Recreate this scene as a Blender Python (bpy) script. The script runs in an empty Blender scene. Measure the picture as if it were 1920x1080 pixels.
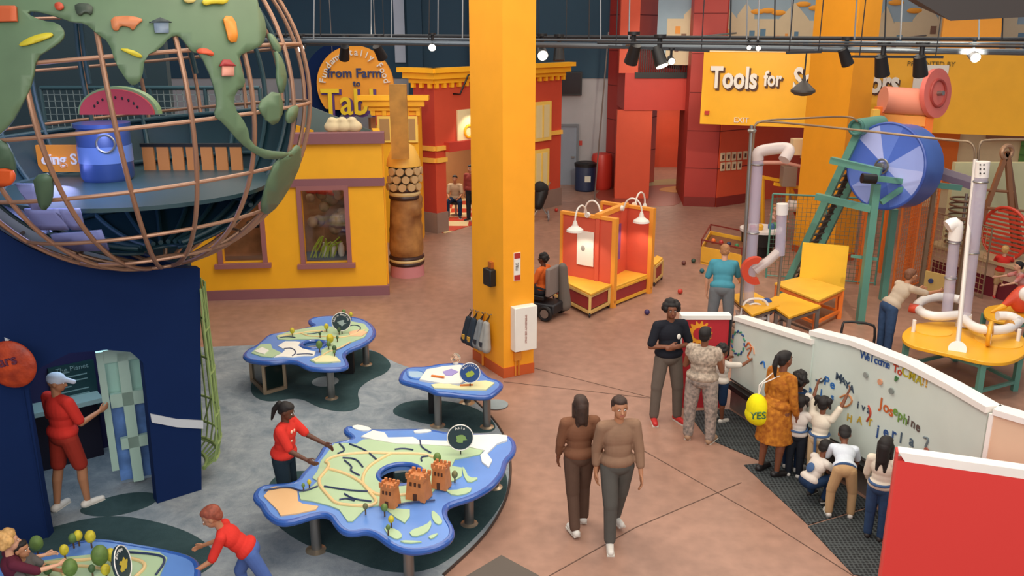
import bpy, bmesh, math, random
from mathutils import Vector, Matrix, Quaternion
random.seed(7)
R = math.radians
SC = bpy.context.scene
COL = SC.collection
# ---------------------------------------------------------------- camera
F, CH, PITCH = 1650.0, 5.4, R(16.5)
CP, SP = math.cos(PITCH), math.sin(PITCH)
cam_d = bpy.data.cameras.new('camera'); cam_d.sensor_width = 36; cam_d.lens = F/1920*36
cam_d.clip_start = .05; cam_d.clip_end = 200
cam = bpy.data.objects.new('camera', cam_d); COL.objects.link(cam)
cam.location = (0, 0, CH); cam.rotation_euler = (R(90)-PITCH, 0, 0)
SC.camera = cam
# ---------------------------------------------------------------- world, exposure
SC.view_settings.view_transform = 'Standard'; SC.view_settings.look = 'None'
SC.view_settings.gamma = 1; SC.view_settings.use_curve_mapping = False
SC.view_settings.exposure = -0.25
w = bpy.data.worlds.new('world'); SC.world = w; w.use_nodes = True
bg = w.node_tree.nodes['Background']; bg.inputs[0].default_value = (.80, .84, 1.0, 1); bg.inputs[1].default_value = .42
def area(x, y, z, sx, sy, power, color, tx=0, ty=0, spread=180, aim=None, name='ceiling_and_fill_light'):
    d = bpy.data.lights.new(name, 'AREA'); d.shape = 'RECTANGLE'; d.size = sx; d.size_y = sy
    d.energy = power; d.color = color; d.spread = R(spread)
    o = bpy.data.objects.new(name, d); COL.objects.link(o); o.location = (x, y, z)
    if aim is not None: o.rotation_euler = (Vector(aim)-Vector((x, y, z))).to_track_quat('-Z', 'Y').to_euler()
    else: o.rotation_euler = (R(tx), R(ty), 0)
    return o
def spot(p, aim, power, color, deg=40, blend=.6, r=.08, name='warm_spot_light'):
    d = bpy.data.lights.new(name, 'SPOT'); d.energy = power; d.color = color
    d.spot_size = R(deg); d.spot_blend = blend; d.shadow_soft_size = r
    o = bpy.data.objects.new(name, d); COL.objects.link(o); o.location = p
    o.rotation_euler = (Vector(aim)-Vector(p)).to_track_quat('-Z', 'Y').to_euler()
    return o
WARM = (1, .87, .69); NEUT = (1, .95, .88)
area(2, 9, 9.2, 9, 6, 650, WARM)
area(6, 17, 9.2, 8, 6, 600, WARM)
area(-3, 12, 9.2, 5, 6, 520, NEUT)
area(-4, 20, 9.2, 6, 4, 300, WARM)
area(5, 27, 9.2, 8, 4, 260, WARM)
area(0, 3, 9.2, 10, 4, 250, NEUT)
area(1, -3, 7.5, 16, 4, 1350, NEUT, aim=(1.5, 18, 2))  # added fill from behind the camera to brighten upright surfaces
# ---------------------------------------------------------------- pixel rays (1920x1080) to points of the place
def ray(px, py):
    u = (px-960)/F; v = (py-540)/F
    return Vector((u, CP-v*SP, -SP-v*CP))
CAM = Vector((0, 0, CH))
def G(px, py, z=0.0):
    d = ray(px, py); return CAM+d*((z-CH)/d.z)
def AY(px, py, Y):
    d = ray(px, py); return CAM+d*(Y/d.y)
def ON(px, py, P, N):
    d = ray(px, py); return CAM+d*((P-CAM).dot(N)/d.dot(N))
def px_of(p):
    q = Vector(p)-CAM; dep = q.y*CP-q.z*SP
    return 960+F*q.x/dep, 540+F*(-q.z*CP-q.y*SP)/dep
# ---------------------------------------------------------------- materials
def lin(c): return c/12.92 if c <= .04045 else ((c+.055)/1.055)**2.4
def col(h):
    if isinstance(h, str):
        h = h.lstrip('#'); return tuple(lin(int(h[i:i+2], 16)/255) for i in (0, 2, 4))+(1,)
    return tuple(h)+(1,)
_M = {}
def mat(name, c, rough=.6, metal=0, noise=None, emis=0, alpha=None, trans=0, coat=0, bump=0, bscale=60, c2=None, spec=.5):
    if name in _M: return _M[name]
    m = bpy.data.materials.new(name); m.use_nodes = True; _M[name] = m
    nt = m.node_tree; b = nt.nodes['Principled BSDF']
    c = col(c); b.inputs['Base Color'].default_value = c
    b.inputs['Roughness'].default_value = rough; b.inputs['Metallic'].default_value = metal
    b.inputs['Specular IOR Level'].default_value = spec
    if coat: b.inputs['Coat Weight'].default_value = coat; b.inputs['Coat Roughness'].default_value = .12
    if trans: b.inputs['Transmission Weight'].default_value = trans
    if alpha is not None: b.inputs['Alpha'].default_value = alpha
    if emis: b.inputs['Emission Color'].default_value = c; b.inputs['Emission Strength'].default_value = emis
    tc = None
    if noise is None and not emis and alpha is None: noise = (3, .03)
    if noise:
        tc = nt.nodes.new('ShaderNodeTexCoord')
        n = nt.nodes.new('ShaderNodeTexNoise'); n.inputs['Scale'].default_value = noise[0]; n.inputs['Detail'].default_value = 6
        nt.links.new(tc.outputs['Object'], n.inputs['Vector'])
        r = nt.nodes.new('ShaderNodeValToRGB'); a = noise[1]
        r.color_ramp.elements[0].position = .3; r.color_ramp.elements[1].position = .7
        if c2: k0 = c; k1 = col(c2)
        else: k0 = tuple(x*(1-a) for x in c[:3])+(1,); k1 = tuple(min(1, x*(1+a)) for x in c[:3])+(1,)
        r.color_ramp.elements[0].color = k0; r.color_ramp.elements[1].color = k1
        nt.links.new(n.outputs['Fac'], r.inputs['Fac']); nt.links.new(r.outputs['Color'], b.inputs['Base Color'])
    if bump:
        if tc is None: tc = nt.nodes.new('ShaderNodeTexCoord')
        n2 = nt.nodes.new('ShaderNodeTexNoise'); n2.inputs['Scale'].default_value = bscale; n2.inputs['Detail'].default_value = 4
        nt.links.new(tc.outputs['Object'], n2.inputs['Vector'])
        bp = nt.nodes.new('ShaderNodeBump'); bp.inputs['Strength'].default_value = bump; bp.inputs['Distance'].default_value = .02
        nt.links.new(n2.outputs['Fac'], bp.inputs['Height']); nt.links.new(bp.outputs['Normal'], b.inputs['Normal'])
    return m
# ---------------------------------------------------------------- mesh builder
def frame(d):
    d = Vector(d).normalized(); up = Vector((0, 0, 1)) if abs(d.z) < .99 else Vector((0, 1, 0))
    x = up.cross(d).normalized(); y = d.cross(x); return x, y, d
def rz(a): return Matrix.Rotation(a, 3, 'Z')
class MB:
    def __init__(s): s.v = []; s.f = []; s.mi = []; s.k = 0
    def add(s, vs, fs):
        o = len(s.v); s.v += [tuple(p) for p in vs]; s.f += [[i+o for i in f] for f in fs]; s.mi += [s.k]*len(fs); return s
    def box(s, c, size, M=None):
        c = Vector(c); hx, hy, hz = [q/2 for q in size]
        vs = [Vector((x, y, z)) for z in (-hz, hz) for y in (-hy, hy) for x in (-hx, hx)]
        if M is not None: vs = [M @ p for p in vs]
        return s.add([c+p for p in vs], [(0, 2, 3, 1), (4, 5, 7, 6), (0, 1, 5, 4), (2, 6, 7, 3), (0, 4, 6, 2), (1, 3, 7, 5)])
    def bar(s, p, q, w, h=None):
        h = h or w; p = Vector(p); q = Vector(q); x, y, d = frame(q-p); L = (q-p).length
        return s.box((p+q)/2, (w, h, L), Matrix((x, y, d)).transposed())
    def tube(s, pts, r, n=8, closed=False):
        pts = [Vector(p) for p in pts]; m = len(pts); rs = r if isinstance(r, (list, tuple)) else [r]*m
        vs = []; fs = []; px = None
        for i, p in enumerate(pts):
            if closed: d = pts[(i+1) % m]-pts[i-1]
            else: d = pts[min(i+1, m-1)]-pts[max(i-1, 0)]
            d = d.normalized() if d.length > 1e-9 else Vector((0, 0, 1))
            if px is None: x, y, _ = frame(d)
            else:
                x = (px-d*px.dot(d)); x = x.normalized() if x.length > 1e-6 else frame(d)[0]; y = d.cross(x)
            px = x
            for k in range(n):
                a = 2*math.pi*k/n; vs.append(p+x*math.cos(a)*rs[i]+y*math.sin(a)*rs[i])
        for i in range(m if closed else m-1):
            j = (i+1) % m
            for k in range(n): l = (k+1) % n; fs.append((i*n+k, i*n+l, j*n+l, j*n+k))
        if not closed: fs.append(tuple(range(n))[::-1]); fs.append(tuple(range((m-1)*n, m*n)))
        return s.add(vs, fs)
    def cyl(s, p, q, r, r2=None, n=20): return s.tube([p, q], [r, r if r2 is None else r2], n)
    def ell(s, c, rad, M=None, n=16, m=10):
        c = Vector(c); vs = []; fs = []
        if not isinstance(rad, (tuple, list)): rad = (rad,)*3
        for i in range(m+1):
            t = math.pi*i/m
            for k in range(n):
                a = 2*math.pi*k/n
                p = Vector((math.sin(t)*math.cos(a)*rad[0], math.sin(t)*math.sin(a)*rad[1], math.cos(t)*rad[2]))
                if i in (0, m) and k: continue
                vs.append(c+(M @ p if M is not None else p))
        def ix(i, k): return 0 if i == 0 else (1+(m-1)*n if i == m else 1+(i-1)*n+k % n)
        for i in range(m):
            for k in range(n):
                f = [ix(i, k), ix(i+1, k), ix(i+1, k+1), ix(i, k+1)]; g = []
                for q in f:
                    if q not in g: g.append(q)
                fs.append(g)
        return s.add(vs, fs)
    def cap(s, p, q, r1, r2=None, n=12):
        r2 = r1 if r2 is None else r2; p = Vector(p); q = Vector(q); d = q-p
        if d.length < 1e-6: return s.ell(p, r1, n=n, m=8)
        d.normalize(); pts = []; rs = []
        for t in (-90, -55, -25): pts.append(p+d*r1*math.sin(R(t))); rs.append(max(1e-4, r1*math.cos(R(t))))
        pts.append(p); rs.append(r1); pts.append(q); rs.append(r2)
        for t in (25, 55, 90): pts.append(q+d*r2*math.sin(R(t))); rs.append(max(1e-4, r2*math.cos(R(t))))
        return s.tube(pts, rs, n)
    def lathe(s, prof, o=(0, 0, 0), n=24, M=None):
        o = Vector(o); vs = []; fs = []
        for (r, z) in prof:
            for k in range(n):
                a = 2*math.pi*k/n; p = Vector((r*math.cos(a), r*math.sin(a), z)); vs.append(o+(M @ p if M is not None else p))
        for i in range(len(prof)-1):
            for k in range(n): l = (k+1) % n; fs.append((i*n+k, i*n+l, (i+1)*n+l, (i+1)*n+k))
        fs.append(tuple(range(n))[::-1]); fs.append(tuple(range((len(prof)-1)*n, len(prof)*n)))
        return s.add(vs, fs)
    def prism(s, pts, d):
        pts = [Vector(p) for p in pts]; d = Vector(d); n = len(pts)
        fs = [tuple(range(n)), tuple(range(n, 2*n))[::-1]]
        for i in range(n): j = (i+1) % n; fs.append((i, i+n, j+n, j))
        return s.add(pts+[p+d for p in pts], fs)
    def ring(s, c, N, R1, r, n=40, m=8):
        x, y, _ = frame(N); c = Vector(c)
        return s.tube([c+x*R1*math.cos(2*math.pi*i/n)+y*R1*math.sin(2*math.pi*i/n) for i in range(n)], r, m, closed=True)
    def mesh(s, name, mats, smooth=35):
        me = bpy.data.meshes.new(name); me.from_pydata(s.v, [], s.f)
        if not isinstance(mats, (list, tuple)): mats = [mats]
        for m in mats: me.materials.append(m)
        if len(mats) > 1: me.polygons.foreach_set('material_index', s.mi)
        me.update()
        bm = bmesh.new(); bm.from_mesh(me); bmesh.ops.recalc_face_normals(bm, faces=bm.faces); bm.to_mesh(me); bm.free()
        if smooth:
            me.shade_smooth(); me.set_sharp_from_angle(angle=R(smooth))
        return me
    def build(s, name, mats, parent=None, smooth=35, bevel=0):
        o = bpy.data.objects.new(name, s.mesh(name, mats, smooth)); COL.objects.link(o)
        if parent is not None:
            o.parent = parent; pw = WORLD(parent); o.matrix_parent_inverse = pw.inverted()
        if bevel:
            b = o.modifiers.new('bevel', 'BEVEL'); b.width = bevel; b.segments = 2; b.limit_method = 'ANGLE'; b.angle_limit = R(40)
        return o
def WORLD(o):
    M = o.matrix_basis.copy()
    if o.parent is not None: M = WORLD(o.parent) @ o.matrix_parent_inverse @ M
    return M
def tag(o, label=None, cat=None, group=None, kind=None):
    if label: o['label'] = label
    if cat: o['category'] = cat
    if group: o['group'] = group
    if kind: o['kind'] = kind
    return o
def thing(name, label, cat, loc=(0, 0, 0), group=None, yaw=0):
    o = bpy.data.objects.new(name, None); COL.objects.link(o); o.location = loc; o.rotation_euler = (0, 0, yaw)
    o.empty_display_size = .1
    return tag(o, label, cat, group)
def struct(name, mb, m, **k):
    return tag(mb.build(name, m, **k), kind='structure')
def dup(root, loc, yaw, label, group=None):
    def cp(o, parent):
        c = o.copy(); COL.objects.link(c); c.parent = parent
        if parent is not None: c.matrix_parent_inverse = o.matrix_parent_inverse.copy()
        for ch in o.children: cp(ch, c)
        return c
    r = cp(root, None); r.location = loc; r.rotation_euler = (0, 0, yaw); r['label'] = label
    if group: r['group'] = group
    return r
def smooth_poly(pts, it=2, closed=True):
    pts = [Vector(p) for p in pts]
    for _ in range(it):
        out = []; n = len(pts)
        for i in range(n if closed else n-1):
            a = pts[i]; b = pts[(i+1) % n]
            out += [a*.75+b*.25, a*.25+b*.75]
        if not closed: out = [pts[0]]+out+[pts[-1]]
        pts = out
    return pts
def curve_mesh(c):
    o = bpy.data.objects.new('tmp', c); COL.objects.link(o)
    dg = bpy.context.evaluated_depsgraph_get(); me = bpy.data.meshes.new_from_object(o.evaluated_get(dg))
    bpy.data.objects.remove(o); return me
def shape2d(loops, P, X, Y, thick, bevel=0, name='s'):
    """filled outline (with holes) drawn in the plane P + x X + y Y, extruded both ways along the normal; returns a MB"""
    cu = bpy.data.curves.new('c', 'CURVE'); cu.dimensions = '2D'; cu.fill_mode = 'BOTH'
    cu.extrude = max(0, thick/2-bevel); cu.bevel_depth = bevel; cu.bevel_resolution = 3; cu.offset = -bevel
    for lp in loops:
        sp = cu.splines.new('POLY'); sp.points.add(len(lp)-1); sp.use_cyclic_u = True
        for i, q in enumerate(lp): sp.points[i].co = (q[0], q[1], 0, 1)
    me = curve_mesh(cu); Z = X.cross(Y); mb = MB()
    mb.add([P+X*v.co.x+Y*v.co.y+Z*v.co.z for v in me.vertices], [tuple(p.vertices) for p in me.polygons])
    bpy.data.meshes.remove(me); bpy.data.curves.remove(cu); return mb
def text_mb(txt, P, X, Y, size, thick=.01, align='CENTER', mb=None, font_scale=1, bold=0, arc=None, shear=0, space=1):
    X = X.normalized(); Y = Y.normalized(); Z = X.cross(Y); mb = mb or MB()
    def one(t, P, X, Y, al):
        cu = bpy.data.curves.new('t', 'FONT'); cu.body = t; cu.size = size; cu.extrude = thick/2; cu.align_x = al; cu.shear = shear
        cu.space_character = space; cu.offset = bold*size; cu.resolution_u = 3
        me = curve_mesh(cu)
        mb.add([P+X*v.co.x*font_scale+Y*v.co.y+Z*v.co.z for v in me.vertices], [tuple(p.vertices) for p in me.polygons])
        bpy.data.meshes.remove(me); bpy.data.curves.remove(cu)
    if arc is None: one(txt, P, X, Y, align)
    else:
        r, a0, a1 = arc
        for i, ch in enumerate(txt):
            if ch == ' ': continue
            a = R(a0+(a1-a0)*i/max(1, len(txt)-1)); dr = X*math.cos(a)+Y*math.sin(a); tx = X*math.sin(a)-Y*math.cos(a)
            one(ch, P+dr*r, tx, dr, 'CENTER')
    return mb
def remeshed(mb, voxel, name, m, parent, smooth_it=2, extra=None):
    me = mb.mesh('tmp', m, smooth=0); o = bpy.data.objects.new('tmp', me); COL.objects.link(o)
    r = o.modifiers.new('r', 'REMESH'); r.mode = 'VOXEL'; r.voxel_size = voxel; r.use_smooth_shade = True
    if smooth_it:
        sm = o.modifiers.new('s', 'SMOOTH'); sm.factor = .5; sm.iterations = smooth_it
    if extra: extra(o)
    dg = bpy.context.evaluated_depsgraph_get(); out = bpy.data.meshes.new_from_object(o.evaluated_get(dg))
    bpy.data.objects.remove(o); bpy.data.meshes.remove(me); out.name = name
    out.materials.clear(); out.materials.append(m)
    q = bpy.data.objects.new(name, out); COL.objects.link(q)
    if parent is not None: q.parent = parent; q.matrix_parent_inverse = WORLD(parent).inverted()
    return q
UP = Vector((0, 0, 1))
SKIN = {'dark': '#5a3422', 'brown': '#7d4b32', 'tan': '#b07a58', 'fair': '#d9a384'}
def vec(t): return Vector(t).normalized()
def person(label, P, facing, h=1.7, skin='brown', lean=0, side=0, thighs=None, shins=None, arms=None, fores=None, head=(0, 0),
           top=None, top_m=None, sleeve=.5, bottom='trousers', bot_m=None, bot_len=1, shoe_m=None, hair='short', hair_m=None,
           child=False, voxel=None, detail=True, hipz=None, group=None, fat=1.0, extras=None, heads=None, face=True, cat='person', twist=0, roll=None, socks=None):
    """P: floor point under the hips; facing: degrees, 0 = +X, 90 = away from the photographer"""
    P = Vector(P); a = R(facing); fw = Vector((math.cos(a), math.sin(a), 0)); rt = Vector((math.sin(a), -math.cos(a), 0))
    Lb = Matrix((rt, fw, UP)).transposed()
    K = h/1.75; hs = heads or (1.22 if child else 1.0); lg = .92 if child else 1.0
    TH, SH, FT = .245*h*lg, .245*h*lg, .042*h
    th = thighs or ((.02, 0, -1), (-.02, 0, -1)); sh = shins or ((0, 0, -1), (0, 0, -1))     # right, left, in body axes (right, forward, up)
    hipw = .052*h*fat
    feet = []
    for i, sx in enumerate((1, -1)):
        hp = Vector((sx*hipw, 0, 0)); kn = hp+vec(th[i])*TH; an = kn+vec(sh[i])*SH; feet.append((hp, kn, an))
    z0 = -min(f[2].z for f in feet)+FT if hipz is None else hipz
    up = vec((math.sin(R(side)), math.sin(R(lean)), math.cos(R(lean))))
    pel = Vector((0, 0, z0)); TL = .285*h*(1.02 if not child else 1.0)
    tw = Matrix.Rotation(R(twist), 3, 'Z')
    srt = (tw @ Vector((1, 0, 0))); sfw = up.cross(srt)*-1
    if sfw.y < 0 and abs(lean) < 90: sfw = -sfw
    sfw = (sfw-up*sfw.dot(up)).normalized(); srt = sfw.cross(up)
    nk = pel+up*TL
    def W(p): return P+Lb @ Vector(p)
    LW = lambda M: Lb @ M
    TM = Matrix((srt, sfw, up)).transposed()
    thg = thing('person', label, cat, P, group)
    vx = voxel or max(.006, .0085*K)
    S = mat('skin_'+skin, SKIN[skin], .55, noise=(4, .04)); shm = shoe_m or mat('shoe_dark', '#2a2624', .6)
    B = MB()
    # torso
    def torso(B, g, neck=True):
        f = fat
        B.ell(W(pel+up*.03*h), ((.092*f)*h+g, (.068*f)*h+g, .075*h+g), LW(TM), 20, 12)
        B.ell(W(pel+up*.12*h+sfw*.005*h*f), ((.078*f)*h+g, (.060*f)*h+g, .095*h+g), LW(TM), 20, 12)
        B.ell(W(pel+up*.20*h), ((.095*f)*h+g, (.064*f)*h+g, .090*h+g), LW(TM), 20, 12)
        B.cap(W(nk-up*.025*h-srt*.085*h), W(nk-up*.025*h+srt*.085*h), .030*h+g, None, 12)
    torso(B, 0)
    # head
    hd = nk+up*.01*h; yaw, pit = head; HM = Matrix.Rotation(R(yaw), 3, 'Z') @ Matrix.Rotation(R(-pit), 3, 'X')
    blend = vec(up*.5+Vector((0, 0, 1))*.6) if hipz is None or lean < 70 else up
    hc = nk+blend*(.095*h+ .012*h*(hs-1)*8)+HM @ Vector((0, .012*h, 0)); HMW = Lb @ HM; q = h*hs
    def HP(x, y, z): return W(hc)+HMW @ Vector((x*q, y*q, z*q))
    B.cap(W(nk-up*.02*h), HP(0, -.008, -.035), .031*h, .029*h, 12)
    B.ell(HP(0, -.006, .012), (.044*q, .054*q, .053*q), HMW, 20, 14)
    B.ell(HP(0, .014, -.022), (.036*q, .038*q, .042*q), HMW, 18, 12)
    B.ell(HP(0, .030, -.044), (.019*q, .018*q, .014*q), HMW, 12, 8)
    B.cap(HP(0, .048, .002), HP(0, .058, -.016), .0055*q, .009*q, 8)
    for s in (1, -1): B.ell(HP(s*.044, -.004, -.004), (.007*q, .013*q, .018*q), HMW, 8, 8)
    # arms
    am = arms or ((.12, 0, -1), (-.12, 0, -1)); fo = fores or ((.02, .12, -1), (-.02, .12, -1)); UA, FA = .168*h, .142*h; arm_pts = []
    for i, s in enumerate((1, -1)):
        shp = nk-up*.028*h+srt*s*.102*h
        el = shp+vec(am[i])*UA; wr = el+vec(fo[i])*FA; arm_pts.append((shp, el, wr))
        B.cap(W(shp), W(el), .029*h*(.5+.5*fat), .021*h, 12); B.cap(W(el), W(wr), .0215*h, .0145*h, 12)
        d = vec(fo[i]); rel = (d-Vector((0, 0, 1))*0).normalized()
        n_ = Vector((s, 0, 0)); n_ = n_-d*n_.dot(d)
        if n_.length < .2: n_ = Vector((0, 0, 1))-d*d.z
        n_.normalize(); wv = d.cross(n_)          # palm plane: d (along), wv (across), n_ = back of hand
        HM2 = LW(Matrix((wv, n_, d)).transposed()); pc = wr+d*.028*h
        B.ell(W(pc), (.021*h, .0105*h, .034*h), HM2, 12, 8)
        for j in range(4):
            x = (-.015+.010*j)*h; ln = (.036, .041, .039, .030)[j]*h
            a0 = wr+d*.052*h+wv*x; a1 = a0+d*ln*.55-n_*.006*h; a2 = a1+d*ln*.42-n_*.016*h
            B.cap(W(a0), W(a1), .0052*h, .0049*h, 8); B.cap(W(a1), W(a2), .0049*h, .0043*h, 8)
        sg = 1 if (wv.y+wv.z*.3) > 0 else -1
        t0 = wr+d*.016*h+wv*sg*.017*h; t1 = t0+d*.022*h+wv*sg*.014*h-n_*.006*h
        B.cap(W(t0), W(t1), .0062*h, .0056*h, 8); B.cap(W(t1), W(t1+d*.018*h), .0056*h, .005*h, 8)
    # legs
    leg = []
    for i, s in enumerate((1, -1)):
        hp, kn, an = [Vector((0, 0, z0))+p for p in feet[i]]; leg.append((hp, kn, an))
        B.cap(W(hp), W(kn), .050*h*fat, .034*h*(.6+.4*fat), 14); m_ = kn+(an-kn)*.3
        bk = -Vector((0, 1, 0))
        B.cap(W(kn), W(m_+bk*.006*h), .033*h, .033*h*(.6+.4*fat), 12); B.cap(W(m_+bk*.006*h), W(an), .032*h, .019*h, 12)
        sd = vec(sh[i]); tf = Vector((0, 1, 0))-sd*sd.y; tf = tf.normalized() if tf.length > .3 else Vector((0, 0, 1))
        if abs(an.z-FT) > .06*h: td = tf
        else: td = Vector((s*.22, 1, 0)).normalized()
        B.cap(W(an-sd*0+sd*.018*h), W(an+sd*.022*h+td*.085*h), .021*h, .014*h, 10)
        leg[i] = (hp, kn, an, sd, td)
    remeshed(B, vx, 'body', S, thg, 2)
    # clothes
    g = .010*h
    if top_m:
        T = MB(); torso(T, g*.9); T.ell(W(pel+up*.045*h), ((.094*fat)*h+g*1.9, (.070*fat)*h+g*1.9, .06*h), LW(TM), 20, 12)
        if sleeve > 0:
            for (shp, el, wr) in arm_pts:
                t = min(1, sleeve*2); T.cap(W(shp), W(shp+(el-shp)*t), .029*h*(.5+.5*fat)+g*1.1, (.029-.008*t)*h+g*1.2, 12)
                if sleeve > .5: u = (sleeve-.5)*2; T.cap(W(el), W(el+(wr-el)*u), .0215*h+g, (.0215-.007*u)*h+g, 12)
        if bottom == 'dress': pass
        remeshed(T, max(vx, .009*K), top or 'shirt', top_m, thg, 3)
    if bot_m:
        L_ = MB(); gg = g*.9
        L_.ell(W(pel+up*.015*h), ((.092*fat)*h+gg*1.3, (.068*fat)*h+gg*1.3, .068*h+gg), LW(TM), 20, 12)
        if bottom in ('trousers', 'shorts'):
            for (hp, kn, an, sd, td) in leg:
                t = min(1, bot_len*2); L_.cap(W(hp), W(hp+(kn-hp)*t), .050*h*fat+gg, (.050-.014*t)*h*fat+gg*1.2, 14)
                if bot_len > .5: u = (bot_len-.5)*2*.95; L_.cap(W(kn), W(kn+(an-kn)*u), .035*h*fat+gg, (.035-.008*u)*h*fat+gg*1.1, 12)
        else:
            zk = leg[0][0]*.5+leg[1][0]*.5; kk = (leg[0][1]+leg[1][1])*.5
            kk = zk+(kk-zk)*bot_len*2
            d = (W(kk)-W(zk)); x, y, dd = frame(d); MMx = Matrix((x, y, dd)).transposed(); ln = d.length
            L_.lathe([(.07*h*fat, -.10*h), (.098*h*fat, 0), (.118*h*fat, ln*.6), (.128*h*fat, ln), (.10*h, ln)], W(zk), 22, MMx)
        remeshed(L_, max(vx, .009*K), bottom, bot_m, thg, 3)
    # shoes
    for i, (hp, kn, an, sd, td) in enumerate(leg):
        s_ = MB(); s_.cap(W(an+sd*.018*h-td*.022*h), W(an+sd*.022*h+td*.095*h), .027*h, .021*h, 14); s_.ell(W(an+sd*.004*h), (.024*h,)*3, None, 12, 8)
        sh_o = remeshed(s_, max(vx, .008*K), 'shoe', shm, thg, 2)
        if socks and detail: MB().cyl(W(an-sd*.035*h), W(an), .022*h, .022*h, 12).build('sock', socks, sh_o)
        if detail:
            so = MB(); n_ = sd; q0 = W(an+sd*.036*h-td*.03*h); q1 = W(an+sd*.037*h+td*.108*h); xx, yy, dd = frame(q1-q0)
            so.box((q0+q1)/2, (.046*h, .012*h, (q1-q0).length), Matrix((xx, yy, dd)).transposed()).build('sole', mat('sole_white', '#d9d4c8', .6) if detail != 'dark' else shm, sh_o)
    # hair
    hm = hair_m or mat('hair_black', '#17110f', .7, noise=(30, .3))
    if hair:
        H = MB(); sz = q
        if hair == 'cap':
            H.ell(HP(0, -.006, .024), (.050*q, .060*q, .044*q), HMW, 20, 12); H.cap(HP(0, .05, .022), HP(0, .10, .012), .018*q, .016*q, 10)
        else:
            H.ell(HP(0, -.020, .022), (.050*q, .055*q, .050*q), HMW, 20, 12); H.ell(HP(0, -.006, .045), (.044*q, .050*q, .026*q), HMW, 18, 10)
            H.ell(HP(0, -.040, -.004), (.044*q, .030*q, .042*q), HMW, 16, 10)
        if hair in ('afro', 'curly'):
            r_ = random.Random(len(label)); big = .024 if hair == 'curly' else .017
            for _ in range(46):
                aa = r_.uniform(0, 6.28); bb = r_.uniform(-.25, 1.4)
                x = math.cos(aa)*math.cos(bb)*.052; y = math.sin(aa)*math.cos(bb)*.056-.016; z = math.sin(bb)*.058+.012
                if y > .02 and z < .035: continue
                H.ell(HP(x, y, z), big*q*r_.uniform(.7, 1.1), None, 8, 6)
        if hair in ('ponytail', 'braids'):
            H.ell(HP(0, -.074, .03), (.024*q,)*3, None, 12, 8)
            H.cap(HP(0, -.076, .03), HP(.0, -.096, -.03), .022*q, .021*q, 10); H.cap(HP(.0, -.096, -.03), HP(.006, -.088, -.115), .021*q, .009*q, 10)
        if hair == 'long':
            H.cap(HP(.0, -.045, .0), HP(0, -.058, -.09), .044*q, .036*q, 14); H.cap(HP(.02, -.05, -.06), HP(.025, -.055, -.17), .026*q, .015*q, 12); H.cap(HP(-.02, -.05, -.06), HP(-.025, -.055, -.17), .026*q, .015*q, 12)
            for s in (1, -1): H.cap(HP(s*.042, -.01, .01), HP(s*.046, -.015, -.09), .017*q, .012*q, 10)
        if hair == 'bun': H.ell(HP(0, -.05, .075), (.028*q,)*3, None, 12, 8)
        if hair == 'puffs':
            for s in (1, -1): H.ell(HP(s*.050, -.025, .042), (.030*q,)*3, None, 12, 8); H.cap(HP(s*.05, -.025, .04), HP(s*.066, -.03, -.02), .018*q, .010*q, 8)
        remeshed(H, max(vx, .0065*K), 'cap' if hair == 'cap' else 'hair', hm, thg, 2)
    if face:
        for s in (1, -1):
            e_ = MB().ell(HP(s*.0175, .0455, .004), (.0078*q, .0045*q, .0042*q), HMW, 10, 8).build('eye', mat('eye_white', '#e6dfd6', .3), thg)
            MB().ell(HP(s*.0175, .0492, .004), (.0035*q, .002*q, .0036*q), HMW, 8, 6).build('iris', mat('iris_dark', '#1a100c', .3), e_)
            MB().cap(HP(s*.010, .0490, .014), HP(s*.026, .0440, .0145), .002*q, None, 6).build('eyebrow', hm, thg)
        MB().ell(HP(0, .0495, -.030), (.013*q, .004*q, .0035*q), HMW, 10, 6).build('mouth', mat('lips_'+skin, {'dark': '#6e3430', 'brown': '#8a4440', 'tan': '#b0605a', 'fair': '#c4706a'}[skin], .5), thg)
    thg['_'] = 0; del thg['_']
    return dict(o=thg, W=W, HP=HP, HMW=HMW, arms=arm_pts, legs=leg, pel=pel, nk=nk, up=up, srt=srt, sfw=sfw, LW=LW, TM=TM, h=h, fat=fat, Lb=Lb, q=q, rt=rt, fw=fw)
class Wall:
    """a vertical plane through two floor points given by pixels or vectors"""
    def __init__(s, a, b):
        s.P = Vector(a); s.X = (Vector(b)-s.P); s.X.z = 0; s.L = s.X.length; s.X.normalize(); s.Y = UP; s.N = s.X.cross(UP)   # N towards the camera when b is right of a
    def w(s, px, py): return ON(px, py, s.P, s.N)
    def l(s, px, py): q = s.w(px, py)-s.P; return (q.dot(s.X), q.z)
    def pt(s, x, z, off=0): return s.P+s.X*x+UP*z+s.N*off
    def M(s): return Matrix((s.X, -s.N, UP)).transposed()
    def slab(s, mb, x0, x1, z0, z1, off0, off1):   # off: distance in front of the plane
        return mb.box(s.pt((x0+x1)/2, (z0+z1)/2, (off0+off1)/2), (x1-x0, abs(off1-off0), z1-z0), s.M())
    def sheet(s, loops, thick, off=0, bevel=0):    # front face at off
        return shape2d(loops, s.P+s.N*(off-thick/2), s.X, UP, thick, bevel)
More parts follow.
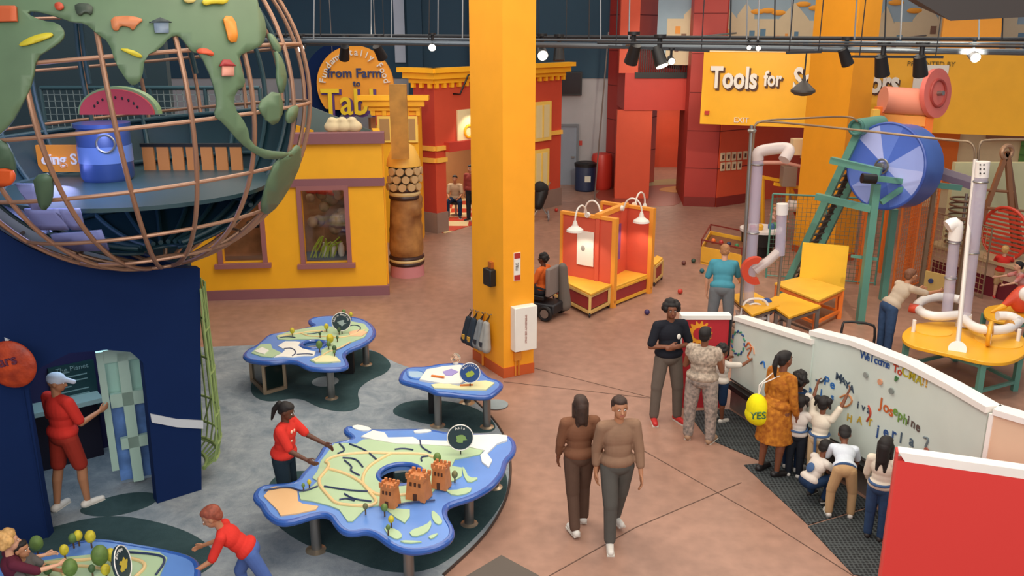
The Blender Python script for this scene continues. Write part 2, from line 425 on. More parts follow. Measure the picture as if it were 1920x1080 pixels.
# ---- materials of the setting
def floor_mat():
    m = mat('polished_concrete', '#9d7866', .42, noise=(.5, .14))
    nt = m.node_tree; b = nt.nodes['Principled BSDF']; r = [n for n in nt.nodes if n.type == 'VALTORGB'][0]
    n = nt.nodes.new('ShaderNodeTexNoise'); n.inputs['Scale'].default_value = 5; n.inputs['Detail'].default_value = 8
    tc = [n_ for n_ in nt.nodes if n_.type == 'TEX_COORD'][0]; nt.links.new(tc.outputs['Object'], n.inputs['Vector'])
    mx = nt.nodes.new('ShaderNodeMixRGB'); mx.blend_type = 'OVERLAY'; mx.inputs[0].default_value = .35
    nt.links.new(r.outputs[0], mx.inputs[1]); nt.links.new(n.outputs['Fac'], mx.inputs[2]); nt.links.new(mx.outputs[0], b.inputs['Base Color'])
    return m
def carpet_mat(name, a, b_):
    m = mat(name, a, .95, noise=(2.2, .1), c2=b_, bump=.5, bscale=160, spec=.1)
    n = [q for q in m.node_tree.nodes if q.type == 'TEX_NOISE'][0]; n.inputs['Detail'].default_value = 12; n.inputs['Roughness'].default_value = .75; n.inputs['Distortion'].default_value = .4
    return m
M_FLOOR = floor_mat()
M_YEL = mat('yellow_paint', '#fab51c', .55); M_ORG = mat('orange_paint', '#f7a520', .5)
M_PURP = mat('mauve_paint', '#8a5a60', .6); M_RED = mat('red_paint', '#c0392b', .55); M_RED_SHADE = mat('tower_red_shaded', '#a83228', .55)  # last red is the tower's, with the shade of its dark faces in it
M_RED_LIT = mat('tower_red_lit', '#d2502f', .55); M_TEAL = mat('dark_teal_paint', '#23465a', .7); M_GREY = mat('light_grey_paint', '#a9a9ab', .6)  # first red is the tower's, brightened for its lit faces
M_NAVY = mat('navy_paint', '#0f2550', .85, spec=.15); M_WHITE = mat('white_paint', '#eae6dc', .5); M_DARK = mat('black_metal', '#1c1c1e', .45, .3)
M_CREAM = mat('cream_paint', '#e8d3a4', .6); M_BLACK = mat('black_plastic', '#141416', .5)
M_STEEL = mat('brushed_steel', '#9a9894', .35, .85); M_PIPE = mat('grey_pipe_metal', '#6c747a', .45, .5)
# ---- floor and carpet
struct('floor', MB().box((2, 22, -.05), (44, 52, .1)), M_FLOOR)
cp = [G(*p) for p in [(-300, 700), (200, 655), (385, 652), (560, 645), (690, 650), (735, 680), (800, 700), (880, 742), (935, 795), (958, 850), (956, 922), (929, 979), (894, 1023), (831, 1080), (780, 1140), (-300, 1180)]]
cpm = smooth_poly(cp, 2)
struct('floor_carpet', MB().prism([p+UP*.012 for p in cpm], (0, 0, -.012)), carpet_mat('blue_grey_carpet', '#6e7b84', '#a9afb2'), smooth=0)
dk = carpet_mat('dark_teal_patch', '#2c4144', '#3f5557')  # darker teal for patches below the tables and at the booth
k = 0
for pts in ([(465, 738), (480, 700), (520, 668), (600, 655), (700, 655), (735, 680), (728, 700), (690, 715), (668, 735), (678, 765), (650, 775), (600, 768), (560, 745), (500, 758)],
            [(728, 775), (760, 752), (840, 752), (905, 770), (940, 810), (880, 815), (820, 800), (770, 790)],
            [(500, 900), (560, 880), (700, 900), (900, 860), (950, 880), (952, 930), (915, 985), (860, 1040), (800, 1075), (720, 1076), (640, 1045), (560, 1020), (500, 970)],
            [(-40, 1040), (60, 1000), (200, 965), (300, 980), (380, 1010), (420, 1060), (300, 1110), (-40, 1120)],
            [(130, 960), (230, 925), (300, 925), (290, 950), (200, 975)]):
    struct('floor_carpet_patch', MB().prism([p+UP*.016 for p in smooth_poly([G(*q) for q in pts], 3)], (0, 0, -.01)), dk, smooth=0)
# pale round discs on the carpet, some below the tables
for (a, b, r) in ((610, 717, .21), (715, 925, .33), (930, 760, .18)):
    struct('floor_carpet_patch', MB().cyl(G(a, b)+UP*.01, G(a, b)+UP*.019, r, n=40), mat('pale_patch', '#8c9698', .95, noise=(3, .1)), smooth=0)
# edge strip of the carpet and joints of the concrete
e = [G(*p)+UP*.012 for p in [(880, 742), (935, 795), (958, 850), (956, 922), (929, 979), (894, 1023), (831, 1080)]]
struct('trim_1', MB().tube(smooth_poly(e, 3, False), .016, 6), mat('dark_edge_strip', '#3a2a24', .6))
mj = mat('floor_joint', '#5d4438', .7)
for i, (a, b) in enumerate([((945, 716), (1230, 748)), ((1180, 830), (1435, 975)), ((1435, 975), (1600, 1080)), ((1390, 905), (1190, 990)), ((1190, 990), (1030, 1080)), ((1000, 690), (1230, 748))]):
    p, q = G(*a), G(*b); struct('trim_%d' % (i+2), MB().bar(p+UP*.001, q+UP*.001, .012, .006), mj, smooth=0)
struct('floor_mat_patch', MB().prism([G(*q)+UP*.01 for q in [(868, 1085), (940, 1042), (1010, 1080), (1010, 1130), (868, 1130)]], (0, 0, -.01)), mat('grey_brown_mat', '#5f564e', .9), smooth=0)
# coloured floor inlays by the red tower
struct('floor_inlay', MB().prism([p+UP*.006 for p in smooth_poly([G(*q) for q in [(1130, 352), (1160, 345), (1220, 338), (1284, 335), (1284, 384), (1230, 388), (1160, 384), (1110, 372)]], 2)], (0, 0, -.006)), mat('terracotta_floor', '#8d4436', .35), smooth=0)
struct('floor_inlay', MB().prism([p+UP*.010 for p in smooth_poly([G(*q) for q in [(1158, 352), (1180, 345), (1240, 336), (1283, 336), (1283, 346), (1230, 347), (1190, 354), (1170, 362)]], 2)], (0, 0, -.006)), mat('sage_floor', '#9c9a6c', .35), smooth=0)
struct('floor_inlay', MB().prism([p+UP*.012 for p in smooth_poly([G(*q) for q in [(1230, 356), (1255, 350), (1283, 349), (1283, 361), (1255, 361)]], 2)], (0, 0, -.006)), mat('yellow_floor', '#d79a2e', .35), smooth=0)
# ---- far wall
YB = 33.6*5.4/5.8
bw = Wall((-26, YB, 0), (3.5, YB, 0))
zt = bw.l(1100, 147)[1]
struct('wall_back', bw.slab(MB(), 0, bw.l(1145, 200)[0]+.4, 0, zt, -.3, 0), M_GREY)
mb = MB(); x1 = bw.l(1150, 100)[0]+.3
bw.slab(mb, 0, x1, zt, 9.5, -.3, .03)
for px in (765, 880): x = bw.l(px, 60)[0]; bw.slab(mb, x, x+.5, zt-1.2, 9.5, .03, .25)
struct('wall_back_upper', mb, M_TEAL)
x, z = bw.l(742, 117); struct('trim_9', bw.slab(MB(), x, x+.36, z, 9, .04, .12), mat('pale_blue_white', '#b8c4d2', .5))  # plain pale strip on the far wall
a, b = bw.l(1045, 237), bw.l(1079, 350)
fr = thing('door_1', None, None, bw.pt((a[0]+b[0])/2, 0)); fr['kind'] = 'structure'
bw.slab(MB(), a[0], b[0], 0, a[1], .01, .06).build('door_panel', mat('grey_door_paint', '#8893a0', .5), fr)
mb = MB(); bw.slab(mb, a[0]-.08, a[0], 0, a[1]+.08, .01, .1); bw.slab(mb, b[0], b[0]+.08, 0, a[1]+.08, .01, .1); bw.slab(mb, a[0], b[0], a[1], a[1]+.08, .01, .1)
mb.build('door_frame', mat('door_frame_paint', '#70777e', .5), fr)
MB().box(bw.pt(b[0]-.12, 1.0, .1), (.12, .08, .05)).build('door_handle', M_STEEL, fr)
a, b = bw.l(1020, 134), bw.l(1090, 178)
t = thing('wall_screen', 'dark screen hanging on the grey wall above the grey door', 'screen', bw.pt((a[0]+b[0])/2, b[1], .1))
bw.slab(MB(), a[0], b[0], b[1], a[1], .04, .2).build('screen_case', M_BLACK, t)
bw.slab(MB(), a[0]+.05, b[0]-.05, b[1]+.05, a[1]-.05, .2, .21).build('screen_panel', mat('dark_brown_glass', '#2a2220', .15), t)
a = bw.l(1085, 268); tag(bw.slab(MB(), a[0]-.12, a[0]+.12, a[1]-.08, a[1]+.08, .01, .03).build('wall_sign', M_RED), 'small red sign beside the grey door', 'sign')
# ---- red tower
A = G(1136, 347); B = G(1167, 357); C = G(1226, 341); D = G(1281, 386); E = G(1340, 388); Fp = G(1405, 378)
HT = 9.0
mb = MB().prism([A, B, C, C+Vector((.3, 3, 0)), A+Vector((0, 3, 0))], (0, 0, HT))
o = struct('wall_tower_left', mb, [M_RED_LIT]);
mb = MB(); wA = Wall(A, B); wA.slab(mb, -.02, wA.L+.02, 0, HT, 0, .03); struct('wall_tower_shaded_face', mb, M_RED_SHADE)  # thin sheet that paints this tower face darker, as in shade
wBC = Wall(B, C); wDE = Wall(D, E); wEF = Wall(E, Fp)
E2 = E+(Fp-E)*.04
struct('wall_tower_right', MB().prism([D, E, E2, D+Vector((.9, 3, 0)), D+Vector((.3, 3, 0))], (0, 0, HT)), M_RED_SHADE)
struct('wall_tower_lower', MB().prism([E, Fp, Fp+Vector((.3, 1, 0)), E+Vector((.3, 1, 0))], (0, 0, 3.6)), M_RED_SHADE)
mb = MB(); wEF.slab(mb, .03, wEF.L+5, 0, 3.6, -.3, .04); struct('wall_tower_front', mb, M_RED_LIT)
# corridor back and sides, balcony
Yc = C.y+3.5
cw = Wall((C.x-1, Yc, 0), (D.x+2.5, Yc, 0)); struct('wall_corridor', cw.slab(MB(), 0, cw.L, 0, HT, -.2, 0), M_RED_LIT)
bal = Wall(Vector((B.x, D.y+1.2, 0)), Vector((D.x+.3, D.y+1.2, 0)))
zb = bal.l(1240, 137)[1]; zu = bal.l(1240, 207)[1]; x0 = bal.l(1196, 140)[0]; x1 = bal.l(1293, 140)[0]
struct('wall_balcony', bal.slab(MB(), x0-.4, x1, zu, zb, -3.5, 0), M_RED)
xr = bal.l(1222, 250)[0]
struct('wall_tower_inner', bal.slab(MB(), x0-.6, xr-.0, 0, zu, -.35, -.05), M_RED_LIT)
struct('wall_tower_upper', bal.slab(MB(), x0-.6, x0, zb, HT, -.3, 0), M_RED_LIT)
rt = thing('balcony_railing', 'black balcony railing across the opening of the red tower', 'railing', bal.pt((x0+x1)/2, zb))
zr = bal.l(1240, 84)[1]
mb = MB()
for i in range(24): x = x0+(x1-x0)*(i+.5)/24; mb.bar(bal.pt(x, zb, -.05), bal.pt(x, zr, -.05), .025)
mb.build('baluster_rods', M_DARK, rt)
bal.slab(MB(), x0, x1, zr, zr+.06, -.08, -.02).build('top_rail', M_DARK, rt)
bal.slab(MB(), x0-.1, x1, zb-.16, zb+.02, -.1, .06).build('bottom_rail', M_DARK, rt)
a, b = cw.l(1256, 10), cw.l(1290, 85); dr = thing('door_2', None, None, cw.pt(a[0]+.5, zb)); dr['kind'] = 'structure'
cw.slab(MB(), a[0], a[0]+1.1, zb-.2, a[1]+.1, .02, .08).build('door_panel', mat('dark_red_door', '#5a1612', .5), dr)
area(cw.pt(1.9, 3.2, 1.6).x, cw.pt(1.9, 3.2, 1.6).y, min(3.2, zu-.1), 1.2, 1.2, 55, WARM, name='corridor_fill_light')  # area light added to brighten the alcove
# horizontal joints on the tower faces
mb = MB()
for z in [1.2+1.15*i for i in range(7)]:
    for wl, L in ((wA, wA.L), (wBC, wBC.L), (wDE, wDE.L)): wl.slab(mb, 0, L, z-.012, z+.012, 0, .035 if wl is wA else .004)
    if z < 4: wEF.slab(mb, 0, wEF.L, z-.012, z+.012, 0, .044)
struct('trim_10', mb, mat('dark_joint', '#6b1d18', .8), smooth=0)
mb = MB(); wDE.slab(mb, 0, wDE.L, 0, .3, .002, .03); wEF.slab(mb, 0, wEF.L, 0, .3, .04, .07); struct('baseboard_tower', mb, mat('dark_red_base', '#7d231c', .6), smooth=0)
# raised lettering tiles on the tower front
k = 0
for r_, row in enumerate(('FIELD', 'GUIDE')):
    for c_ in range(5):
        px = 1352+c_*10.5; py = 292+r_*18-c_*.8
        if r_ and c_ > 3: continue
        a = wEF.l(px, py); s = .16
        t = thing('wall_tile', 'small cream square letter tile on the red wall, %s row, %s from its left' % (('upper', 'lower')[r_], ('first', 'second', 'third', 'fourth', 'fifth')[c_]), 'tile', wEF.pt(a[0], a[1], .06), 'letter tiles on the red wall')
        wEF.slab(MB(), a[0]-s/2, a[0]+s/2, a[1]-s, a[1]+s*.6, .045, .09).build('tile_plate', mat('cream_tile', '#d8c4a0', .5), t)
        wEF.slab(MB(), a[0]-s/4, a[0]+s/4, a[1]-s*.6, a[1]+s*.2, .09, .1).build('tile_mark', mat('brown_mark', '#5c3b30', .5), t)
tag(text_mb('B', wEF.pt(wEF.l(1502, 296)[0], wEF.l(1502, 296)[1], .06), wEF.X, UP, .55, .08).build('wall_letter', M_CREAM), 'large cream letter B fixed on the red wall', 'letter')
# ---- sign wall
S0 = AY(1317, 150, 25.2); S1 = AY(1905, 200, 22.6)
sw = Wall(Vector((S0.x, 25.2, 0)), Vector((S1.x, 22.6, 0)))
za, zc = sw.l(1322, 97)[1], sw.l(1312, 232)[1]
zd = sw.l(1900, 262)[1]
Lw = sw.L+2.5
struct('wall_sign_board', MB().prism([sw.pt(0, zc), sw.pt(Lw, zc-.05), sw.pt(Lw, za+.0), sw.pt(0, za)], -sw.N*.35), mat('sign_yellow_paint', '#f8b61c', .5))
# upper yellow wall right of the mural
a = sw.l(1768, 70)[0]; b = sw.l(1880, 70)[0]
struct('wall_upper_right', MB().prism([sw.pt(a, za, -.3), sw.pt(b, za, -.3), sw.pt(b, 9, -.3), sw.pt(a, 9, -.3)], -sw.N*.3), M_ORG)
struct('trim_11', sw.slab(MB(), 0, a, za, za+.06, -.5, .03), mat('pale_ledge', '#f0dfb0', .5))
# wall behind the far right room, cream with green panels
fw = Wall(Vector((11.2, 28, 0)), Vector((24, 22.5, 0)))
struct('wall_far_right', fw.slab(MB(), -1.5, fw.L, 0, 8.5, -.3, 0), M_CREAM)
a = fw.l(1893, 400)[0]; struct('trim_12', fw.slab(MB(), a, a+2.6, .2, 4.2, .01, .06), mat('green_panel', '#5f9440', .6))
mb = MB()
for i in range(14): fw.slab(mb, a, a+2.6, .4+i*.27, .43+i*.27, .06, .09)
struct('trim_13', mb, mat('green_panel_line', '#4a7a33', .6))
a = fw.l(1700, 450)[0]; struct('trim_14', fw.slab(MB(), a-3, a+1.1, .6, 3.2, .01, .06), mat('orange_panel', '#f0781e', .6))
mb = MB(); fw.slab(mb, a+1.8, a+3.9, 2.2, 2.8, .01, .1); fw.slab(mb, a+4.2, a+5.0, 1.9, 2.6, .01, .1); struct('trim_15', mb, mat('brown_panel', '#9b6b4a', .6))
# mural, stands behind the sign wall on the upper level
mu = Wall(Vector((sw.P.x-.5, 28.5, 0)), Vector((sw.P.x+13, 25.5, 0)))
z0, z1 = mu.l(1440, 98)[1]-.4, 9
struct('wall_mural', mu.slab(MB(), -.3, mu.L, z0, z1, -.2, 0), mat('pale_blue_sky_paint', '#8fa6b4', .7))
mt = thing('mural_skyline', 'painted skyline of cream town houses under orange clouds behind the hanging grid', 'mural', mu.pt(4, z0, .03))
out = []; random.seed(3)
zr0 = mu.l(1440, 32)[1]
out.append((0, z0)); x = 0
while x < mu.L-1:
    wd = random.choice((.5, .7, .9)); hh = zr0+random.uniform(-.25, .1); rf = random.choice((0, .35, .5))
    out += [(x, hh), (x+wd/2, hh+rf), (x+wd, hh)]; x += wd
out.append((x, z0)); mu.sheet([out[::-1]], .03, .03).build('house_fronts', mat('mural_cream', '#cdbd9c', .7), mt, smooth=0)
for i in range(80):
    x = random.uniform(.2, mu.L-1.3); z = random.uniform(z0+.3, zr0-.45); s = random.choice((.08, .12, .16)); kk = random.randrange(3)
    mu.slab(MB(), x, x+s, z, z+s*1.4, .03, .04).build('painted_window', (mat('mural_brown', '#7d5d4b', .7), mat('mural_blue', '#5b7f98', .7), mat('mural_orange', '#dd9440', .7))[kk], mt, smooth=0)
mb = MB()
for (px, py) in ((1352, 8), (1440, 20), (1460, 24), (1506, 8), (1530, 15), (1420, 22), (1680, 5), (1715, 20)):
    a = mu.l(px, py); MB().ell(mu.pt(a[0], a[1], .02), (.22, .03, .08), mu.M(), 12, 6).build('cloud', mat('mural_cloud', '#e39a30', .7), mt)
# sign lettering
def letters(txt, px, py, size, name, label, shear=0.08):
    a = sw.l(px, py); t = thing(name, label, 'sign lettering', sw.pt(a[0], a[1], .02))
    text_mb(txt, sw.pt(a[0], a[1], .10), sw.X, UP, size, .06, 'LEFT', bold=.03, font_scale=.68).build('letter_faces', M_WHITE, t, smooth=20)
    text_mb(txt, sw.pt(a[0]+.035, a[1]-.05, .035), sw.X, UP, size, .05, 'LEFT', bold=.042, font_scale=.68).build('letter_shadows', mat('dark_brown_paint', '#5a3a2a', .6), t, smooth=20)
letters('Tools', 1332, 163, .80, 'sign_letters', 'large raised white word Tools on the yellow sign wall')
letters('for', 1432, 160, .56, 'sign_letters', 'small raised white word for on the yellow sign wall')
letters('Sc', 1486, 166, .8, 'sign_letters', 'white letters Sc beside the orange column on the yellow sign wall')
letters('ors', 1628, 172, .8, 'sign_letters', 'white letters ending the sign right of the orange column')
a = sw.l(1745, 124); tag(text_mb('PRESENTED BY', sw.pt(a[0], a[1], .02), sw.X, UP, .17, .02).build('small_lettering', mat('olive_ink', '#6b5a20', .6)), 'small dark words PRESENTED BY on the yellow wall', 'sign lettering')
a = sw.l(1390, 224); tag(text_mb('EXIT', sw.pt(a[0], a[1]-.08, .03), sw.X, UP, .2, .02).build('exit_lettering', M_WHITE), 'small white word EXIT low on the yellow sign wall', 'sign lettering')
a = sw.l(1326, 211); tag(sw.slab(MB(), a[0]-.06, a[0]+.06, a[1]-.05, a[1]+.05, .001, .08).build('fire_alarm', M_RED), 'small red alarm box at the left end of the yellow sign wall', 'alarm')
a = sw.l(1748, 148); tag(sw.slab(MB(), a[0]-.45, a[0]+.35, a[1]-.3, a[1]+.35, .02, .05).build('sponsor_board', M_WHITE), 'white board behind the pink drum on the yellow wall', 'sign')
# ---- columns
def column(a, b, c, name, base=True, h=9.6, m=M_ORG):
    A_, B_, C_ = a, b, c; D_ = A_+C_-B_
    struct(name, MB().prism([A_, B_, C_, D_], (0, 0, h)), m)
    if base:
        ctr = (A_+C_)/2; q = [ctr+(p-ctr)*1.03 for p in (A_, B_, C_, D_)]
        struct('baseboard_column', MB().prism(q, (0, 0, .17)), mat('rust_base', '#c85a28', .5))
colA, colB, colC = G(888, 673), G(944, 709), G(1000, 698)
column(colA, colB, colC, 'column_front')
c2a, c2c = G(1486, 470), G(1596, 484)
c2b = G(1560, 497)
column(c2a, c2b, G(1600, 487), 'column_back', True)
# ---- yellow house with windows
hw = Wall(G(377, 563), G(727, 552)); hw0 = -3.2
xr = hw.L; zt = hw.l(717, 250)[1]; zc = hw.l(717, 268)[1]
zb1, zb0 = hw.l(715, 333)[1], hw.l(715, 348)[1]; zk = hw.l(720, 535)[1]
def rect(px0, py0, px1, py1):
    a = hw.l(px0, py0); b = hw.l(px1, py1); return (a[0], b[1], b[0], a[1])
w1 = rect(564, 357, 652, 492); w2 = rect(408, 380, 494, 492)
loops = [[(hw0, 0), (xr, 0), (xr, zt), (hw0, zt)], [(w1[0], w1[1]), (w1[0], w1[3]), (w1[2], w1[3]), (w1[2], w1[1])], [(w2[0], w2[1]), (w2[0], w2[3]), (w2[2], w2[3]), (w2[2], w2[1])]]
mb = hw.sheet(loops, .2, 0)
struct('wall_house', mb, M_YEL, smooth=0)
sideb = AY(700, 300, 19.6); sideb.z = 0; hs = Wall(sideb, hw.pt(xr-.12, 0, -.2)); struct('wall_house_side', hs.slab(MB(), 0, hs.L, 0, zt-.1, -.15, 0), M_YEL)
struct('wall_house_back', hw.slab(MB(), hw0, xr-1.0, 0, zt-.5, -3.4, -3.2), mat('house_inside_paint', '#8c6a4a', .7))
struct('trim_20', hw.slab(MB(), hw0, xr+.06, zc, zt+.02, -.2, .09), M_PURP)
struct('trim_21', hw.slab(MB(), hw0, xr+.03, zb0, zb1, -.05, .05), M_PURP)
struct('baseboard_house', hw.slab(MB(), hw0, xr+.04, 0, zk, -.1, .06), M_PURP)
for i, w_ in enumerate((w1, w2)):
    t = thing('window_%d' % (i+1), None, None, hw.pt((w_[0]+w_[2])/2, w_[1])); t['kind'] = 'structure'
    mb = MB(); f = .09
    hw.slab(mb, w_[0]-f, w_[0], w_[1]-f, w_[3]+f, -.02, .06); hw.slab(mb, w_[2], w_[2]+f, w_[1]-f, w_[3]+f, -.02, .06)
    hw.slab(mb, w_[0], w_[2], w_[3], w_[3]+f, -.02, .06)
    mb.build('window_frame', mat('mauve_frame', '#9a6463', .5), t)
    hw.slab(MB(), w_[0]-.16, w_[2]+.16, w_[1]-f, w_[1], -.02, .12).build('window_sill', mat('mauve_frame', '#9a6463', .5), t)
    hw.slab(MB(), w_[0], w_[2], w_[1], w_[3], -.13, -.11).build('window_pane', mat('window_glass', '#ffffff', .02, trans=1, noise=(1, 0)), t)
    # deep painted display behind the window
    hw.slab(MB(), w_[0]-.2, w_[2]+.2, w_[1]-.1, w_[3]+.1, -1.1, -1.0).build('display_back', mat('display_paint', '#7a6248', .6, noise=(2.5, .3), c2='#c79a72'), t)
a = hw.pt((w1[0]+w1[2])/2, w1[1], -.6)
t = thing('window_display', 'shelf of green stalks and pale jars behind the house window', 'display', a)
hw.slab(MB(), w1[0]-.1, w1[2]+.1, w1[1]-.05, w1[1]+.02, -.95, -.2).build('shelf', mat('shelf_blue', '#48566a', .6), t)
random.seed(5)
mb = MB()
for i in range(9):
    x = w1[0]+.05+i*.06; mb.tube([hw.pt(x, w1[1]+.02, -.4), hw.pt(x+random.uniform(0, .15), w1[1]+.25, -.4), hw.pt(x+random.uniform(.05, .3), w1[1]+random.uniform(.35, .5), -.35)], .018, 6)
mb.build('green_stalks', mat('stalk_green', '#9fb43a', .6), t)
for i in range(3):
    p = hw.pt(w1[2]-.5+i*.17, w1[1]+.02, -.5); MB().lathe([(.05, 0), (.07, .06), (.07, .2), (.04, .26), (.045, .3)], p).build('pale_jar', M_WHITE, t)
mb = MB()
for i in range(4): mb.ell(hw.pt(w1[0]+.15+i*.22, w1[3]-.12-.02*i, -.6), (.14, .1, .07), None, 12, 8)
mb.build('awning_lumps', M_RED, t)
mb = MB()
for i in range(14): mb.ell(hw.pt(w1[0]+random.uniform(.1, .9), w1[1]+random.uniform(.6, 1.5), -.7+random.uniform(-.1, .2)), random.uniform(.1, .2), None, 12, 8)
mb.build('rock_lumps', mat('rock_brown', '#9c8468', .8, noise=(5, .3)), t)
tag(hw.slab(MB(), w2[2]-.35, w2[2]-.1, w2[3]-.62, w2[3]-.5, -.6, -.4).build('dark_box', M_BLACK), 'small black box seen in the left house window', 'box')
# teal ramp roof and round sign behind the house
rp = Wall(Vector((hw.pt(xr-3.2, 0).x, 23.6, 0)), Vector((hw.pt(xr+.3, 0).x, 23.8, 0)))
def rl(q): return rp.l(*q)
mb = rp.sheet([[rl((562, 300)), rl((700, 300)), rl((708, 250)), rl((576, 198)), rl((566, 215))]], .15, 0); struct('wall_teal_gable', mb, mat('grey_teal_paint', '#64797a', .6), smooth=0)
mb = rp.sheet([[rl((535, 250)), rl((590, 250)), rl((590, 243)), rl((540, 228))]], .1, .25); struct('trim_22', mb, M_YEL, smooth=0)
sg = Wall(Vector((-6, 25, 0)), Vector((0, 25, 0)))
c = sg.l(666, 160); rr = sg.l(738, 160)[0]-c[0]
t = thing('round_sign', 'big round yellow sign reading from Farm to Table above the yellow house', 'sign', sg.pt(c[0], c[1]))
pts = [(c[0]+rr*math.cos(R(a)), c[1]+rr*math.sin(R(a))) for a in range(-48, 222, 5)]
pts = [(x, y) for x, y in pts]
sg.sheet([pts], .12, 0).build('sign_disc', mat('sign_orange_paint', '#f3a22c', .5), t, smooth=0)
pts2 = [(c[0]+rr*1.16*math.cos(R(a))-.3, c[1]+rr*1.16*math.sin(R(a))-.05) for a in range(80, 250, 5)]+[(c[0], c[1]-.3)]
sg.sheet([pts2], .1, -.35).build('sign_shadow_plate', M_NAVY, t, smooth=0)
for dx in (-.6, .6): MB().tube([sg.pt(c[0]+dx, c[1]+.5, -.06), sg.pt(c[0]+dx, 9, -.06)], .012, 6).build('hanging_cable', M_STEEL, t)
P = sg.pt(c[0], c[1], .04)
text_mb('Fundamentally Food', P, sg.X, UP, .25, .05, arc=(rr*.76, 172, 8), bold=.01).build('arched_lettering', M_WHITE, t, smooth=20)
text_mb('from Farm', sg.pt(c[0], c[1]+.22, .04), sg.X, UP, .35, .05, bold=.015).build('lettering', mat('ink_blue', '#2c3c6e', .5), t, smooth=20)
text_mb('to', sg.pt(c[0]+.05, c[1]-.02, .04), sg.X, UP, .24, .05, bold=.01).build('lettering', mat('ink_blue', '#2c3c6e', .5), t, smooth=20)
text_mb('Table', sg.pt(c[0]+.05, c[1]-.83, .03), sg.X, UP, 1.02, .05, bold=.03, font_scale=.86).build('lettering_shadow', mat('purple_paint', '#5c3d86', .5), t, smooth=20)
text_mb('Table', sg.pt(c[0], c[1]-.78, .09), sg.X, UP, 1.0, .05, bold=.012, font_scale=.86).build('large_lettering', mat('sign_bright_yellow', '#f5d02a', .5), t, smooth=20)
# ---- brick red diner with yellow cornices
d0, d1 = G(820, 437), G(1050, 384); dw = Wall(d0, d1)
left = Vector((-.83, .55, 0)).normalized()
lw = Wall(d0+left*.7, d0)
zt = dw.l(840, 155)[1]
oa, ob = dw.l(836, 300), dw.l(886, 300); oz = dw.l(850, 282)[1]
mb = dw.sheet([[(0, 0), (oa[0], 0), (oa[0], oz), (ob[0]+1.1, oz), (ob[0]+1.1, 0), (dw.L, 0), (dw.L, zt), (0, zt)]], .3, 0)
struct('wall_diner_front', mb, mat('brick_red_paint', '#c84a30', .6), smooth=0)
struct('wall_diner_left', lw.slab(MB(), 0, lw.L-.0, 0, zt, -.3, 0), mat('brick_red_shaded', '#b23a2a', .6))  # darker copy of the front's red, side shade put into the colour
struct('wall_diner_inside', dw.slab(MB(), .3, dw.L, 0, 2.9, -3.1, -3), mat('diner_inside', '#b98a5a', .6))
zc1 = dw.l(840, 137)[1]
def cornice(n, wl, x0, x1, z0, z1, dd=.3):
    mb = MB(); wl.slab(mb, x0-dd*.2, x1+dd*.2, z0, z0+(z1-z0)*.3, 0, dd*.35); wl.slab(mb, x0-dd*.6, x1+dd*.6, z0+(z1-z0)*.3, z0+(z1-z0)*.7, 0, dd*.7); wl.slab(mb, x0-dd, x1+dd, z0+(z1-z0)*.7, z1, 0, dd)
    x = x0
    while x < x1: wl.slab(mb, x, x+.1, z0-.12, z0, 0, dd*.3); x += .28
    struct('trim_%d' % n, mb, M_YEL, smooth=0)
cornice(30, dw, 0, dw.L, zt, zc1+.15); cornice(31, lw, 0, lw.L, zt, zc1+.15)
k = 32
for py in (276, 298):
    z = dw.l(838, py)[1]
    for wl in (dw, lw): struct('trim_%d' % k, wl.slab(MB(), 0, wl.L if wl is lw else (dw.L if z > oz else oa[0]), z-.06, z+.06, 0, .07), mat('pale_yellow_paint', '#f2bc50', .5)); k += 1
mb = MB(); dw.slab(mb, -.05, oa[0], 0, .55, 0, .06); lw.slab(mb, 0, lw.L+.03, 0, .55, 0, .06); dw.slab(mb, ob[0]+1.1, dw.L, 0, .55, 0, .06)
struct('baseboard_diner', mb, mat('grey_plinth', '#8b7468', .6), smooth=0)
struct('trim_38', dw.slab(MB(), oa[0]-.05, ob[0]+1.2, oz, oz+.25, 0, .2), mat('red_lintel', '#b8392b', .6))
# windows of the diner right of the column
for i, (r0, r1) in enumerate((((1002, 198), (1026, 256)), ((1002, 288), (1022, 348)))):
    a, b = dw.l(*r0), dw.l(*r1); t = thing('window_%d' % (i+3), None, None, dw.pt(a[0], b[1])); t['kind'] = 'structure'
    mb = MB(); dw.slab(mb, a[0]-.1, b[0]+.1, b[1]-.1, a[1]+.1, .005, .08); mb.build('window_frame', mat('butter_paint', '#f6cf62', .5), t)
    dw.slab(MB(), a[0], b[0], b[1], a[1], .08, .085).build('window_pane', mat('bright_pane', '#e8d9a0', .2), t)
    mb = MB(); dw.slab(mb, (a[0]+b[0])/2-.03, (a[0]+b[0])/2+.03, b[1], a[1], .085, .1); mb.build('window_bar', mat('butter_paint', '#f6cf62', .5), t)
a = dw.l(873, 236); t = thing('lit_wall_sign', 'glowing cream sign with a ring on the diner wall', 'sign', dw.pt(a[0], a[1]))
dw.slab(MB(), a[0]-.35, a[0]+.35, a[1]-.45, a[1]+.45, .01, .06).build('sign_board', mat('pale_cream_sign', '#f3e3b0', .5), t)
MB().ring(dw.pt(a[0]+.05, a[1]-.15, .08), dw.N, .16, .035).build('ring_mark', M_YEL, t)
a = dw.l(850, 176); t = thing('wall_lamp', 'black gooseneck lamp curving over the diner wall', 'lamp', dw.pt(a[0], a[1]))
P = dw.pt(a[0], a[1], 0); q = dw.X*.35
MB().tube([P, P+dw.N*.25, P+dw.N*.4+q*.5+UP*.5, P+dw.N*.5+q+UP*.55, P+dw.N*.5+q*1.5+UP*.3, P+dw.N*.5+q*1.5-UP*.05], .025, 8).build('lamp_arm', M_DARK, t)
MB().lathe([(.03, 0), (.06, -.1), (.2, -.42), (.17, -.42)], P+dw.N*.5+q*1.5).build('lamp_shade', M_DARK, t)
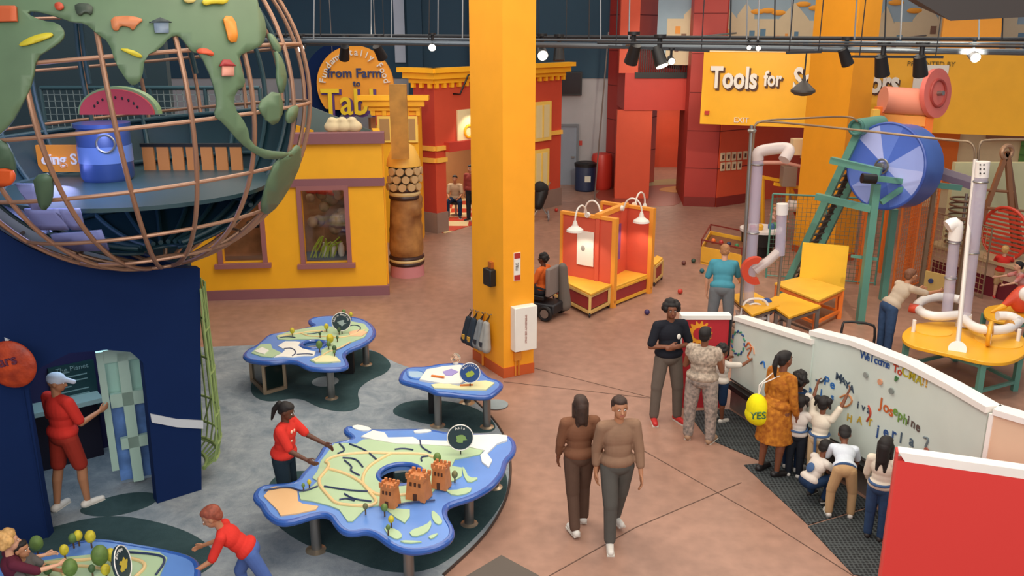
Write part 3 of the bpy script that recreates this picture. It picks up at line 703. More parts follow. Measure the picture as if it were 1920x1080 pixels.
spot(P+dw.N*.5+q*1.5-UP*.4, P+dw.N*.0+q*1.6-UP*1.5, 120, WARM, 100, name='wall_lamp_light')
# checkered floor
nt_m = mat('checker_tiles', '#c4442f', .35); nt = nt_m.node_tree; ck = nt.nodes.new('ShaderNodeTexChecker'); ck.inputs['Scale'].default_value = 1.6
ck.inputs[1].default_value = col('#c4402c'); ck.inputs[2].default_value = col('#e8cf9c'); tcn = nt.nodes.new('ShaderNodeTexCoord'); nt.links.new(tcn.outputs['Object'], ck.inputs['Vector']); nt.links.new(ck.outputs[0], nt.nodes['Principled BSDF'].inputs['Base Color'])
mb = MB().prism([G(834, 438)+UP*.012, G(900, 418)+UP*.012, dw.pt(5, .012, -3), dw.pt(.6, .012, -3)], (0, 0, -.01)); struct('floor_checkered', mb, nt_m, smooth=0)
area(dw.pt(2, 2.7, -1.5).x, dw.pt(2, 2.7, -1.5).y, 2.8, 1.5, 1.5, 90, WARM, name='diner_ceiling_light')
# block left of the diner, behind the sculpture
ow = Wall(AY(708, 300, 22.4), AY(786, 300, 22.4)); ow.P.z = 0
z1, z0 = ow.l(745, 178)[1], ow.l(745, 207)[1]
struct('wall_orange_block', ow.slab(MB(), 0, ow.L, 0, z0, -.9, 0), M_YEL); cornice(39, ow, -.1, ow.L, z0, z1)
struct('trim_40', ow.slab(MB(), 0, ow.L, z0-.35, z0-.12, 0, .05), mat('brick_red_paint', '#c84a30', .6))
for i, (p0, p1) in enumerate((((712, 222), (732, 262)), ((766, 222), (780, 262)))):
    a, b = ow.l(*p0), ow.l(*p1); t = thing('window_%d' % (i+5), None, None, ow.pt(a[0], b[1])); t['kind'] = 'structure'
    ow.slab(MB(), a[0]-.06, b[0]+.06, b[1]-.06, a[1]+.06, .01, .08).build('window_frame', mat('butter_paint', '#f6cf62', .5), t)
    ow.slab(MB(), a[0], b[0], b[1], a[1], .08, .09).build('window_pane', mat('pane_brown', '#b08a5c', .3), t)
# ---- potato and log totem
P = G(764, 514); Y0 = P.y
def hz(py): return AY(758, py, Y0).z
def rd(w): return w/2/F*(P-CAM).length
t = thing('food_totem', 'tall totem of a potato, striped rings and a log basket beside the yellow house', 'sculpture', P)
MB().cyl(P, P+UP*hz(492), rd(64), rd(60), 32).build('pink_base', mat('pink_paint', '#c98488', .5), t)
for z, c_, w_ in ((490, 0, 56), (484, 1, 56), (480, 0, 56), (368, 0, 48), (361, 1, 48), (354, 0, 48)): MB().ring(P+UP*hz(z), UP, rd(w_), .06, 32, 8).build(('dark_ring', 'cream_ring')[c_], (mat('dark_brown_gloss', '#38201c', .4), mat('cream_gloss', '#dcc48a', .4))[c_], t)
mb = MB(); zl, zh = hz(486), hz(360); mb.cap(P+UP*(zl+.25), P+UP*(zh-.2), rd(64), rd(54), 24); random.seed(2)
for i in range(16):
    a = random.uniform(0, 6.3); z = random.uniform(zl+.15, zh-.1); mb.ell(P+Vector((math.cos(a)*rd(40), math.sin(a)*rd(40), z)), random.uniform(.12, .2), None, 14, 10)
remeshed(mb, .035, 'potato_body', mat('potato_skin', '#b88548', .65, noise=(3, .2), c2='#7e5026'), t, 6)
MB().cyl(P+UP*hz(352), P+UP*hz(310), rd(50), rd(56), 24).build('basket_dark_inside', mat('basket_dark', '#2e2a20', .8), t)
for j in range(3):
    for i in range(-2, 3):
        a = R(-90+i*30+j*12); r = rd(50); c = P+Vector((math.cos(a)*r, math.sin(a)*r, hz(347)+j*.17)); d = Vector((math.cos(a), math.sin(a), 0))
        MB().cyl(c-d*.1, c+d*.1, .085, .085, 12).build('log_end', mat('log_wood', '#c9a878', .7), t)
MB().lathe([(rd(62), hz(310)), (rd(60), hz(300)), (rd(40), hz(275)), (rd(20), hz(268))], (P.x, P.y, 0)).build('yellow_cap', mat('pale_yellow_paint', '#f2bc50', .5), t)
a, b = AY(735, 298, Y0-.45), AY(762, 158, Y0-.45)
MB().box(((a+b)/2), (abs(b.x-a.x), .12, b.z-a.z)).build('wooden_board', mat('board_wood', '#c08a3c', .55, noise=(4, .2)), t)
# pale bread shapes on the roof edge of the house
a = hw.pt(hw.l(640, 248)[0], hw.l(640, 248)[1], -.3)
mb = MB()
for i in range(3): mb.ell(a+hw.X*(i*.22-.2)+UP*.08, (.17, .13, .12), None, 14, 8); mb.ell(a+hw.X*(i*.2-.2)+UP*.2, (.1, .1, .08), None, 12, 8)
tag(remeshed(mb, .03, 'cream_puff', M_CREAM, None), 'lumpy cream coloured food shape on the roof edge of the yellow house', 'sculpture')
# ---- bins by the grey wall, leaning pole
P = G(1097, 357); r = .36
t = thing('recycling_bin', 'dark blue round recycling bin beside the grey door', 'bin', P)
MB().lathe([(r*.9, 0), (r, .05), (r, .85), (r*.97, .88)], P).build('bin_body', mat('bin_navy', '#1d2b4a', .5), t)
MB().lathe([(r*1.06, .84), (r*1.08, .95), (r*.7, 1.0), (r*.5, .98)], P).build('bin_lid', M_BLACK, t)
MB().box(P+Vector((.05, -r-.0, .45)), (.2, .02, .2), None).build('bin_mark', mat('pale_mark', '#c9c8b8', .5), t)
P = G(1127, 354); MBx = MB().lathe([(.30, 0), (.36, .1), (.36, 1.1), (.32, 1.22), (.15, 1.26)], P)
tag(MBx.build('red_barrel', mat('barrel_red', '#c6372a', .4)), 'plain red barrel standing against the red tower', 'barrel')
tag(MB().tube([G(1114, 378), AY(1141, 60, G(1114, 378).y)], .022, 8).build('leaning_pole', M_STEEL), 'thin grey pole leaning in front of the grey wall', 'pole')
def z6(pts): return [(460+.3148*x, 740+.3148*y) for x, y in pts]
def z5(pts): return [(440+.2708*x, 560+.2708*y) for x, y in pts]
X1 = Vector((1, 0, 0)); Y1 = Vector((0, 1, 0))
M_OCEAN = mat('ocean_blue_gloss', '#5d88cc', .35, coat=.15, noise=(2, .08)); M_RIM = mat('rim_blue_gloss', '#2f58a4', .25, coat=.4)
M_LAND = mat('land_green', '#a9c29a', .45); M_LANDW = mat('land_white', '#e6e4da', .45); M_SAND = mat('land_sand', '#dfb583', .45)
M_LANDC = mat('land_cream', '#dcd9a8', .45); M_RAIL = mat('track_tan', '#dcc08a', .4); M_RIDGE = mat('ridge_navy', '#26345a', .4)
M_CASTLE = mat('castle_clay', '#c27a45', .6, noise=(12, .12)); M_LEG = mat('steel_leg', '#8d8b88', .32, .8)
ZT = .60
def xy(pts, z, it=2): return [(q.x, q.y) for q in smooth_poly([G(a, b, z) for a, b in pts], it)]
def leg(par, px, py, z=ZT-.05, r=.055, steel=M_LEG):
    P = G(px, py); l = MB().cyl(P, P+UP*z, r, r, 24).build('leg', steel, par)
    MB().lathe([(.12, 0), (.12, .012), (.07, .022), (.057, .03)], P, 28).build('base_plate', mat('base_plate_metal', '#b9a68c', .3, .7), l)
def table(name, label, outline, hole, z=ZT):
    c = G(sum(p[0] for p in outline)/len(outline), sum(p[1] for p in outline)/len(outline)+40); t = thing(name, label, 'table', c)
    loops = [xy(outline, z)]
    hc = None
    if hole:
        px, py, w_ = hole; hc = G(px, py, z); hr = (G(px+w_, py, z)-hc).length
        loops.append([(hc.x+hr*math.cos(a*.157), hc.y+hr*math.sin(a*.157)) for a in range(40)])
        MB().ring(hc+UP*.0, UP, hr+.012, .03, 48, 10).build('hole_rim', M_RIM, t)
    shape2d(loops, Vector((0, 0, z-.035)), X1, Y1, .07, .0).build('tabletop', M_OCEAN, t, smooth=30)
    rim = [Vector((x, y, z-.03)) for x, y in loops[0]]
    MB().tube(rim, .038, 10, closed=True).build('edge_rim', M_RIM, t)
    return t, hc
def land(t, pts, m, h=.014, z=ZT, name='land_plate', it=0, hole=None):
    return shape2d([xy(pts, z, it)]+([[(hole.x+.27*math.cos(a*.157), hole.y+.27*math.sin(a*.157)) for a in range(40)]] if hole else []), Vector((0, 0, z+h/2)), X1, Y1, h).build(name, m, t, smooth=30)
def line(t, pts, m, r=.012, z=ZT+.018, name='track'):
    return MB().tube(smooth_poly([G(a, b, z) for a, b in pts], 2, False), r, 8).build(name, m, t)
TREEM = {'g': mat('tree_green', '#5f7a3a', .6, noise=(25, .2)), 'y': mat('tree_yellow', '#c4b52e', .6, noise=(25, .2)), 'b': mat('tree_olive', '#6b6a44', .6, noise=(25, .2)), 'd': mat('tree_dark', '#3f5a36', .6, noise=(25, .2))}
def tree(t, px, py, s, c, z=ZT):
    """px,py: centre of the crown; s: crown height in metres"""
    v = G(px, py, z+.06+s*.5); P = Vector((v.x, v.y, z))
    o = MB().ell(P+UP*(.06+s*.5), (s*.38, s*.38, s*.5), None, 16, 12).build('model_tree', TREEM[c], t)
    MB().cyl(P, P+UP*(.07+s*.1), .008, .008, 8).build('trunk', mat('trunk_brown', '#5a4128', .7), o)
def disc(t, px, py, r, z=ZT, face='#24383c', mapc='#7d9c54', txt='Asia', bh=None, yaw=0):
    base = G(px, py, z+r+.07); P = Vector((base.x, base.y, z+r+.07)); n = (CAM-P); n.z *= .4; n = rz(R(yaw)) @ n.normalized()
    X = UP.cross(n).normalized(); Y = n.cross(X)
    s = MB().cyl(P-n*.012, P+n*.012, r, r, 40).build('sign_disc', mat('disc_'+face, face, .35), t)
    MB().ring(P+n*.012, n, r*.97, .006, 40, 6).build('white_rim', M_WHITE, s)
    mb = MB(); rr = random.Random(px)
    pts = [(r*.5*math.cos(a*.4)*rr.uniform(.5, 1.15), r*.36*math.sin(a*.4)*rr.uniform(.5, 1.15)-r*.1) for a in range(16)]
    shape2d([pts], P+n*.014, X, Y, .006).build('map_mark', mat('map_'+mapc, mapc, .5), s)
    text_mb(txt, P+n*.014, X, Y, r*.32, .004, arc=(r*.66, 90+6*len(txt), 90-6*len(txt))).build('disc_lettering', M_WHITE, s)
    MB().cyl(Vector((P.x, P.y, z)), P-Y*r*.9, .008, .008, 8).build('post', M_DARK, t)
# ---- large Asia table
OUT = z6([(62, 590), (90, 552), (150, 538), (250, 535), (320, 515), (350, 470), (420, 400), (455, 350), (480, 300), (560, 285), (650, 265), (640, 240), (600, 215), (605, 192), (650, 195), (700, 210), (830, 212), (1000, 208), (1110, 212), (1230, 238), (1560, 238), (1600, 290), (1590, 345), (1540, 390), (1530, 450), (1480, 520), (1420, 565), (1330, 610), (1220, 640), (1180, 670), (1185, 730), (1225, 790), (1225, 840), (1170, 885), (1080, 915), (980, 922), (900, 900), (840, 860), (790, 820), (720, 800), (640, 815), (590, 805), (550, 765), (520, 715), (470, 698), (390, 712), (300, 742), (220, 755), (165, 730), (125, 690), (108, 650), (72, 622)])
T1, hc = table('map_table', 'largest blue map table with a round hole and three clay castles', OUT, (460+.3148*925, 740+.3148*478, 40))
land(T1, z6([(320, 590), (400, 550), (430, 520), (400, 500), (430, 460), (450, 400), (490, 350), (530, 297), (600, 292), (660, 300), (700, 272), (760, 270), (1150, 310), (1350, 320), (1420, 335), (1400, 360), (1330, 375), (1250, 390), (1230, 430), (1290, 440), (1290, 490), (1240, 520), (1160, 530), (1130, 570), (1100, 600), (1000, 640), (900, 655), (850, 680), (980, 690), (980, 730), (950, 770), (900, 740), (840, 690), (800, 665), (740, 670), (700, 700), (640, 760), (610, 760), (560, 690), (500, 665), (440, 650), (400, 640), (330, 630)]), M_LAND, hole=hc)
land(T1, z6([(110, 610), (150, 562), (180, 552), (280, 560), (310, 580), (315, 640), (340, 655), (435, 670), (420, 690), (300, 715), (210, 725), (190, 690), (150, 650)]), M_SAND)
land(T1, z6([(690, 258), (760, 222), (830, 235), (850, 265), (1000, 262), (1030, 280), (1200, 285), (1260, 250), (1340, 250), (1500, 245), (1560, 252), (1560, 280), (1500, 300), (1460, 340), (1440, 360), (1470, 400), (1450, 440), (1410, 410), (1400, 370), (1430, 342), (1340, 322), (1060, 305), (900, 300), (760, 275)]), M_LANDW, .024)
for q, m_ in (([(630, 192), (680, 183), (760, 207), (720, 222), (660, 212)], M_LANDW), ([(1000, 217), (1100, 209), (1110, 225), (1010, 235)], M_LANDW),
          ([(970, 820), (1080, 780), (1105, 750), (1110, 785), (1080, 830), (1000, 855)], M_LAND), ([(820, 790), (910, 810), (940, 850), (900, 870), (850, 840)], M_LAND),
          ([(1110, 690), (1150, 720), (1180, 770), (1140, 780), (1110, 740)], M_LAND), ([(1290, 430), (1310, 450), (1330, 500), (1400, 500), (1330, 535), (1300, 490)], M_LAND),
          ([(1180, 565), (1230, 578), (1350, 552), (1340, 590), (1240, 610)], M_LAND), ([(1085, 850), (1160, 825), (1110, 868)], M_LAND), ([(910, 872), (1080, 880), (960, 892)], M_LAND)):
    land(T1, z6(q), m_, .014, name='island_plate', it=1)
for q in ([(440, 500), (490, 440), (500, 410), (470, 400), (520, 370), (600, 355), (720, 345), (870, 350), (1000, 350), (1100, 360), (1170, 400), (1200, 430)],
          [(490, 440), (600, 470), (690, 520), (760, 590), (850, 605), (970, 595), (1110, 575)],
          [(440, 500), (440, 540), (500, 610), (540, 650), (640, 660), (740, 665), (790, 640), (740, 580), (690, 520), (720, 440), (790, 390), (870, 350)]):
    line(T1, z6(q), M_RAIL, .019)
for q in ([(560, 290), (600, 330), (550, 350)], [(580, 375), (660, 380), (700, 430)], [(590, 390), (640, 430), (620, 450), (680, 480)], [(470, 545), (620, 570), (740, 575)], [(590, 590), (640, 620), (750, 635)], [(620, 292), (720, 330), (780, 385)], [(110, 570), (260, 545), (340, 580), (430, 545)], [(560, 625), (600, 615), (650, 630)], [(850, 670), (980, 640), (1130, 628)], [(1040, 270), (1045, 310), (1105, 345)], [(1050, 395), (1045, 370), (1090, 365)], [(890, 325), (940, 318), (1000, 328)]):
    line(T1, z6(q), M_RIDGE, .010, ZT+.022, 'ridge_line')
def castle(px, py, w_, h):
    P = G(460+.3148*px, 740+.3148*py, ZT+.015); M = rz(R(-22)); mb = MB(); k = .82
    vs = []
    for z, s in ((0, 1), (h*.8, k)):
        for dx, dy in ((-1, -1), (1, -1), (1, 1), (-1, 1)): vs.append(P+M @ Vector((dx*w_/2*s, dy*w_*.4*s, z)))
    mb.add(vs, [(0, 1, 5, 4), (1, 2, 6, 5), (2, 3, 7, 6), (3, 0, 4, 7), (4, 5, 6, 7), (0, 3, 2, 1)])
    mb.box(P+UP*h*.83, (w_*.92, w_*.74, h*.08), M); n = 3
    for i in range(n+1):
        for j in (-1, 1):
            mb.box(P+M @ Vector(((i/n-.5)*w_*.8, j*w_*.32, h*.93)), (w_*.16, w_*.1, h*.14), M)
    for j in (0,):
        for i in (-1, 1): mb.box(P+M @ Vector((i*w_*.4, 0, h*.93)), (w_*.12, w_*.2, h*.14), M)
    c = mb.build('castle', M_CASTLE, T1, smooth=0)
    m2 = MB()
    for i in (-1, 0, 1): m2.box(P+M @ Vector((i*w_*.22, -w_*.355, h*.62)), (w_*.1, .012, h*.14), M)
    m2.box(P+M @ Vector((0, -w_*.39, h*.14)), (w_*.2, .012, h*.26), M); m2.build('dark_openings', mat('castle_dark', '#4a2a18', .7), c, smooth=0)
castle(863, 655, .18, .27); castle(1035, 610, .23, .30); castle(1168, 548, .18, .29)
for q in ((1143, 375, .12, 'g'), (1247, 475, .09, 'b'), (828, 672, .09, 'g'), (868, 742, .08, 'y'), (850, 790, .06, 'g'), (715, 665, .07, 'b'), (1120, 440, .05, 'd'), (380, 520, .06, 'y'), (345, 540, .05, 'g')): tree(T1, 460+.3148*q[0], 740+.3148*q[1], q[2], q[3])
disc(T1, 863, 820, .155)
for q in ((594, 1032), (768, 1100), (880, 984), (927, 915)): leg(T1, *q)
P = G(728, 940); MB().box(P+UP*.27, (.16, .12, .52)).build('pedestal', M_BLACK, T1)
MB().cyl(P, P+UP*.02, .16, .16).build('pedestal_foot', M_BLACK, T1)
# ---- second map table, upper left
OUT = z5([(65, 388), (100, 350), (150, 330), (200, 290), (240, 250), (320, 238), (500, 205), (570, 185), (525, 165), (520, 140), (600, 125), (680, 122), (760, 127), (850, 133), (920, 160), (962, 205), (965, 245), (930, 285), (870, 320), (800, 345), (755, 372), (750, 400), (775, 445), (772, 470), (700, 482), (600, 482), (520, 475), (470, 450), (430, 430), (350, 425), (250, 435), (160, 430), (90, 415)])
T2, hc = table('map_table', 'blue map table behind the largest one, with many small yellow and green trees', OUT, (440+.2708*545, 560+.2708*320, 20))
land(T2, z5([(290, 262), (400, 225), (600, 192), (700, 200), (800, 160), (900, 180), (930, 220), (900, 270), (800, 310), (720, 340), (680, 380), (735, 440), (640, 450), (560, 450), (520, 430), (600, 400), (600, 360), (660, 330), (640, 290), (520, 285), (440, 285), (380, 290), (300, 285)]), M_LAND)
land(T2, z5([(300, 330), (350, 300), (420, 300), (455, 305), (440, 330), (470, 350), (560, 372), (550, 400), (480, 400), (400, 410), (330, 405), (270, 410), (330, 380), (350, 360)]), M_LANDW)
land(T2, z5([(115, 380), (180, 320), (250, 317), (262, 350), (325, 380), (260, 410), (190, 405)]), M_LAND); land(T2, z5([(135, 372), (190, 345), (238, 365), (205, 392)]), M_LANDW, .024)
land(T2, z5([(530, 430), (590, 405), (650, 402), (700, 412), (735, 442), (650, 448), (560, 448)]), M_LANDC, .026); land(T2, z5([(790, 240), (860, 222), (920, 240), (880, 268), (800, 266)]), mat('land_peach', '#e2b48c', .45), .026)
for q in ([(460, 240), (520, 262), (640, 262), (740, 270), (830, 250), (900, 215)], [(300, 262), (420, 245), (520, 225), (640, 225)], [(560, 430), (600, 400), (640, 370), (720, 345), (800, 300)]): line(T2, z5(q), M_RAIL, .014)
for q in ([(310, 270), (360, 262), (420, 268)], [(500, 245), (560, 240), (640, 215)], [(780, 190), (840, 180), (880, 200), (850, 230)], [(340, 345), (400, 340), (430, 372), (400, 395)], [(430, 385), (500, 380), (540, 385)]): line(T2, z5(q), M_RIDGE, .008, ZT+.02, 'ridge_line')
for q in ((398, 222, .10, 'y'), (635, 192, .10, 'y'), (660, 275, .15, 'y'), (585, 318, .13, 'g'), (650, 312, .09, 'g'), (722, 215, .08, 'd'), (755, 90, .09, 'g'), (805, 108, .08, 'y'), (690, 342, .09, 'd'), (590, 240, .06, 'd'), (710, 268, .06, 'd'), (690, 368, .06, 'g')): tree(T2, 440+.2708*q[0], 560+.2708*q[1], q[2], q[3])
disc(T2, 640, 603, .155, mapc='#93a4a0', txt='North America')
for q in ((622, 748), (687, 685)): leg(T2, *q)
A_, B_, C_ = G(473, 716), G(498, 741), G(536, 730); H_ = ZT-.08
vs = [A_, B_, C_, A_+C_-B_]
fr = MB()
for v in vs: fr.bar(v+UP*.0, v+UP*H_, .045)
for i in range(4):
    for z in (.04, H_-.03): fr.bar(vs[i]+UP*z, vs[(i+1) % 4]+UP*z, .05)
fr.build('cabinet_frame', mat('cabinet_metal', '#b09a80', .4, .5), T2)
c_ = sum(vs, Vector())/4; MB().prism([c_+(v-c_)*.96+UP*.03 for v in vs], (0, 0, H_-.06)).build('cabinet_glass', mat('dark_glass', '#14211f', .15), T2, smooth=0)
P = G(653, 700); MB().box(P+UP*.26, (.2, .14, .52)).build('pedestal', M_BLACK, T2)
# ---- small Oceania table
OUT = z5([(1150, 545), (1170, 500), (1210, 477), (1330, 477), (1420, 455), (1560, 447), (1680, 470), (1745, 550), (1830, 570), (1848, 600), (1800, 645), (1750, 678), (1600, 665), (1480, 650), (1400, 645), (1350, 618), (1250, 588), (1160, 568)])
T3, hc = table('map_table', 'smallest blue map table, white topped, beside the yellow column', OUT, None)
land(T3, z5([(1280, 572), (1330, 502), (1450, 480), (1560, 470), (1640, 500), (1620, 560), (1560, 600), (1450, 600), (1390, 590), (1330, 580)]), M_LANDW, .03)
land(T3, z5([(1360, 602), (1450, 592), (1550, 612), (1620, 582), (1740, 575), (1800, 590), (1740, 638), (1600, 635), (1380, 625)]), M_LANDC, .02)
land(T3, z5([(1440, 522), (1500, 502), (1550, 522), (1500, 550), (1460, 545)]), mat('land_lilac', '#9a8fc8', .45), .04)
land(T3, z5([(1200, 502), (1310, 502), (1300, 550), (1210, 547)]), mat('pool_pale_blue', '#a9c4d8', .2), .008)
line(T3, z5([(1195, 498), (1315, 498), (1305, 555), (1205, 550), (1195, 498)]), M_OCEAN, .014, ZT+.012, 'pool_rim')
P = G(440+.2708*1410, 560+.2708*540, ZT+.04); MB().cap(P+Vector((-.09, .03, 0)), P+Vector((.08, -.04, .01)), .018, .014).build('orange_lizard', mat('lizard_orange', '#d9772c', .5), T3)
P = G(440+.2708*1600, 560+.2708*600, ZT+.03); MB().cap(P+Vector((-.07, 0, 0)), P+Vector((.09, .02, 0)), .014, .012).build('orange_ridge', mat('lizard_orange', '#d9772c', .5), T3)
disc(T3, 881, 699, .145, face='#2c4e86', mapc='#a5b53c', txt='Australia')
P = G(440+.2708*1530, 560+.2708*410, ZT+.09); c_ = MB().ell(P, .075, None, 20, 14).build('clear_dome', mat('clear_dome_plastic', '#f4e3cc', .05, trans=.9, noise=(2, .02)), T3)
MB().cyl(Vector((P.x, P.y, ZT)), Vector((P.x, P.y, P.z-.06)), .045, .03).build('dome_stand', M_WHITE, T3)
for q in ((822, 799), (913, 802), (876, 756)): leg(T3, *q)
P = G(811, 775); MB().box(P+UP*.26, (.1, .1, .52)).build('pedestal', M_BLACK, T3)
# ---- lower left table
OUT = [(-60, 1110), (20, 1052), (60, 1038), (107, 1040), (133, 1020), (182, 1011), (249, 1022), (302, 1031), (355, 1044), (372, 1062), (360, 1120), (300, 1180), (100, 1200), (-60, 1180)]
T4, hc = table('map_table', 'blue and green map table cut by the lower left corner, beside the blond child', OUT, None)
land(T4, [(60, 1057), (130, 1046), (190, 1040), (250, 1032), (300, 1038), (314, 1048), (296, 1090), (200, 1150), (20, 1140)], M_LAND)
line(T4, [(60, 1062), (110, 1052), (170, 1050), (185, 1042), (260, 1048), (276, 1062), (250, 1085)], M_RAIL, .018); line(T4, [(235, 1035), (300, 1040), (312, 1050), (292, 1078)], M_RIDGE, .011, ZT+.02, 'ridge_line')
line(T4, [(120, 1078), (110, 1064), (160, 1060), (205, 1070)], M_RAIL, .015)
for q in ((68, 1019, .16, 'g'), (120, 1031, .11, 'y'), (136, 1009, .10, 'g'), (146, 1004, .11, 'y'), (169, 1006, .13, 'y'), (131, 1064, .17, 'g'), (187, 1041, .20, 'g'), (207, 1040, .13, 'y'), (198, 1068, .11, 'y'), (89, 1068, .10, 'd'), (229, 1037, .08, 'y'), (172, 1066, .08, 'd')): tree(T4, *q)
disc(T4, 228, 1056, .16, face='#24383c', mapc='#c9b23a', txt='Europe', yaw=68)
for q in ((330, 1150), (40, 1160)): leg(T4, *q)
def strip(mb, pts, z0, z1, t0, t1):
    """pts: [(x, y, top)], z0/z1 callables of top; t0..t1 offsets along the front normal"""
    q = []
    for i, (x, y, T) in enumerate(pts):
        a = Vector(pts[max(0, i-1)][:2]); b = Vector(pts[min(len(pts)-1, i+1)][:2]); d = (b-a).normalized(); n = Vector((d.y, -d.x))
        n = -n if n.x > 0 else n
        for t in (t0, t1):
            for z in (z0(T), z1(T)): q.append(Vector((x+n.x*t, y+n.y*t, z)))
    fs = []
    for i in range(len(pts)-1):
        a, b = i*4, i*4+4; fs += [(a, a+1, b+1, b), (a+2, b+2, b+3, a+3), (a+1, a+3, b+3, b+1), (a, b, b+2, a+2)]
    m = (len(pts)-1)*4; fs += [(0, 2, 3, 1), (m, m+1, m+3, m+2)]
    return mb.add(q, fs)
M_BOARD = mat('whiteboard_gloss', '#cfdad0', .22, noise=(2, .04)); M_CAP = mat('white_cap_plastic', '#efebe3', .4)
Q0, Q1, Q2 = G(1271, 764), G(1366, 764), G(1502, 860)
p1 = [(Q1.x, Q1.y, 1.40), ((Q1.x+Q2.x)/2, (Q1.y+Q2.y)/2+.0, 1.51), (Q2.x, Q2.y, 1.62)]
p2 = []
for (px, py, z) in ((1520, 623, 1.72), (1600, 643, 1.79), (1700, 683, 1.84), (1780, 725, 1.86), (1853, 768, 1.86)):
    g_ = G(px, py, z); p2.append((g_.x, g_.y, z))
p2s = []
for i in range(len(p2)-1):
    for k in range(4): f = k/4; p2s.append(tuple(p2[i][j]*(1-f)+p2[i+1][j]*f for j in range(3)))
p2s.append(p2[-1])
def board(pts, label):
    t = thing('whiteboard', label, 'whiteboard', (pts[0][0], pts[0][1], 0))
    strip(MB(), pts, lambda T: .46, lambda T: T-.03, -.12, 0).build('drawing_board', M_BOARD, t, smooth=50)
    strip(MB(), pts, lambda T: T-.035, lambda T: T+.03, -.15, .03).build('top_cap', M_CAP, t, smooth=50)
    strip(MB(), pts, lambda T: .0, lambda T: .40, -.10, -.02).build('lower_panel', mat('scratched_metal', '#8c8078', .4, .5, noise=(5, .2)), t, smooth=50)
    g_ = strip(MB(), pts, lambda T: .38, lambda T: .42, -.02, .13); strip(g_, pts, lambda T: .40, lambda T: .46, .12, .14); g_.build('marker_tray', M_BLACK, t, smooth=50)
    strip(MB(), pts, lambda T: .45, lambda T: .475, .0, .012).build('tray_edge', M_STEEL, t, smooth=50)
    return t
WB1 = board(p1, 'low whiteboard panel between the red sun panel and the tall curved whiteboard')
WB2 = board(p2s, 'tall curved whiteboard covered with children\'s words and drawings')
rp_ = Wall(Q0, Q1); t = thing('red_end_panel', 'red end panel with a yellow sun at the left of the whiteboards', 'panel', Q0)
rp_.slab(MB(), 0, rp_.L-.06, 0, 1.38, -.12, 0).build('panel_board', mat('panel_red', '#bb2a34', .45), t)
rp_.slab(MB(), -.03, rp_.L-.06, 1.38, 1.44, -.15, .03).build('top_cap', M_CAP, t)
rp_.slab(MB(), -.03, 0, 0, 1.38, -.13, .02).build('side_edge', M_CAP, t)
rp_.slab(MB(), rp_.L-.08, rp_.L-.05, .4, 1.38, 0, .02).build('black_seam', M_BLACK, t)
a = rp_.l(1311, 625); pts = []
for i in range(56): r_ = .19 if i % 4 < 2 else .145; an = 2*math.pi*i/56; pts.append((a[0]+r_*math.cos(an), a[1]+r_*math.sin(an)))
rp_.sheet([pts], .01, .012).build('sun_mark', mat('sun_yellow', '#efa02a', .5), t, smooth=0)
MB().cyl(rp_.pt(a[0], a[1], .012), rp_.pt(a[0], a[1], .018), .09, .09, 32).build('sun_center', mat('panel_red', '#bb2a34', .45), t)
# wall turning right from the tall board, cream
g0 = Vector((p2[-1][0], p2[-1][1], 0)); g1 = G(2000, 812, 1.86); g1.z = 0
cwl = Wall(g0, g1); t = thing('cream_end_panel', 'cream panel continuing right from the tall curved whiteboard', 'panel', g0)
cwl.slab(MB(), .06, cwl.L, 0, 1.83, -.12, 0).build('panel_board', mat('cream_panel', '#e3c3a4', .5), t); cwl.slab(MB(), .05, cwl.L, 1.83, 1.89, -.15, .03).build('top_cap', M_CAP, t); cwl.slab(MB(), .02, .06, 0, 1.83, -.02, .02).build('corner_strip', M_CAP, t)
# drawings
def onboard(px, py, pts):
    best = None
    for i in range(len(pts)-1):
        a = Vector((pts[i][0], pts[i][1], 0)); b = Vector((pts[i+1][0], pts[i+1][1], 0)); d = (b-a).normalized(); n = Vector((d.y, -d.x, 0)); n = -n if n.x > 0 else n
        P = ON(px, py, a+n*.006, n); s = (P-a).dot(d); L = (b-a).length
        e = max(0, -s, s-L)
        if best is None or e < best[0]: best = (e, P, d, n)
    return best[1:]
def scribble(t, txt, a, b, size, c, pts, name='drawn_word'):
    mb = MB(); n = len(txt)
    for i, ch in enumerate(txt):
        f = i/max(1, n-1); P, d, nn = onboard(a[0]*(1-f)+b[0]*f, a[1]*(1-f)+b[1]*f, pts)
        if ch != ' ': text_mb(ch, P, d, UP, size, .004, mb=mb, bold=.02)
    return mb.build(name, mat('marker_'+c, c, .4), t, smooth=0)
def doodle(t, pxs, c, pts, r=.012):
    MB().tube(smooth_poly([onboard(x, y, pts)[0] for x, y in pxs], 2, False), r, 6).build('drawn_line', mat('marker_'+c, c, .4), t)
scribble(WB2, 'Welcome', (1619, 673), (1664, 690), .13, '#2b4f88', p2s); scribble(WB2, 'To', (1678, 698), (1686, 703), .13, '#b8452f', p2s)
scribble(WB2, 'CMA', (1696, 705), (1722, 720), .15, '#b3a62e', p2s); scribble(WB2, '!!', (1730, 722), (1736, 726), .14, '#c9962e', p2s)
scribble(WB2, 'Jos', (1651, 765), (1670, 780), .18, '#c2622e', p2s); scribble(WB2, 'eph', (1678, 778), (1696, 795), .16, '#6b9440', p2s); scribble(WB2, 'ine', (1702, 795), (1720, 808), .15, '#5a4a44', p2s)
scribble(WB2, 'jer', (1645, 815), (1675, 822), .18, '#2b4f88', p2s); scribble(WB2, 'la', (1688, 830), (1708, 836), .18, '#4a5d6c', p2s)
scribble(WB2, 'Pe', (1549, 722), (1560, 728), .16, '#2b6ab0', p2s); scribble(WB2, 'MAYA', (1572, 713), (1596, 735), .13, '#3a4a5c', p2s)
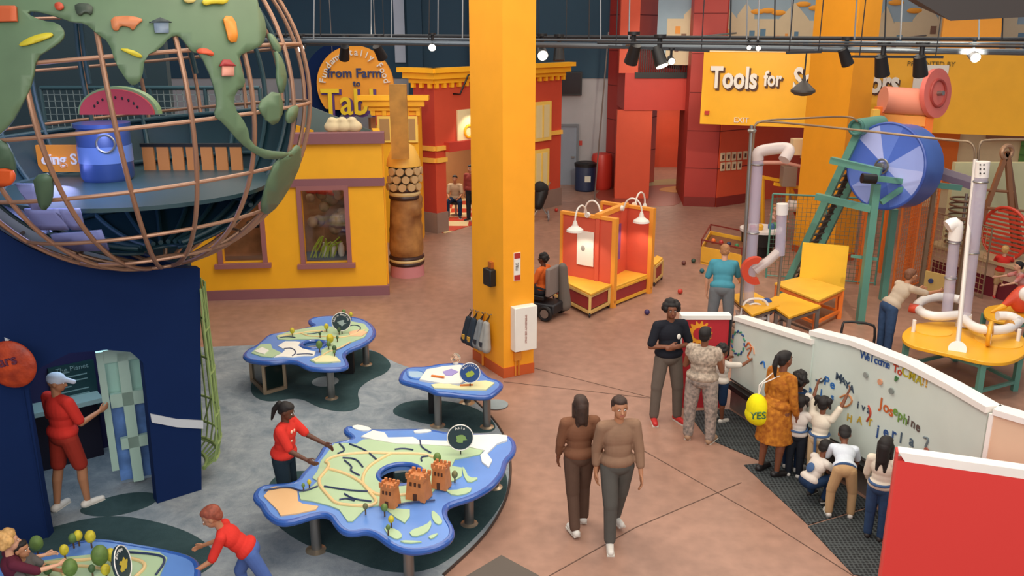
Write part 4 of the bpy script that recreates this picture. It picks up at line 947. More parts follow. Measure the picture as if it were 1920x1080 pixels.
scribble(WB2, 'iva', (1608, 765), (1628, 775), .13, '#3a4a5c', p2s); scribble(WB2, 'HAT', (1592, 790), (1630, 798), .13, '#c2a23a', p2s)
scribble(WB2, 'els', (1518, 735), (1560, 750), .13, '#2b6ab0', p2s)
for c, q in (('#c98a5c', [(1575, 745), (1590, 738), (1600, 752), (1586, 765), (1576, 755)]), ('#c2622e', [(1655, 828), (1668, 822), (1672, 836), (1660, 848), (1652, 838)]), ('#4a7a4a', [(1680, 705), (1678, 716), (1684, 708)]),
             ('#3a4a5c', [(1530, 712), (1540, 718), (1548, 708)]), ('#b8452f', [(1625, 790), (1634, 775), (1628, 760)]), ('#6c7a80', [(1735, 838), (1742, 822), (1732, 820)])): doodle(WB2, q, c, p2s)
for (x, y, c) in ((1624, 703, '#8e948f'), (1651, 716, '#d49a78'), (1672, 733, '#7f8782'), (1738, 845, '#a05a4a')):
    P, d, nn = onboard(x, y, p2s); MB().cyl(P, P+nn*.015, .035, .035, 16).build('round_magnet', mat('magnet_'+c, c, .5), WB2)
for i in range(14):
    a = 2*math.pi*i/14; doodle(WB1, [(1384+11*math.cos(a), 643+20*math.sin(a)), (1384+13*math.cos(a+.3), 643+23*math.sin(a+.3))], ('#2b4f88', '#3f8a6c')[i % 2], p1, .014)
doodle(WB1, [(1398, 650), (1404, 640), (1410, 655), (1400, 668), (1408, 676)], '#c2622e', p1); doodle(WB1, [(1426, 682), (1432, 676), (1434, 690)], '#2b6ab0', p1); doodle(WB1, [(1400, 655), (1412, 648), (1414, 664)], '#d49a78', p1)
# mats
gm = mat('rubber_mat', '#25292b', .8); nt = gm.node_tree; tcn = nt.nodes.new('ShaderNodeTexCoord'); vo = nt.nodes.new('ShaderNodeTexVoronoi'); vo.inputs['Scale'].default_value = 22; vo.inputs['Randomness'].default_value = .15
rr_ = nt.nodes.new('ShaderNodeValToRGB'); rr_.color_ramp.elements[0].position = .35; rr_.color_ramp.elements[1].position = .5; rr_.color_ramp.elements[0].color = col('#14181a'); rr_.color_ramp.elements[1].color = col('#474d4e')
nt.links.new(tcn.outputs['Object'], vo.inputs['Vector']); nt.links.new(vo.outputs['Distance'], rr_.inputs['Fac']); nt.links.new(rr_.outputs[0], nt.nodes['Principled BSDF'].inputs['Base Color'])
for lab, q in (('upper black perforated rubber mat under the low whiteboard panel', [(1288, 772), (1327, 823), (1432, 868), (1508, 858), (1366, 768)]), ('middle black perforated rubber mat under the row of children', [(1395, 873), (1515, 985), (1638, 948), (1510, 861)]), ('lowest black perforated rubber mat beside the red foreground panel', [(1515, 988), (1600, 1078), (1760, 1110), (1640, 951)])):
    tag(MB().prism([G(*p)+UP*.012 for p in q], (0, 0, -.012)).build('floor_mat', gm, smooth=0), lab, 'mat')
# foreground red panel
a = G(1685, 848, 1.9); b = G(1945, 885, 1.9); a.z = b.z = 0; rw = Wall(a, b)
t = thing('red_foreground_panel', 'large plain red panel with a white cap in the lower right corner', 'panel', a)
rw.slab(MB(), 0, rw.L+.4, 0, 1.82, -.10, 0).build('panel_board', mat('panel_bright_red', '#d83c37', .5, noise=(1, .01)), t)
mb = MB(); z = 1.9
mb.add([rw.pt(.0, z), rw.pt(rw.L+.4, z), rw.pt(rw.L+.4, 1.82), rw.pt(.06, 1.82), rw.pt(0, z, -.12), rw.pt(rw.L+.4, z, -.12), rw.pt(rw.L+.4, 1.82, -.12), rw.pt(.06, 1.82, -.12)], [(0, 1, 2, 3), (4, 7, 6, 5), (0, 4, 5, 1), (3, 2, 6, 7), (0, 3, 7, 4), (1, 5, 6, 2)])
mb.build('top_cap', M_CAP, t)
rw.slab(MB(), -.02, .0, 0, 1.9, -.1, 0).build('side_edge', mat('panel_edge_red', '#d0463f', .5), t)
B1, B2, B3 = G(0, 1011), G(93, 1009), G(378, 920)
gw = Wall(B2, B3); GC = ON(243, 175, gw.P, gw.N); GR = 1.84
axis = Vector((-.09, .02, 1)).normalized(); ax_x = (Vector((1, 0, 0))-axis*axis.x).normalized(); ax_y = axis.cross(ax_x)
def SPH(lat, lon, r=GR): a, b = R(lat), R(lon); return GC+(ax_x*math.cos(b)*math.cos(a)+ax_y*math.sin(b)*math.cos(a)+axis*math.sin(a))*r
def ONS(px, py, r=GR+.02):
    d = ray(px, py).normalized(); o = CAM-GC; b = o.dot(d); c = o.dot(o)-r*r; D = b*b-c
    if D < 0:
        t = -b; q = CAM+d*t; return GC+(q-GC).normalized()*r
    return CAM+d*(-b-math.sqrt(D))
t = thing('globe', 'huge open wire globe with green continents above the dark blue booth', 'globe', GC-UP*GR)
M_BAR = mat('bronze_bar', '#a07a62', .4, .4)
for k in range(18):
    MB().tube([SPH(-80+i*160/40, k*20-92) for i in range(41)], .023, 8).build('meridian_bar', M_BAR, t)
for la in (-80, -62, -45, -27, -8.5, 10.5, 29, 47, 66): MB().tube([SPH(la, i*5) for i in range(72)], .019, 8, closed=True).build('latitude_ring', M_BAR, t)
M_GLAND = mat('continent_green', '#5c7557', .5, noise=(2, .12)); M_GLAND_SHADE = mat('continent_green_shaded', '#46604a', .5, noise=(2, .12))  # second green is darkened for the shade on the globe's left
def patch(px, name, m, r=GR+.03, th=.03, it=1):
    pts = [(p.x, p.y) for p in smooth_poly([Vector((a, b, 0)) for a, b in px], it)] if it else px
    cu = shape2d([[(x, -y) for x, y in pts]], Vector((0, 0, 0)), X1, Y1, 0)
    bm = bmesh.new(); vs = [bm.verts.new(v) for v in cu.v]
    for f in cu.f:
        try: bm.faces.new([vs[i] for i in f])
        except ValueError: pass
    bmesh.ops.remove_doubles(bm, verts=bm.verts, dist=.01)
    bmesh.ops.dissolve_limit(bm, angle_limit=.01, verts=bm.verts, edges=bm.edges)
    for (no, lo, hi, st) in (((1, 0, 0), -100, 620, 20), ((0, 1, 0), -420, 120, 20)):
        for k in range(lo, hi, st):
            bmesh.ops.bisect_plane(bm, geom=bm.verts[:]+bm.edges[:]+bm.faces[:], plane_co=Vector(no)*k, plane_no=no)
    mb = MB(); bm.verts.index_update()
    mb.add([ONS(v.co.x, -v.co.y, r) for v in bm.verts], [[v.index for v in f.verts] for f in bm.faces]); bm.free()
    o = mb.build(name, m, t, smooth=60)
    if th: s = o.modifiers.new('thickness', 'SOLIDIFY'); s.thickness = th; s.offset = 0
    return o
patch([(-90, -100), (465, -100), (478, 0), (500, 50), (492, 85), (470, 95), (445, 105), (452, 130), (460, 160), (440, 172), (436, 200), (462, 235), (468, 268), (500, 283), (545, 286), (548, 293), (500, 300), (475, 287), (450, 268), (420, 232), (400, 217), (408, 195), (398, 150), (375, 100), (360, 98), (347, 80), (335, 66), (318, 70), (300, 92), (272, 105), (266, 150), (250, 162), (238, 152), (216, 118), (205, 80), (180, 62), (160, 44), (135, 42), (120, 36), (95, 28), (60, 20), (50, 26), (80, 40), (110, 44), (122, 60), (118, 75), (95, 92), (68, 108), (62, 150), (45, 190), (20, 235), (-10, 260), (-90, 260)], 'continent', M_GLAND)
for q in ([(482, 195), (520, 165), (532, 205), (515, 238), (495, 222)], [(513, 90), (530, 115), (537, 150), (527, 182), (519, 150), (520, 120)], [(516, 305), (545, 285), (562, 268), (563, 305), (545, 345), (520, 385), (500, 402), (488, 395), (498, 350), (508, 325)], [(538, 205), (560, 195), (553, 228), (536, 232)],
          [(500, 62), (512, 66), (528, 95), (518, 100)]): patch(q, 'island', M_GLAND)
patch([(62, 330), (96, 324), (101, 362), (92, 392), (76, 392), (68, 360)], 'island', M_GLAND_SHADE)
patch([(-60, 250), (10, 262), (28, 300), (30, 340), (5, 352), (-60, 350)], 'island', M_GLAND_SHADE)
# animals and houses shown on the continents
IC = lambda n, c: mat('icon_'+n, c, .5)
patch([(207, 33), (235, 30), (255, 32), (270, 38), (258, 45), (250, 58), (242, 50), (225, 48), (222, 58), (210, 56)], 'elephant_relief', IC('o', '#c0764a'), GR+.065, .02)
patch([(417, 30), (440, 32), (447, 78), (430, 80), (424, 55)], 'giraffe_relief', IC('g', '#e08a2c'), GR+.065, .02)
patch([(35, 83), (60, 68), (95, 60), (102, 67), (75, 78), (40, 88)], 'snake_relief', IC('y', '#c2b42c'), GR+.065, .02)
patch([(222, 91), (245, 92), (268, 104), (264, 110), (240, 100)], 'lizard_relief', IC('y', '#c2b42c'), GR+.065, .02)
patch([(416, 124), (438, 124), (438, 143), (416, 143)], 'barn_relief', IC('p', '#c98a78'), GR+.065, .02, 0); patch([(411, 124), (418, 112), (430, 112), (442, 124)], 'barn_roof_relief', IC('r', '#9c2f30'), GR+.07, .02, 0)
patch([(368, 92), (385, 90), (400, 98), (400, 106), (385, 101), (370, 100)], 'bird_relief', IC('r2', '#c9502c'), GR+.065, .02)
patch([(280, 42), (300, 33), (322, 42)], 'hut_roof_relief', IC('d', '#2c3a3c'), GR+.07, .02, 0); patch([(288, 43), (316, 43), (316, 60), (290, 60)], 'hut_relief', IC('b', '#6a7a8c'), GR+.065, .02, 0)
patch([(-40, 12), (30, 12), (32, 40), (-40, 42)], 'orange_house_relief', IC('or', '#b8562c'), GR+.07, .03, 0)
patch([(103, 6), (115, 4), (121, 14), (112, 20), (103, 16)], 'red_fruit_relief', IC('r3', '#b8482c'), GR+.07, .02)
patch([(140, 6), (175, 8), (172, 30), (160, 22), (150, 30), (142, 24)], 'dark_animal_relief', IC('da', '#3a463a'), GR+.065, .02)
patch([(377, 0), (400, -8), (430, -6), (425, 8), (400, 6), (384, 11)], 'yellow_animal_relief', IC('y2', '#cdb92c'), GR+.07, .02)
patch([(340, -8), (366, -12), (368, 4), (348, 6)], 'yellow_house_relief', IC('y3', '#cbb66a'), GR+.07, .02)
patch([(-30, 318), (22, 316), (30, 335), (18, 350), (-30, 345)], 'orange_flower_relief', IC('fl', '#d65a24'), GR+.07, .03)
# inner shell and platform
M_SHELL = mat('shell_dark_teal', '#1d3840', .4)
def shell(lo0, lo1, la0, la1, r, name, m):
    n = 24; mb = MB(); vs = []; fs = []
    for i in range(n+1):
        for j in range(n+1): vs.append(SPH(la0+(la1-la0)*i/n, lo0+(lo1-lo0)*j/n, r))
    for i in range(n):
        for j in range(n): a = i*(n+1)+j; fs.append((a, a+1, a+n+2, a+n+1))
    o = mb.add(vs, fs).build(name, m, t, smooth=60); s = o.modifiers.new('thickness', 'SOLIDIFY'); s.thickness = .03; return o
shell(15, 215, -84, -12, GR*.93, 'inner_bowl', M_SHELL)
for la in (-12, -30, -52): MB().tube([SPH(la, 10+i*5, GR*.90) for i in range(42)], .024, 8).build('inner_ring', mat('teal_bar', '#2c4a52', .4), t)
for lo in range(30, 210, 20): MB().tube([SPH(-82+i*5, lo, GR*.90) for i in range(28)], .028, 8).build('inner_bar', mat('teal_bar', '#2c4a52', .4), t)
for lo in (66, 84, 106, 128): MB().tube([SPH(5+i*6, lo, GR*.88) for i in range(10)], .03, 8).build('inner_bar', mat('teal_bar', '#2c4a52', .4), t)
zf = AY(204, 336, GC.y+.3).z
MB().cyl(GC+UP*(zf-GC.z-.04), GC+UP*(zf-GC.z), 1.36, 1.36, 48).build('inner_floor', mat('inner_floor_teal', '#27434a', .4), t)
# things standing within and behind the globe
P = AY(204, 336, GC.y+.3)
tt = thing('blue_drum', 'shiny blue drum with a dial standing inside the wire globe', 'drum', P)
MB().lathe([(.25, 0), (.275, .04), (.275, .52), (.26, .56), (.29, .58), (.29, .62)], P, 32).build('drum_body', mat('drum_blue', '#3a5288', .3, .2), tt)
MB().lathe([(.28, .2), (.28, .38)], P, 32).build('pale_band', mat('band_pale_blue', '#5f7bb0', .3), tt)
MB().ring(P+Vector((.13, -.25, .42)), Vector((.3, -1, .1)), .09, .012, 28, 6).build('dial_ring', M_STEEL, tt)
q = AY(224, 214, GC.y+.75); tt = thing('watermelon_slice', 'big red half watermelon slice above the blue drum', 'sculpture', q)
pts = [(.42*math.cos(R(a)), .28*math.sin(R(a))) for a in range(0, 181, 9)]
shape2d([pts], q, X1, UP, .14).build('red_flesh', mat('melon_red', '#b8404a', .5), tt, smooth=0); shape2d([[(x*1.08, y*1.09-.0) for x, y in pts]], q+Vector((0, .03, 0)), X1, UP, .12).build('green_rind', mat('melon_rind', '#7c9a6c', .5), tt, smooth=0)
for i in range(9): a = R(20+i*17); MB().ell(q+Vector((.26*math.cos(a), -.075, .16*math.sin(a)+.03)), (.012, .008, .018), None, 8, 6).build('seed', M_BLACK, tt)
P = AY(75, 322, GC.y+.55); P2 = AY(152, 272, GC.y+.55); tt = thing('orange_letter_board', 'orange board with white letters seen through the left of the globe', 'sign', P)
MB().box((P+P2)/2, (P2.x-P.x, .04, P2.z-P.z)).build('board', mat('board_orange', '#e08c2c', .5), tt); text_mb('ding S', (P+P2)/2+Vector((0, -.03, -.06)), X1, UP, .17, .02, bold=.02).build('board_lettering', M_WHITE, tt)
P = AY(270, 332, GC.y+.95); P2 = AY(455, 272, GC.y+.95); tt = thing('orange_slat_screen', 'orange slatted screen seen through the right of the globe', 'screen', P)
for i in range(7): x = P.x+(P2.x-P.x)*(i+.5)/7; MB().box((x, P.y, (P.z+P2.z)/2), ((P2.x-P.x)/9, .03, P2.z-P.z)).build('slat', mat('board_orange2', '#c98448', .5), tt)
MB().bar(P, Vector((P2.x, P.y, P.z)), .04).build('bottom_bar', M_DARK, tt); MB().bar(Vector((P.x, P.y, P2.z)), P2, .04).build('top_bar', M_DARK, tt)
# mesh railing behind the globe
def netting(name, label, a, b, z0, z1, m, step=.12, r=.006, rail=.025, railm=None, n=1, low=False):
    a, b = Vector(a), Vector(b); L = (b-a).length; d = (b-a)/L; tt = thing(name, label, 'fence', a)
    mb = MB(); k = 0
    nz = int((z1-z0)/step); nx = int(L/step)
    for i in range(nx+1): p = a+d*(i*L/nx); mb.box(p+UP*((z0+z1)/2), (r, r, z1-z0))
    for j in range(nz+1): mb.bar(a+UP*(z0+j*(z1-z0)/nz), b+UP*(z0+j*(z1-z0)/nz), r)
    mb.build('wire_mesh', m, tt, smooth=0); rm = railm or M_DARK
    MB().tube([a+UP*z1, b+UP*z1], rail, 8).build('top_rail', rm, tt)
    MB().tube([a+UP*z0, b+UP*z0], rail*.7, 8).build('bottom_rail', rm, tt)
    for k in range(n+1): p = a+(b-a)*(k/n); MB().tube([p+UP*(z0 if low else 0), p+UP*z1], rail, 8).build('post', rm, tt)
    return tt
a = G(330, 560); b = G(492, 560)
a = AY(100, 330, 12.6); b = AY(500, 330, 12.6); a.z = b.z = 0
netting('mesh_railing', 'dark mesh railing behind the wire globe', a, b, AY(300, 345, 12.6).z, AY(300, 165, 12.6).z, mat('mesh_grey_teal', '#7e8f90', .5), .09, .009, .03, mat('teal_bar', '#2c4a52', .4), 4, low=True)
zz = AY(300, 345, 12.6).z
struct('floor_upper_deck', MB().box(((-11+b.x)/2, 12.9, zz-.06), (b.x+11, 1.4, .1)), mat('globe_back_teal', '#21373f', .7))
pw_ = Wall(Vector((-12, 13.6, 0)), Vector((AY(360, 570, 13.6).x, 13.6, 0)))
struct('wall_behind_globe', pw_.slab(MB(), 0, pw_.L, 0, 7.2, -.15, 0), mat('globe_back_teal', '#21373f', .7))
pv_ = Wall(Vector((AY(388, 300, 13.65).x, 13.65, 0)), Vector((AY(520, 300, 14.2).x, 14.2, 0)))
# ---- dark blue booth
top_l = gw.l(0, 395); pts = [(-1.6, 0)]
arc = []
c_ = gw.l(243, 175)
door = [gw.l(*p) for p in [(95, 1010), (62, 800), (54, 730), (75, 690), (130, 662), (200, 656), (245, 660), (268, 680), (275, 740), (295, 945)]]
rr = GR+.035
for a in range(-160, -56, 4): arc.append((c_[0]+rr*math.cos(R(a)), c_[1]+rr*math.sin(R(a))))
corner = gw.l(375, 503)
outl = [(0, 0)]+[(d[0], max(0, d[1])) for d in door]+[(gw.L, 0), (gw.L, corner[1])]
arcr = [p for p in arc[::-1] if p[1] < corner[1]+.1 or p[0] < c_[0]]
outl[-1] = (corner[0], corner[1])
outl += arcr+[(arcr[-1][0]-1.2, arcr[-1][1]+.3), (-1.2, 3.0), (-1.2, 0)]
outl[1] = (door[0][0], 0); outl[10] = (door[-1][0], 0)
outl = [p for i, p in enumerate(outl) if i == 0 or (abs(p[0]-outl[i-1][0])+abs(p[1]-outl[i-1][1])) > .01]
struct('wall_booth', gw.sheet([outl], .14, 0), M_NAVY, smooth=0)
lw_ = Wall(G(-320, 1010), B2); struct('wall_booth_left', lw_.slab(MB(), 0, lw_.L, 0, gw.l(0, 640)[1]-.15, -.1, .02), M_NAVY)
# pale crescent shaped to stand for the bluish glow between booth and globe
pc = [(c_[0]+(rr+.1)*math.cos(R(a)), c_[1]+(rr+.1)*math.sin(R(a))) for a in range(-185, -98, 4)]+[(c_[0]+(rr-.32+.3*abs(a+140)/45)*math.cos(R(a)), c_[1]+(rr-.32+.3*abs(a+140)/45)*math.sin(R(a))) for a in range(-98, -186, -4)]
struct('trim_50', gw.sheet([pc], .05, -.4), mat('glow_pale_blue', '#b9c9e8', .5), smooth=0)
P = gw.pt(c_[0]-.6, c_[1]-.9, .2); area(P.x+.3, P.y-.2, P.z+.9, .6, .6, 30, (.45, .5, 1), aim=gw.pt(c_[0]-1.3, c_[1]-1.5, -.4), name='globe_blue_light')
d = bpy.data.lights.new('globe_inside_light', 'POINT'); d.energy = 30; d.color = (.4, .45, 1); d.shadow_soft_size = .3
o = bpy.data.objects.new('globe_inside_light', d); COL.objects.link(o); o.location = GC+Vector((-.9, -.1, -1.0))
# angular panels inside the bowl, blue light put into their periwinkle colour
for q in ([(30, 345), (60, 392), (85, 392), (62, 345)], [(45, 392), (110, 392), (130, 430), (70, 430)], [(100, 392), (150, 392), (160, 430), (135, 430)], [(95, 440), (190, 432), (205, 468), (110, 472)]):
    patch(q, 'lit_panel', mat('panel_lit_periwinkle', '#8c98d8', .4), GR*.5 if 0 else GR-.12, .02, 0)
# white stripe on the booth and the Mars disc
a0 = [gw.l(*p) for p in [(281, 775), (330, 785), (380, 788), (380, 803), (330, 800), (284, 791)]]
struct('trim_51', gw.sheet([a0], .02, .02), mat('stripe_white', '#c4c8cc', .5), smooth=0)
a0 = [lw_.l(*p) for p in [(-30, 585), (0, 617), (22, 635), (10, 642), (-30, 640)]]; struct('trim_52', lw_.sheet([a0], .03, .06), mat('stripe_white', '#c4c8cc', .5), smooth=0)
P = lw_.w(38, 672)+lw_.N*.17; q = .255
tt = thing('planet_disc', 'round orange red disc with the word Mars beside the booth doorway', 'sign', P)
MB().ell(P, (q, .06, q), lw_.M(), 32, 20).build('disc_body', mat('mars_orange', '#c4481c', .5, noise=(6, .3), c2='#7e2412', bump=.5, bscale=14), tt)
text_mb('Mars', P+lw_.N*.062+UP*.0-lw_.X*.05, lw_.X+UP*.22, UP-lw_.X*.22, .16, .02, bold=.01).build('mars_lettering', mat('lettering_brown', '#5b2a40', .5), tt)
# booth inside: text panel, console, lit window frames
iw = Wall(gw.pt(-1.0, 0, -1.9), gw.pt(gw.L+.2, 0, -1.9)); struct('wall_booth_inside', iw.slab(MB(), -2, iw.L, 0, 2.6, -.1, 0), mat('booth_purple', '#1e1a48', .7))
a, b = iw.l(88, 690), iw.l(188, 775); tt = thing('text_panel', 'dark green text panel with white lines inside the booth', 'sign', iw.pt(a[0], b[1]))
iw.slab(MB(), a[0], b[0], b[1], a[1], .01, .06).build('panel_board', mat('text_panel_green', '#163a3c', .5), tt)
for i in range(11): iw.slab(MB(), a[0]+.08, b[0]-(.1 if i % 3 else .3), a[1]-.1-i*.065, a[1]-.085-i*.065, .06, .064).build('text_line', mat('text_pale', '#7f9a98', .5), tt)
text_mb('The Planet', iw.pt((a[0]+b[0])/2, a[1]-.08, .07), iw.X, UP, .09, .004).build('panel_title', mat('text_pale', '#7f9a98', .5), tt)
a, b = iw.l(56, 780), iw.l(190, 800); tt = thing('console_desk', 'narrow pale console shelf under the text panel inside the booth', 'desk', iw.pt(a[0], 0)); z = .8
iw.slab(MB(), a[0]-.2, b[0], z, z+.06, .0, .35).build('desk_top', mat('console_pale', '#a8c2bc', .5), tt); iw.slab(MB(), a[0]-.1, b[0]-.05, 0, z, .0, .2).build('desk_body', mat('console_dark', '#1a1428', .5), tt)
fwn = Wall(gw.pt(gw.l(190, 700)[0]-.05, 0, -.75), gw.pt(gw.L+.1, 0, -.55)); a, b = fwn.l(193, 660), fwn.l(290, 880)
tt = thing('window_frame_panel', 'pale green arched frame with glowing panes inside the booth doorway', 'window', fwn.pt(a[0], 0))
M_FRG = mat('frame_pale_green', '#a9c6b8', .5)
for (x0, y0, x1, y1) in ((192, 657, 210, 880), (238, 657, 250, 900), (192, 655, 292, 664), (205, 738, 292, 748), (282, 660, 292, 900), (225, 820, 290, 828)):
    p0, p1 = fwn.l(x0, y0), fwn.l(x1, y1); fwn.slab(MB(), p0[0], p1[0], p1[1], p0[1], 0, .06).build('frame_bar', M_FRG, tt)
p0, p1 = fwn.l(192, 657), fwn.l(292, 742); fwn.slab(MB(), p0[0], p1[0], p1[1], p0[1], -.06, -.03).build('pale_pane', mat('pane_mint', '#9fc9bd', .3), tt)
p0, p1 = fwn.l(205, 745), fwn.l(292, 890); fwn.slab(MB(), p0[0], p1[0], p1[1], p0[1], -.06, -.03).build('blue_pane', mat('pane_blue', '#5a7eb8', .3, noise=(4, .4)), tt)
P = gw.pt(1.0, 2.45, -.9); area(P.x, P.y, P.z, .9, .6, 22, (.6, .8, 1), name='booth_ceiling_light')
struct('ceiling_booth', MB().prism([gw.pt(-1, 2.6, -.14), gw.pt(gw.L, 2.6, -.14), gw.pt(gw.L-.1, 2.6, -1.9), gw.pt(-1, 2.6, -1.9)], (0, 0, .08)), M_NAVY)
struct('wall_booth_side', MB().prism([gw.pt(gw.L-.06, 0, -.14), gw.pt(corner[0]-.06, corner[1], -.14), gw.pt(corner[0]-.5, corner[1], -1.9), gw.pt(gw.L-.5, 0, -1.9)], (-.08, 0, 0)), M_NAVY)
# green wire basket behind the right edge of the booth
P = G(352, 860); tt = thing('green_wire_cage', 'tall green wire cage curving out behind the right edge of the booth', 'cage', P)
prof = []
Yc = gw.pt(gw.L, 0, -.2).y
for (px, py) in ((378, 540), (386, 620), (396, 700), (405, 780), (409, 830), (404, 860), (384, 876)):
    q = AY(px, py, Yc); prof.append(q)
cx = gw.pt(gw.L-.3, 0, -.4)
def cage_pt(q, a): r_ = q.x-cx.x; return Vector((cx.x+r_*math.cos(a), Yc+r_*math.sin(a), q.z))
ms = mat('cage_green', '#8fa565', .5)
for k in range(16): MB().tube([cage_pt(q, -.05+k*.15) for q in prof], .012, 6).build('cage_wire', ms, tt)
for j, q in enumerate(prof[1:]): MB().tube([cage_pt(q, -.05+k*.15) for k in range(16)], .016 if j < 4 else .028, 6).build('cage_hoop', ms, tt)
for j in range(5): MB().tube([cage_pt(prof[j], -.05+j*.3), cage_pt(prof[j+1], .2+j*.3), cage_pt(prof[j+1], .7)], .010, 6).build('cage_wire', ms, tt)
# ---- red and orange partition unit with benches and gooseneck lamps
ZP = 1.83
pa, pb = G(1052, 395, ZP), G(1157, 410, ZP); pa.z = pb.z = 0
qa, qb = G(1127, 377, ZP), G(1227, 391, ZP); qa.z = qb.z = 0
w1_, w2_ = Wall(pa, pb), Wall(qa, qb)
M_PR = mat('partition_red', '#d65c44', .55); M_PO = mat('partition_frame', '#ef9f3a', .5); M_SEAT = mat('yellow_wood', '#eab23c', .45, noise=(3, .08)); M_SIDE = mat('crimson_panel', '#9c2f34', .5)
t = thing('partition', 'red partition with orange frame, built in yellow bench and gooseneck lamps', 'partition', (pa+qb)/2)
for wl in (w1_, w2_):
    wl.slab(MB(), .05, wl.L-.05, .1, ZP-.05, -.05, .0).build('red_panel', M_PR, t)
    fr = MB(); wl.slab(fr, 0, wl.L, ZP-.06, ZP, -.08, .03); wl.slab(fr, 0, .06, .0, ZP-.06, -.08, .03); wl.slab(fr, wl.L-.09, wl.L, 0, ZP-.06, -.08, .03); wl.slab(fr, 0, wl.L, .1, .15, -.06, .01); fr.build('panel_frame', M_PO, t)
ma, mb_ = G(1120, 406, ZP), G(1174, 384, ZP); ma.z = mb_.z = 0; wm = Wall(ma, mb_)
wm.slab(MB(), .02, wm.L, .1, ZP-.05, -.04, .04).build('middle_panel', M_PR, t); wm.slab(MB(), .0, wm.L, ZP-.04, ZP+.05, -.06, .06).build('top_beam', M_PO, t)
wm.slab(MB(), wm.L*.3, wm.L*.75, .75, 1.5, .04, .06).build('purple_board', mat('purple_board', '#7a4a84', .5), t)
m = MB()
for i in range(4): m.ell(wm.pt(wm.L*.5, .85+i*.16, .09), (.04, .03, .05), None, 8, 6)
m.build('board_figures', M_CREAM, t)
# seat between the two panels
sa, sb, sc = G(1147, 573), G(1216, 542), G(1208, 500)
s0 = w1_.pt(w1_.L-.05, 0, -.08); s1 = w2_.pt(w2_.L-.08, 0, .02); s2 = w2_.pt(w2_.L*.45, 0, .02); s3 = w1_.pt(w1_.L*.6, 0, -.08)
MB().prism([p+UP*.36 for p in (s0, s1, s2, s3)], (0, 0, .06)).build('bench_top', M_SEAT, t, bevel=.01)
sw_ = Wall(s0, s1); sw_.slab(MB(), .02, sw_.L-.02, .08, .36, -.06, -.01).build('bench_front', M_SIDE, t); m = MB(); sw_.slab(m, 0, sw_.L, .04, .1, -.07, .01); sw_.slab(m, 0, sw_.L, .33, .37, -.07, .01); m.build('bench_trim', M_SEAT, t)
# white poster on the front panel
a, b = w1_.l(1084, 431), w1_.l(1113, 500); tt = thing('white_poster', 'bright white poster on the front of the red partition', 'poster', w1_.pt(a[0], b[1], .03))
w1_.slab(MB(), a[0], b[0], b[1], a[1], .01, .03).build('poster_sheet', mat('poster_white', '#f6efe4', .5), tt); MB().ell(w1_.pt((a[0]+b[0])/2-.05, (a[1]+b[1])/2, .035), (.05, .01, .06), w1_.M(), 12, 8).build('poster_mark', mat('poster_grey', '#9c9690', .6), tt)
# desk in front of panel 1 with open shelf, wheels
def desk(name, label, pts, z, wheels=True):
    ps = [G(x, y, z) for x, y in pts]; c = sum(ps, Vector())/len(ps); tt = thing(name, label, 'bench', (c.x, c.y, 0))
    MB().prism(ps, (0, 0, -.05)).build('bench_top', M_SEAT, tt, bevel=.012)
    q = [c+(p-c)*.93 for p in ps]; lo = [Vector((p.x, p.y, .1)) for p in q]
    m = MB()
    for i in range(4): m.bar(lo[i], Vector((q[i].x, q[i].y, z-.05)), .05); m.bar(lo[i], lo[(i+1) % 4], .05); m.bar(lo[i]+UP*(z-.17), lo[(i+1) % 4]+UP*(z-.17), .05)
    m.build('bench_frame', mat('pale_wood', '#d8b46c', .5, noise=(3, .1)), tt)
    c2 = Vector((c.x, c.y, 0)); MB().prism([c2+(p-Vector((c.x, c.y, p.z)))*.96+UP*.14 for p in lo], (0, 0, z-.2)).build('side_panels', M_SIDE, tt)
    for p in lo: MB().cyl(p+Vector((-.015, 0, -.05)), p+Vector((.015, 0, -.05)), .045, .045, 14).build('castor_wheel', M_DARK, tt)
    return tt
desk('display_bench', 'yellow topped bench on castors in front of the white poster', [(1035, 516), (1062, 512), (1147, 533), (1108, 551)], .5)
desk('display_bench', 'small yellow topped bench at the right end of the red partition', [(1222, 486), (1232, 478), (1243, 483), (1228, 496)], .5)
def goose(wl, px, py, off, reach, label, z=ZP):
    P = wl.pt(wl.l(px, py)[0], z, off); d = (wl.N if reach > 0 else -wl.N); tt = thing('gooseneck_lamp', label, 'lamp', P)
    r_ = abs(reach); A = P+d*.05; arc = [A+UP*.0, A+d*r_*.1+UP*.14, A+d*r_*.4+UP*.24, A+d*r_*.8+UP*.2, A+d*r_+UP*.05, A+d*r_-UP*.08]
    MB().tube(smooth_poly(arc, 2, False), .018, 8).build('lamp_arm', M_WHITE, tt); MB().cyl(P, P+d*.05, .06, .05).build('wall_rosette', M_WHITE, tt)
    S = A+d*r_-UP*.06; MB().lathe([(.03, .02), (.045, -.03), (.06, -.08), (.16, -.15), (.17, -.19), (.15, -.19)], S, 28).build('lamp_shade', M_WHITE, tt)
    MB().ell(S-UP*.17, .04, None, 12, 8).build('bulb', mat('warm_bulb', '#ffd9a0', .4, emis=4), tt)
    spot(S-UP*.2, S-UP*1.2-d*.25, 45, WARM, 110, .5, .04, 'gooseneck_light')
goose(w1_, 1104, 403, .03, .42, 'white gooseneck lamp over the white poster')
goose(wm, 1160, 392, .06, .40, 'white gooseneck lamp over the built in bench of the red partition')
goose(wm, 1135, 400, -.06, -.35, 'white gooseneck lamp at the far side of the partition, nearer the yellow column')
goose(w2_, 1185, 386, -.08, -.4, 'white gooseneck lamp behind the rear panel of the red partition')
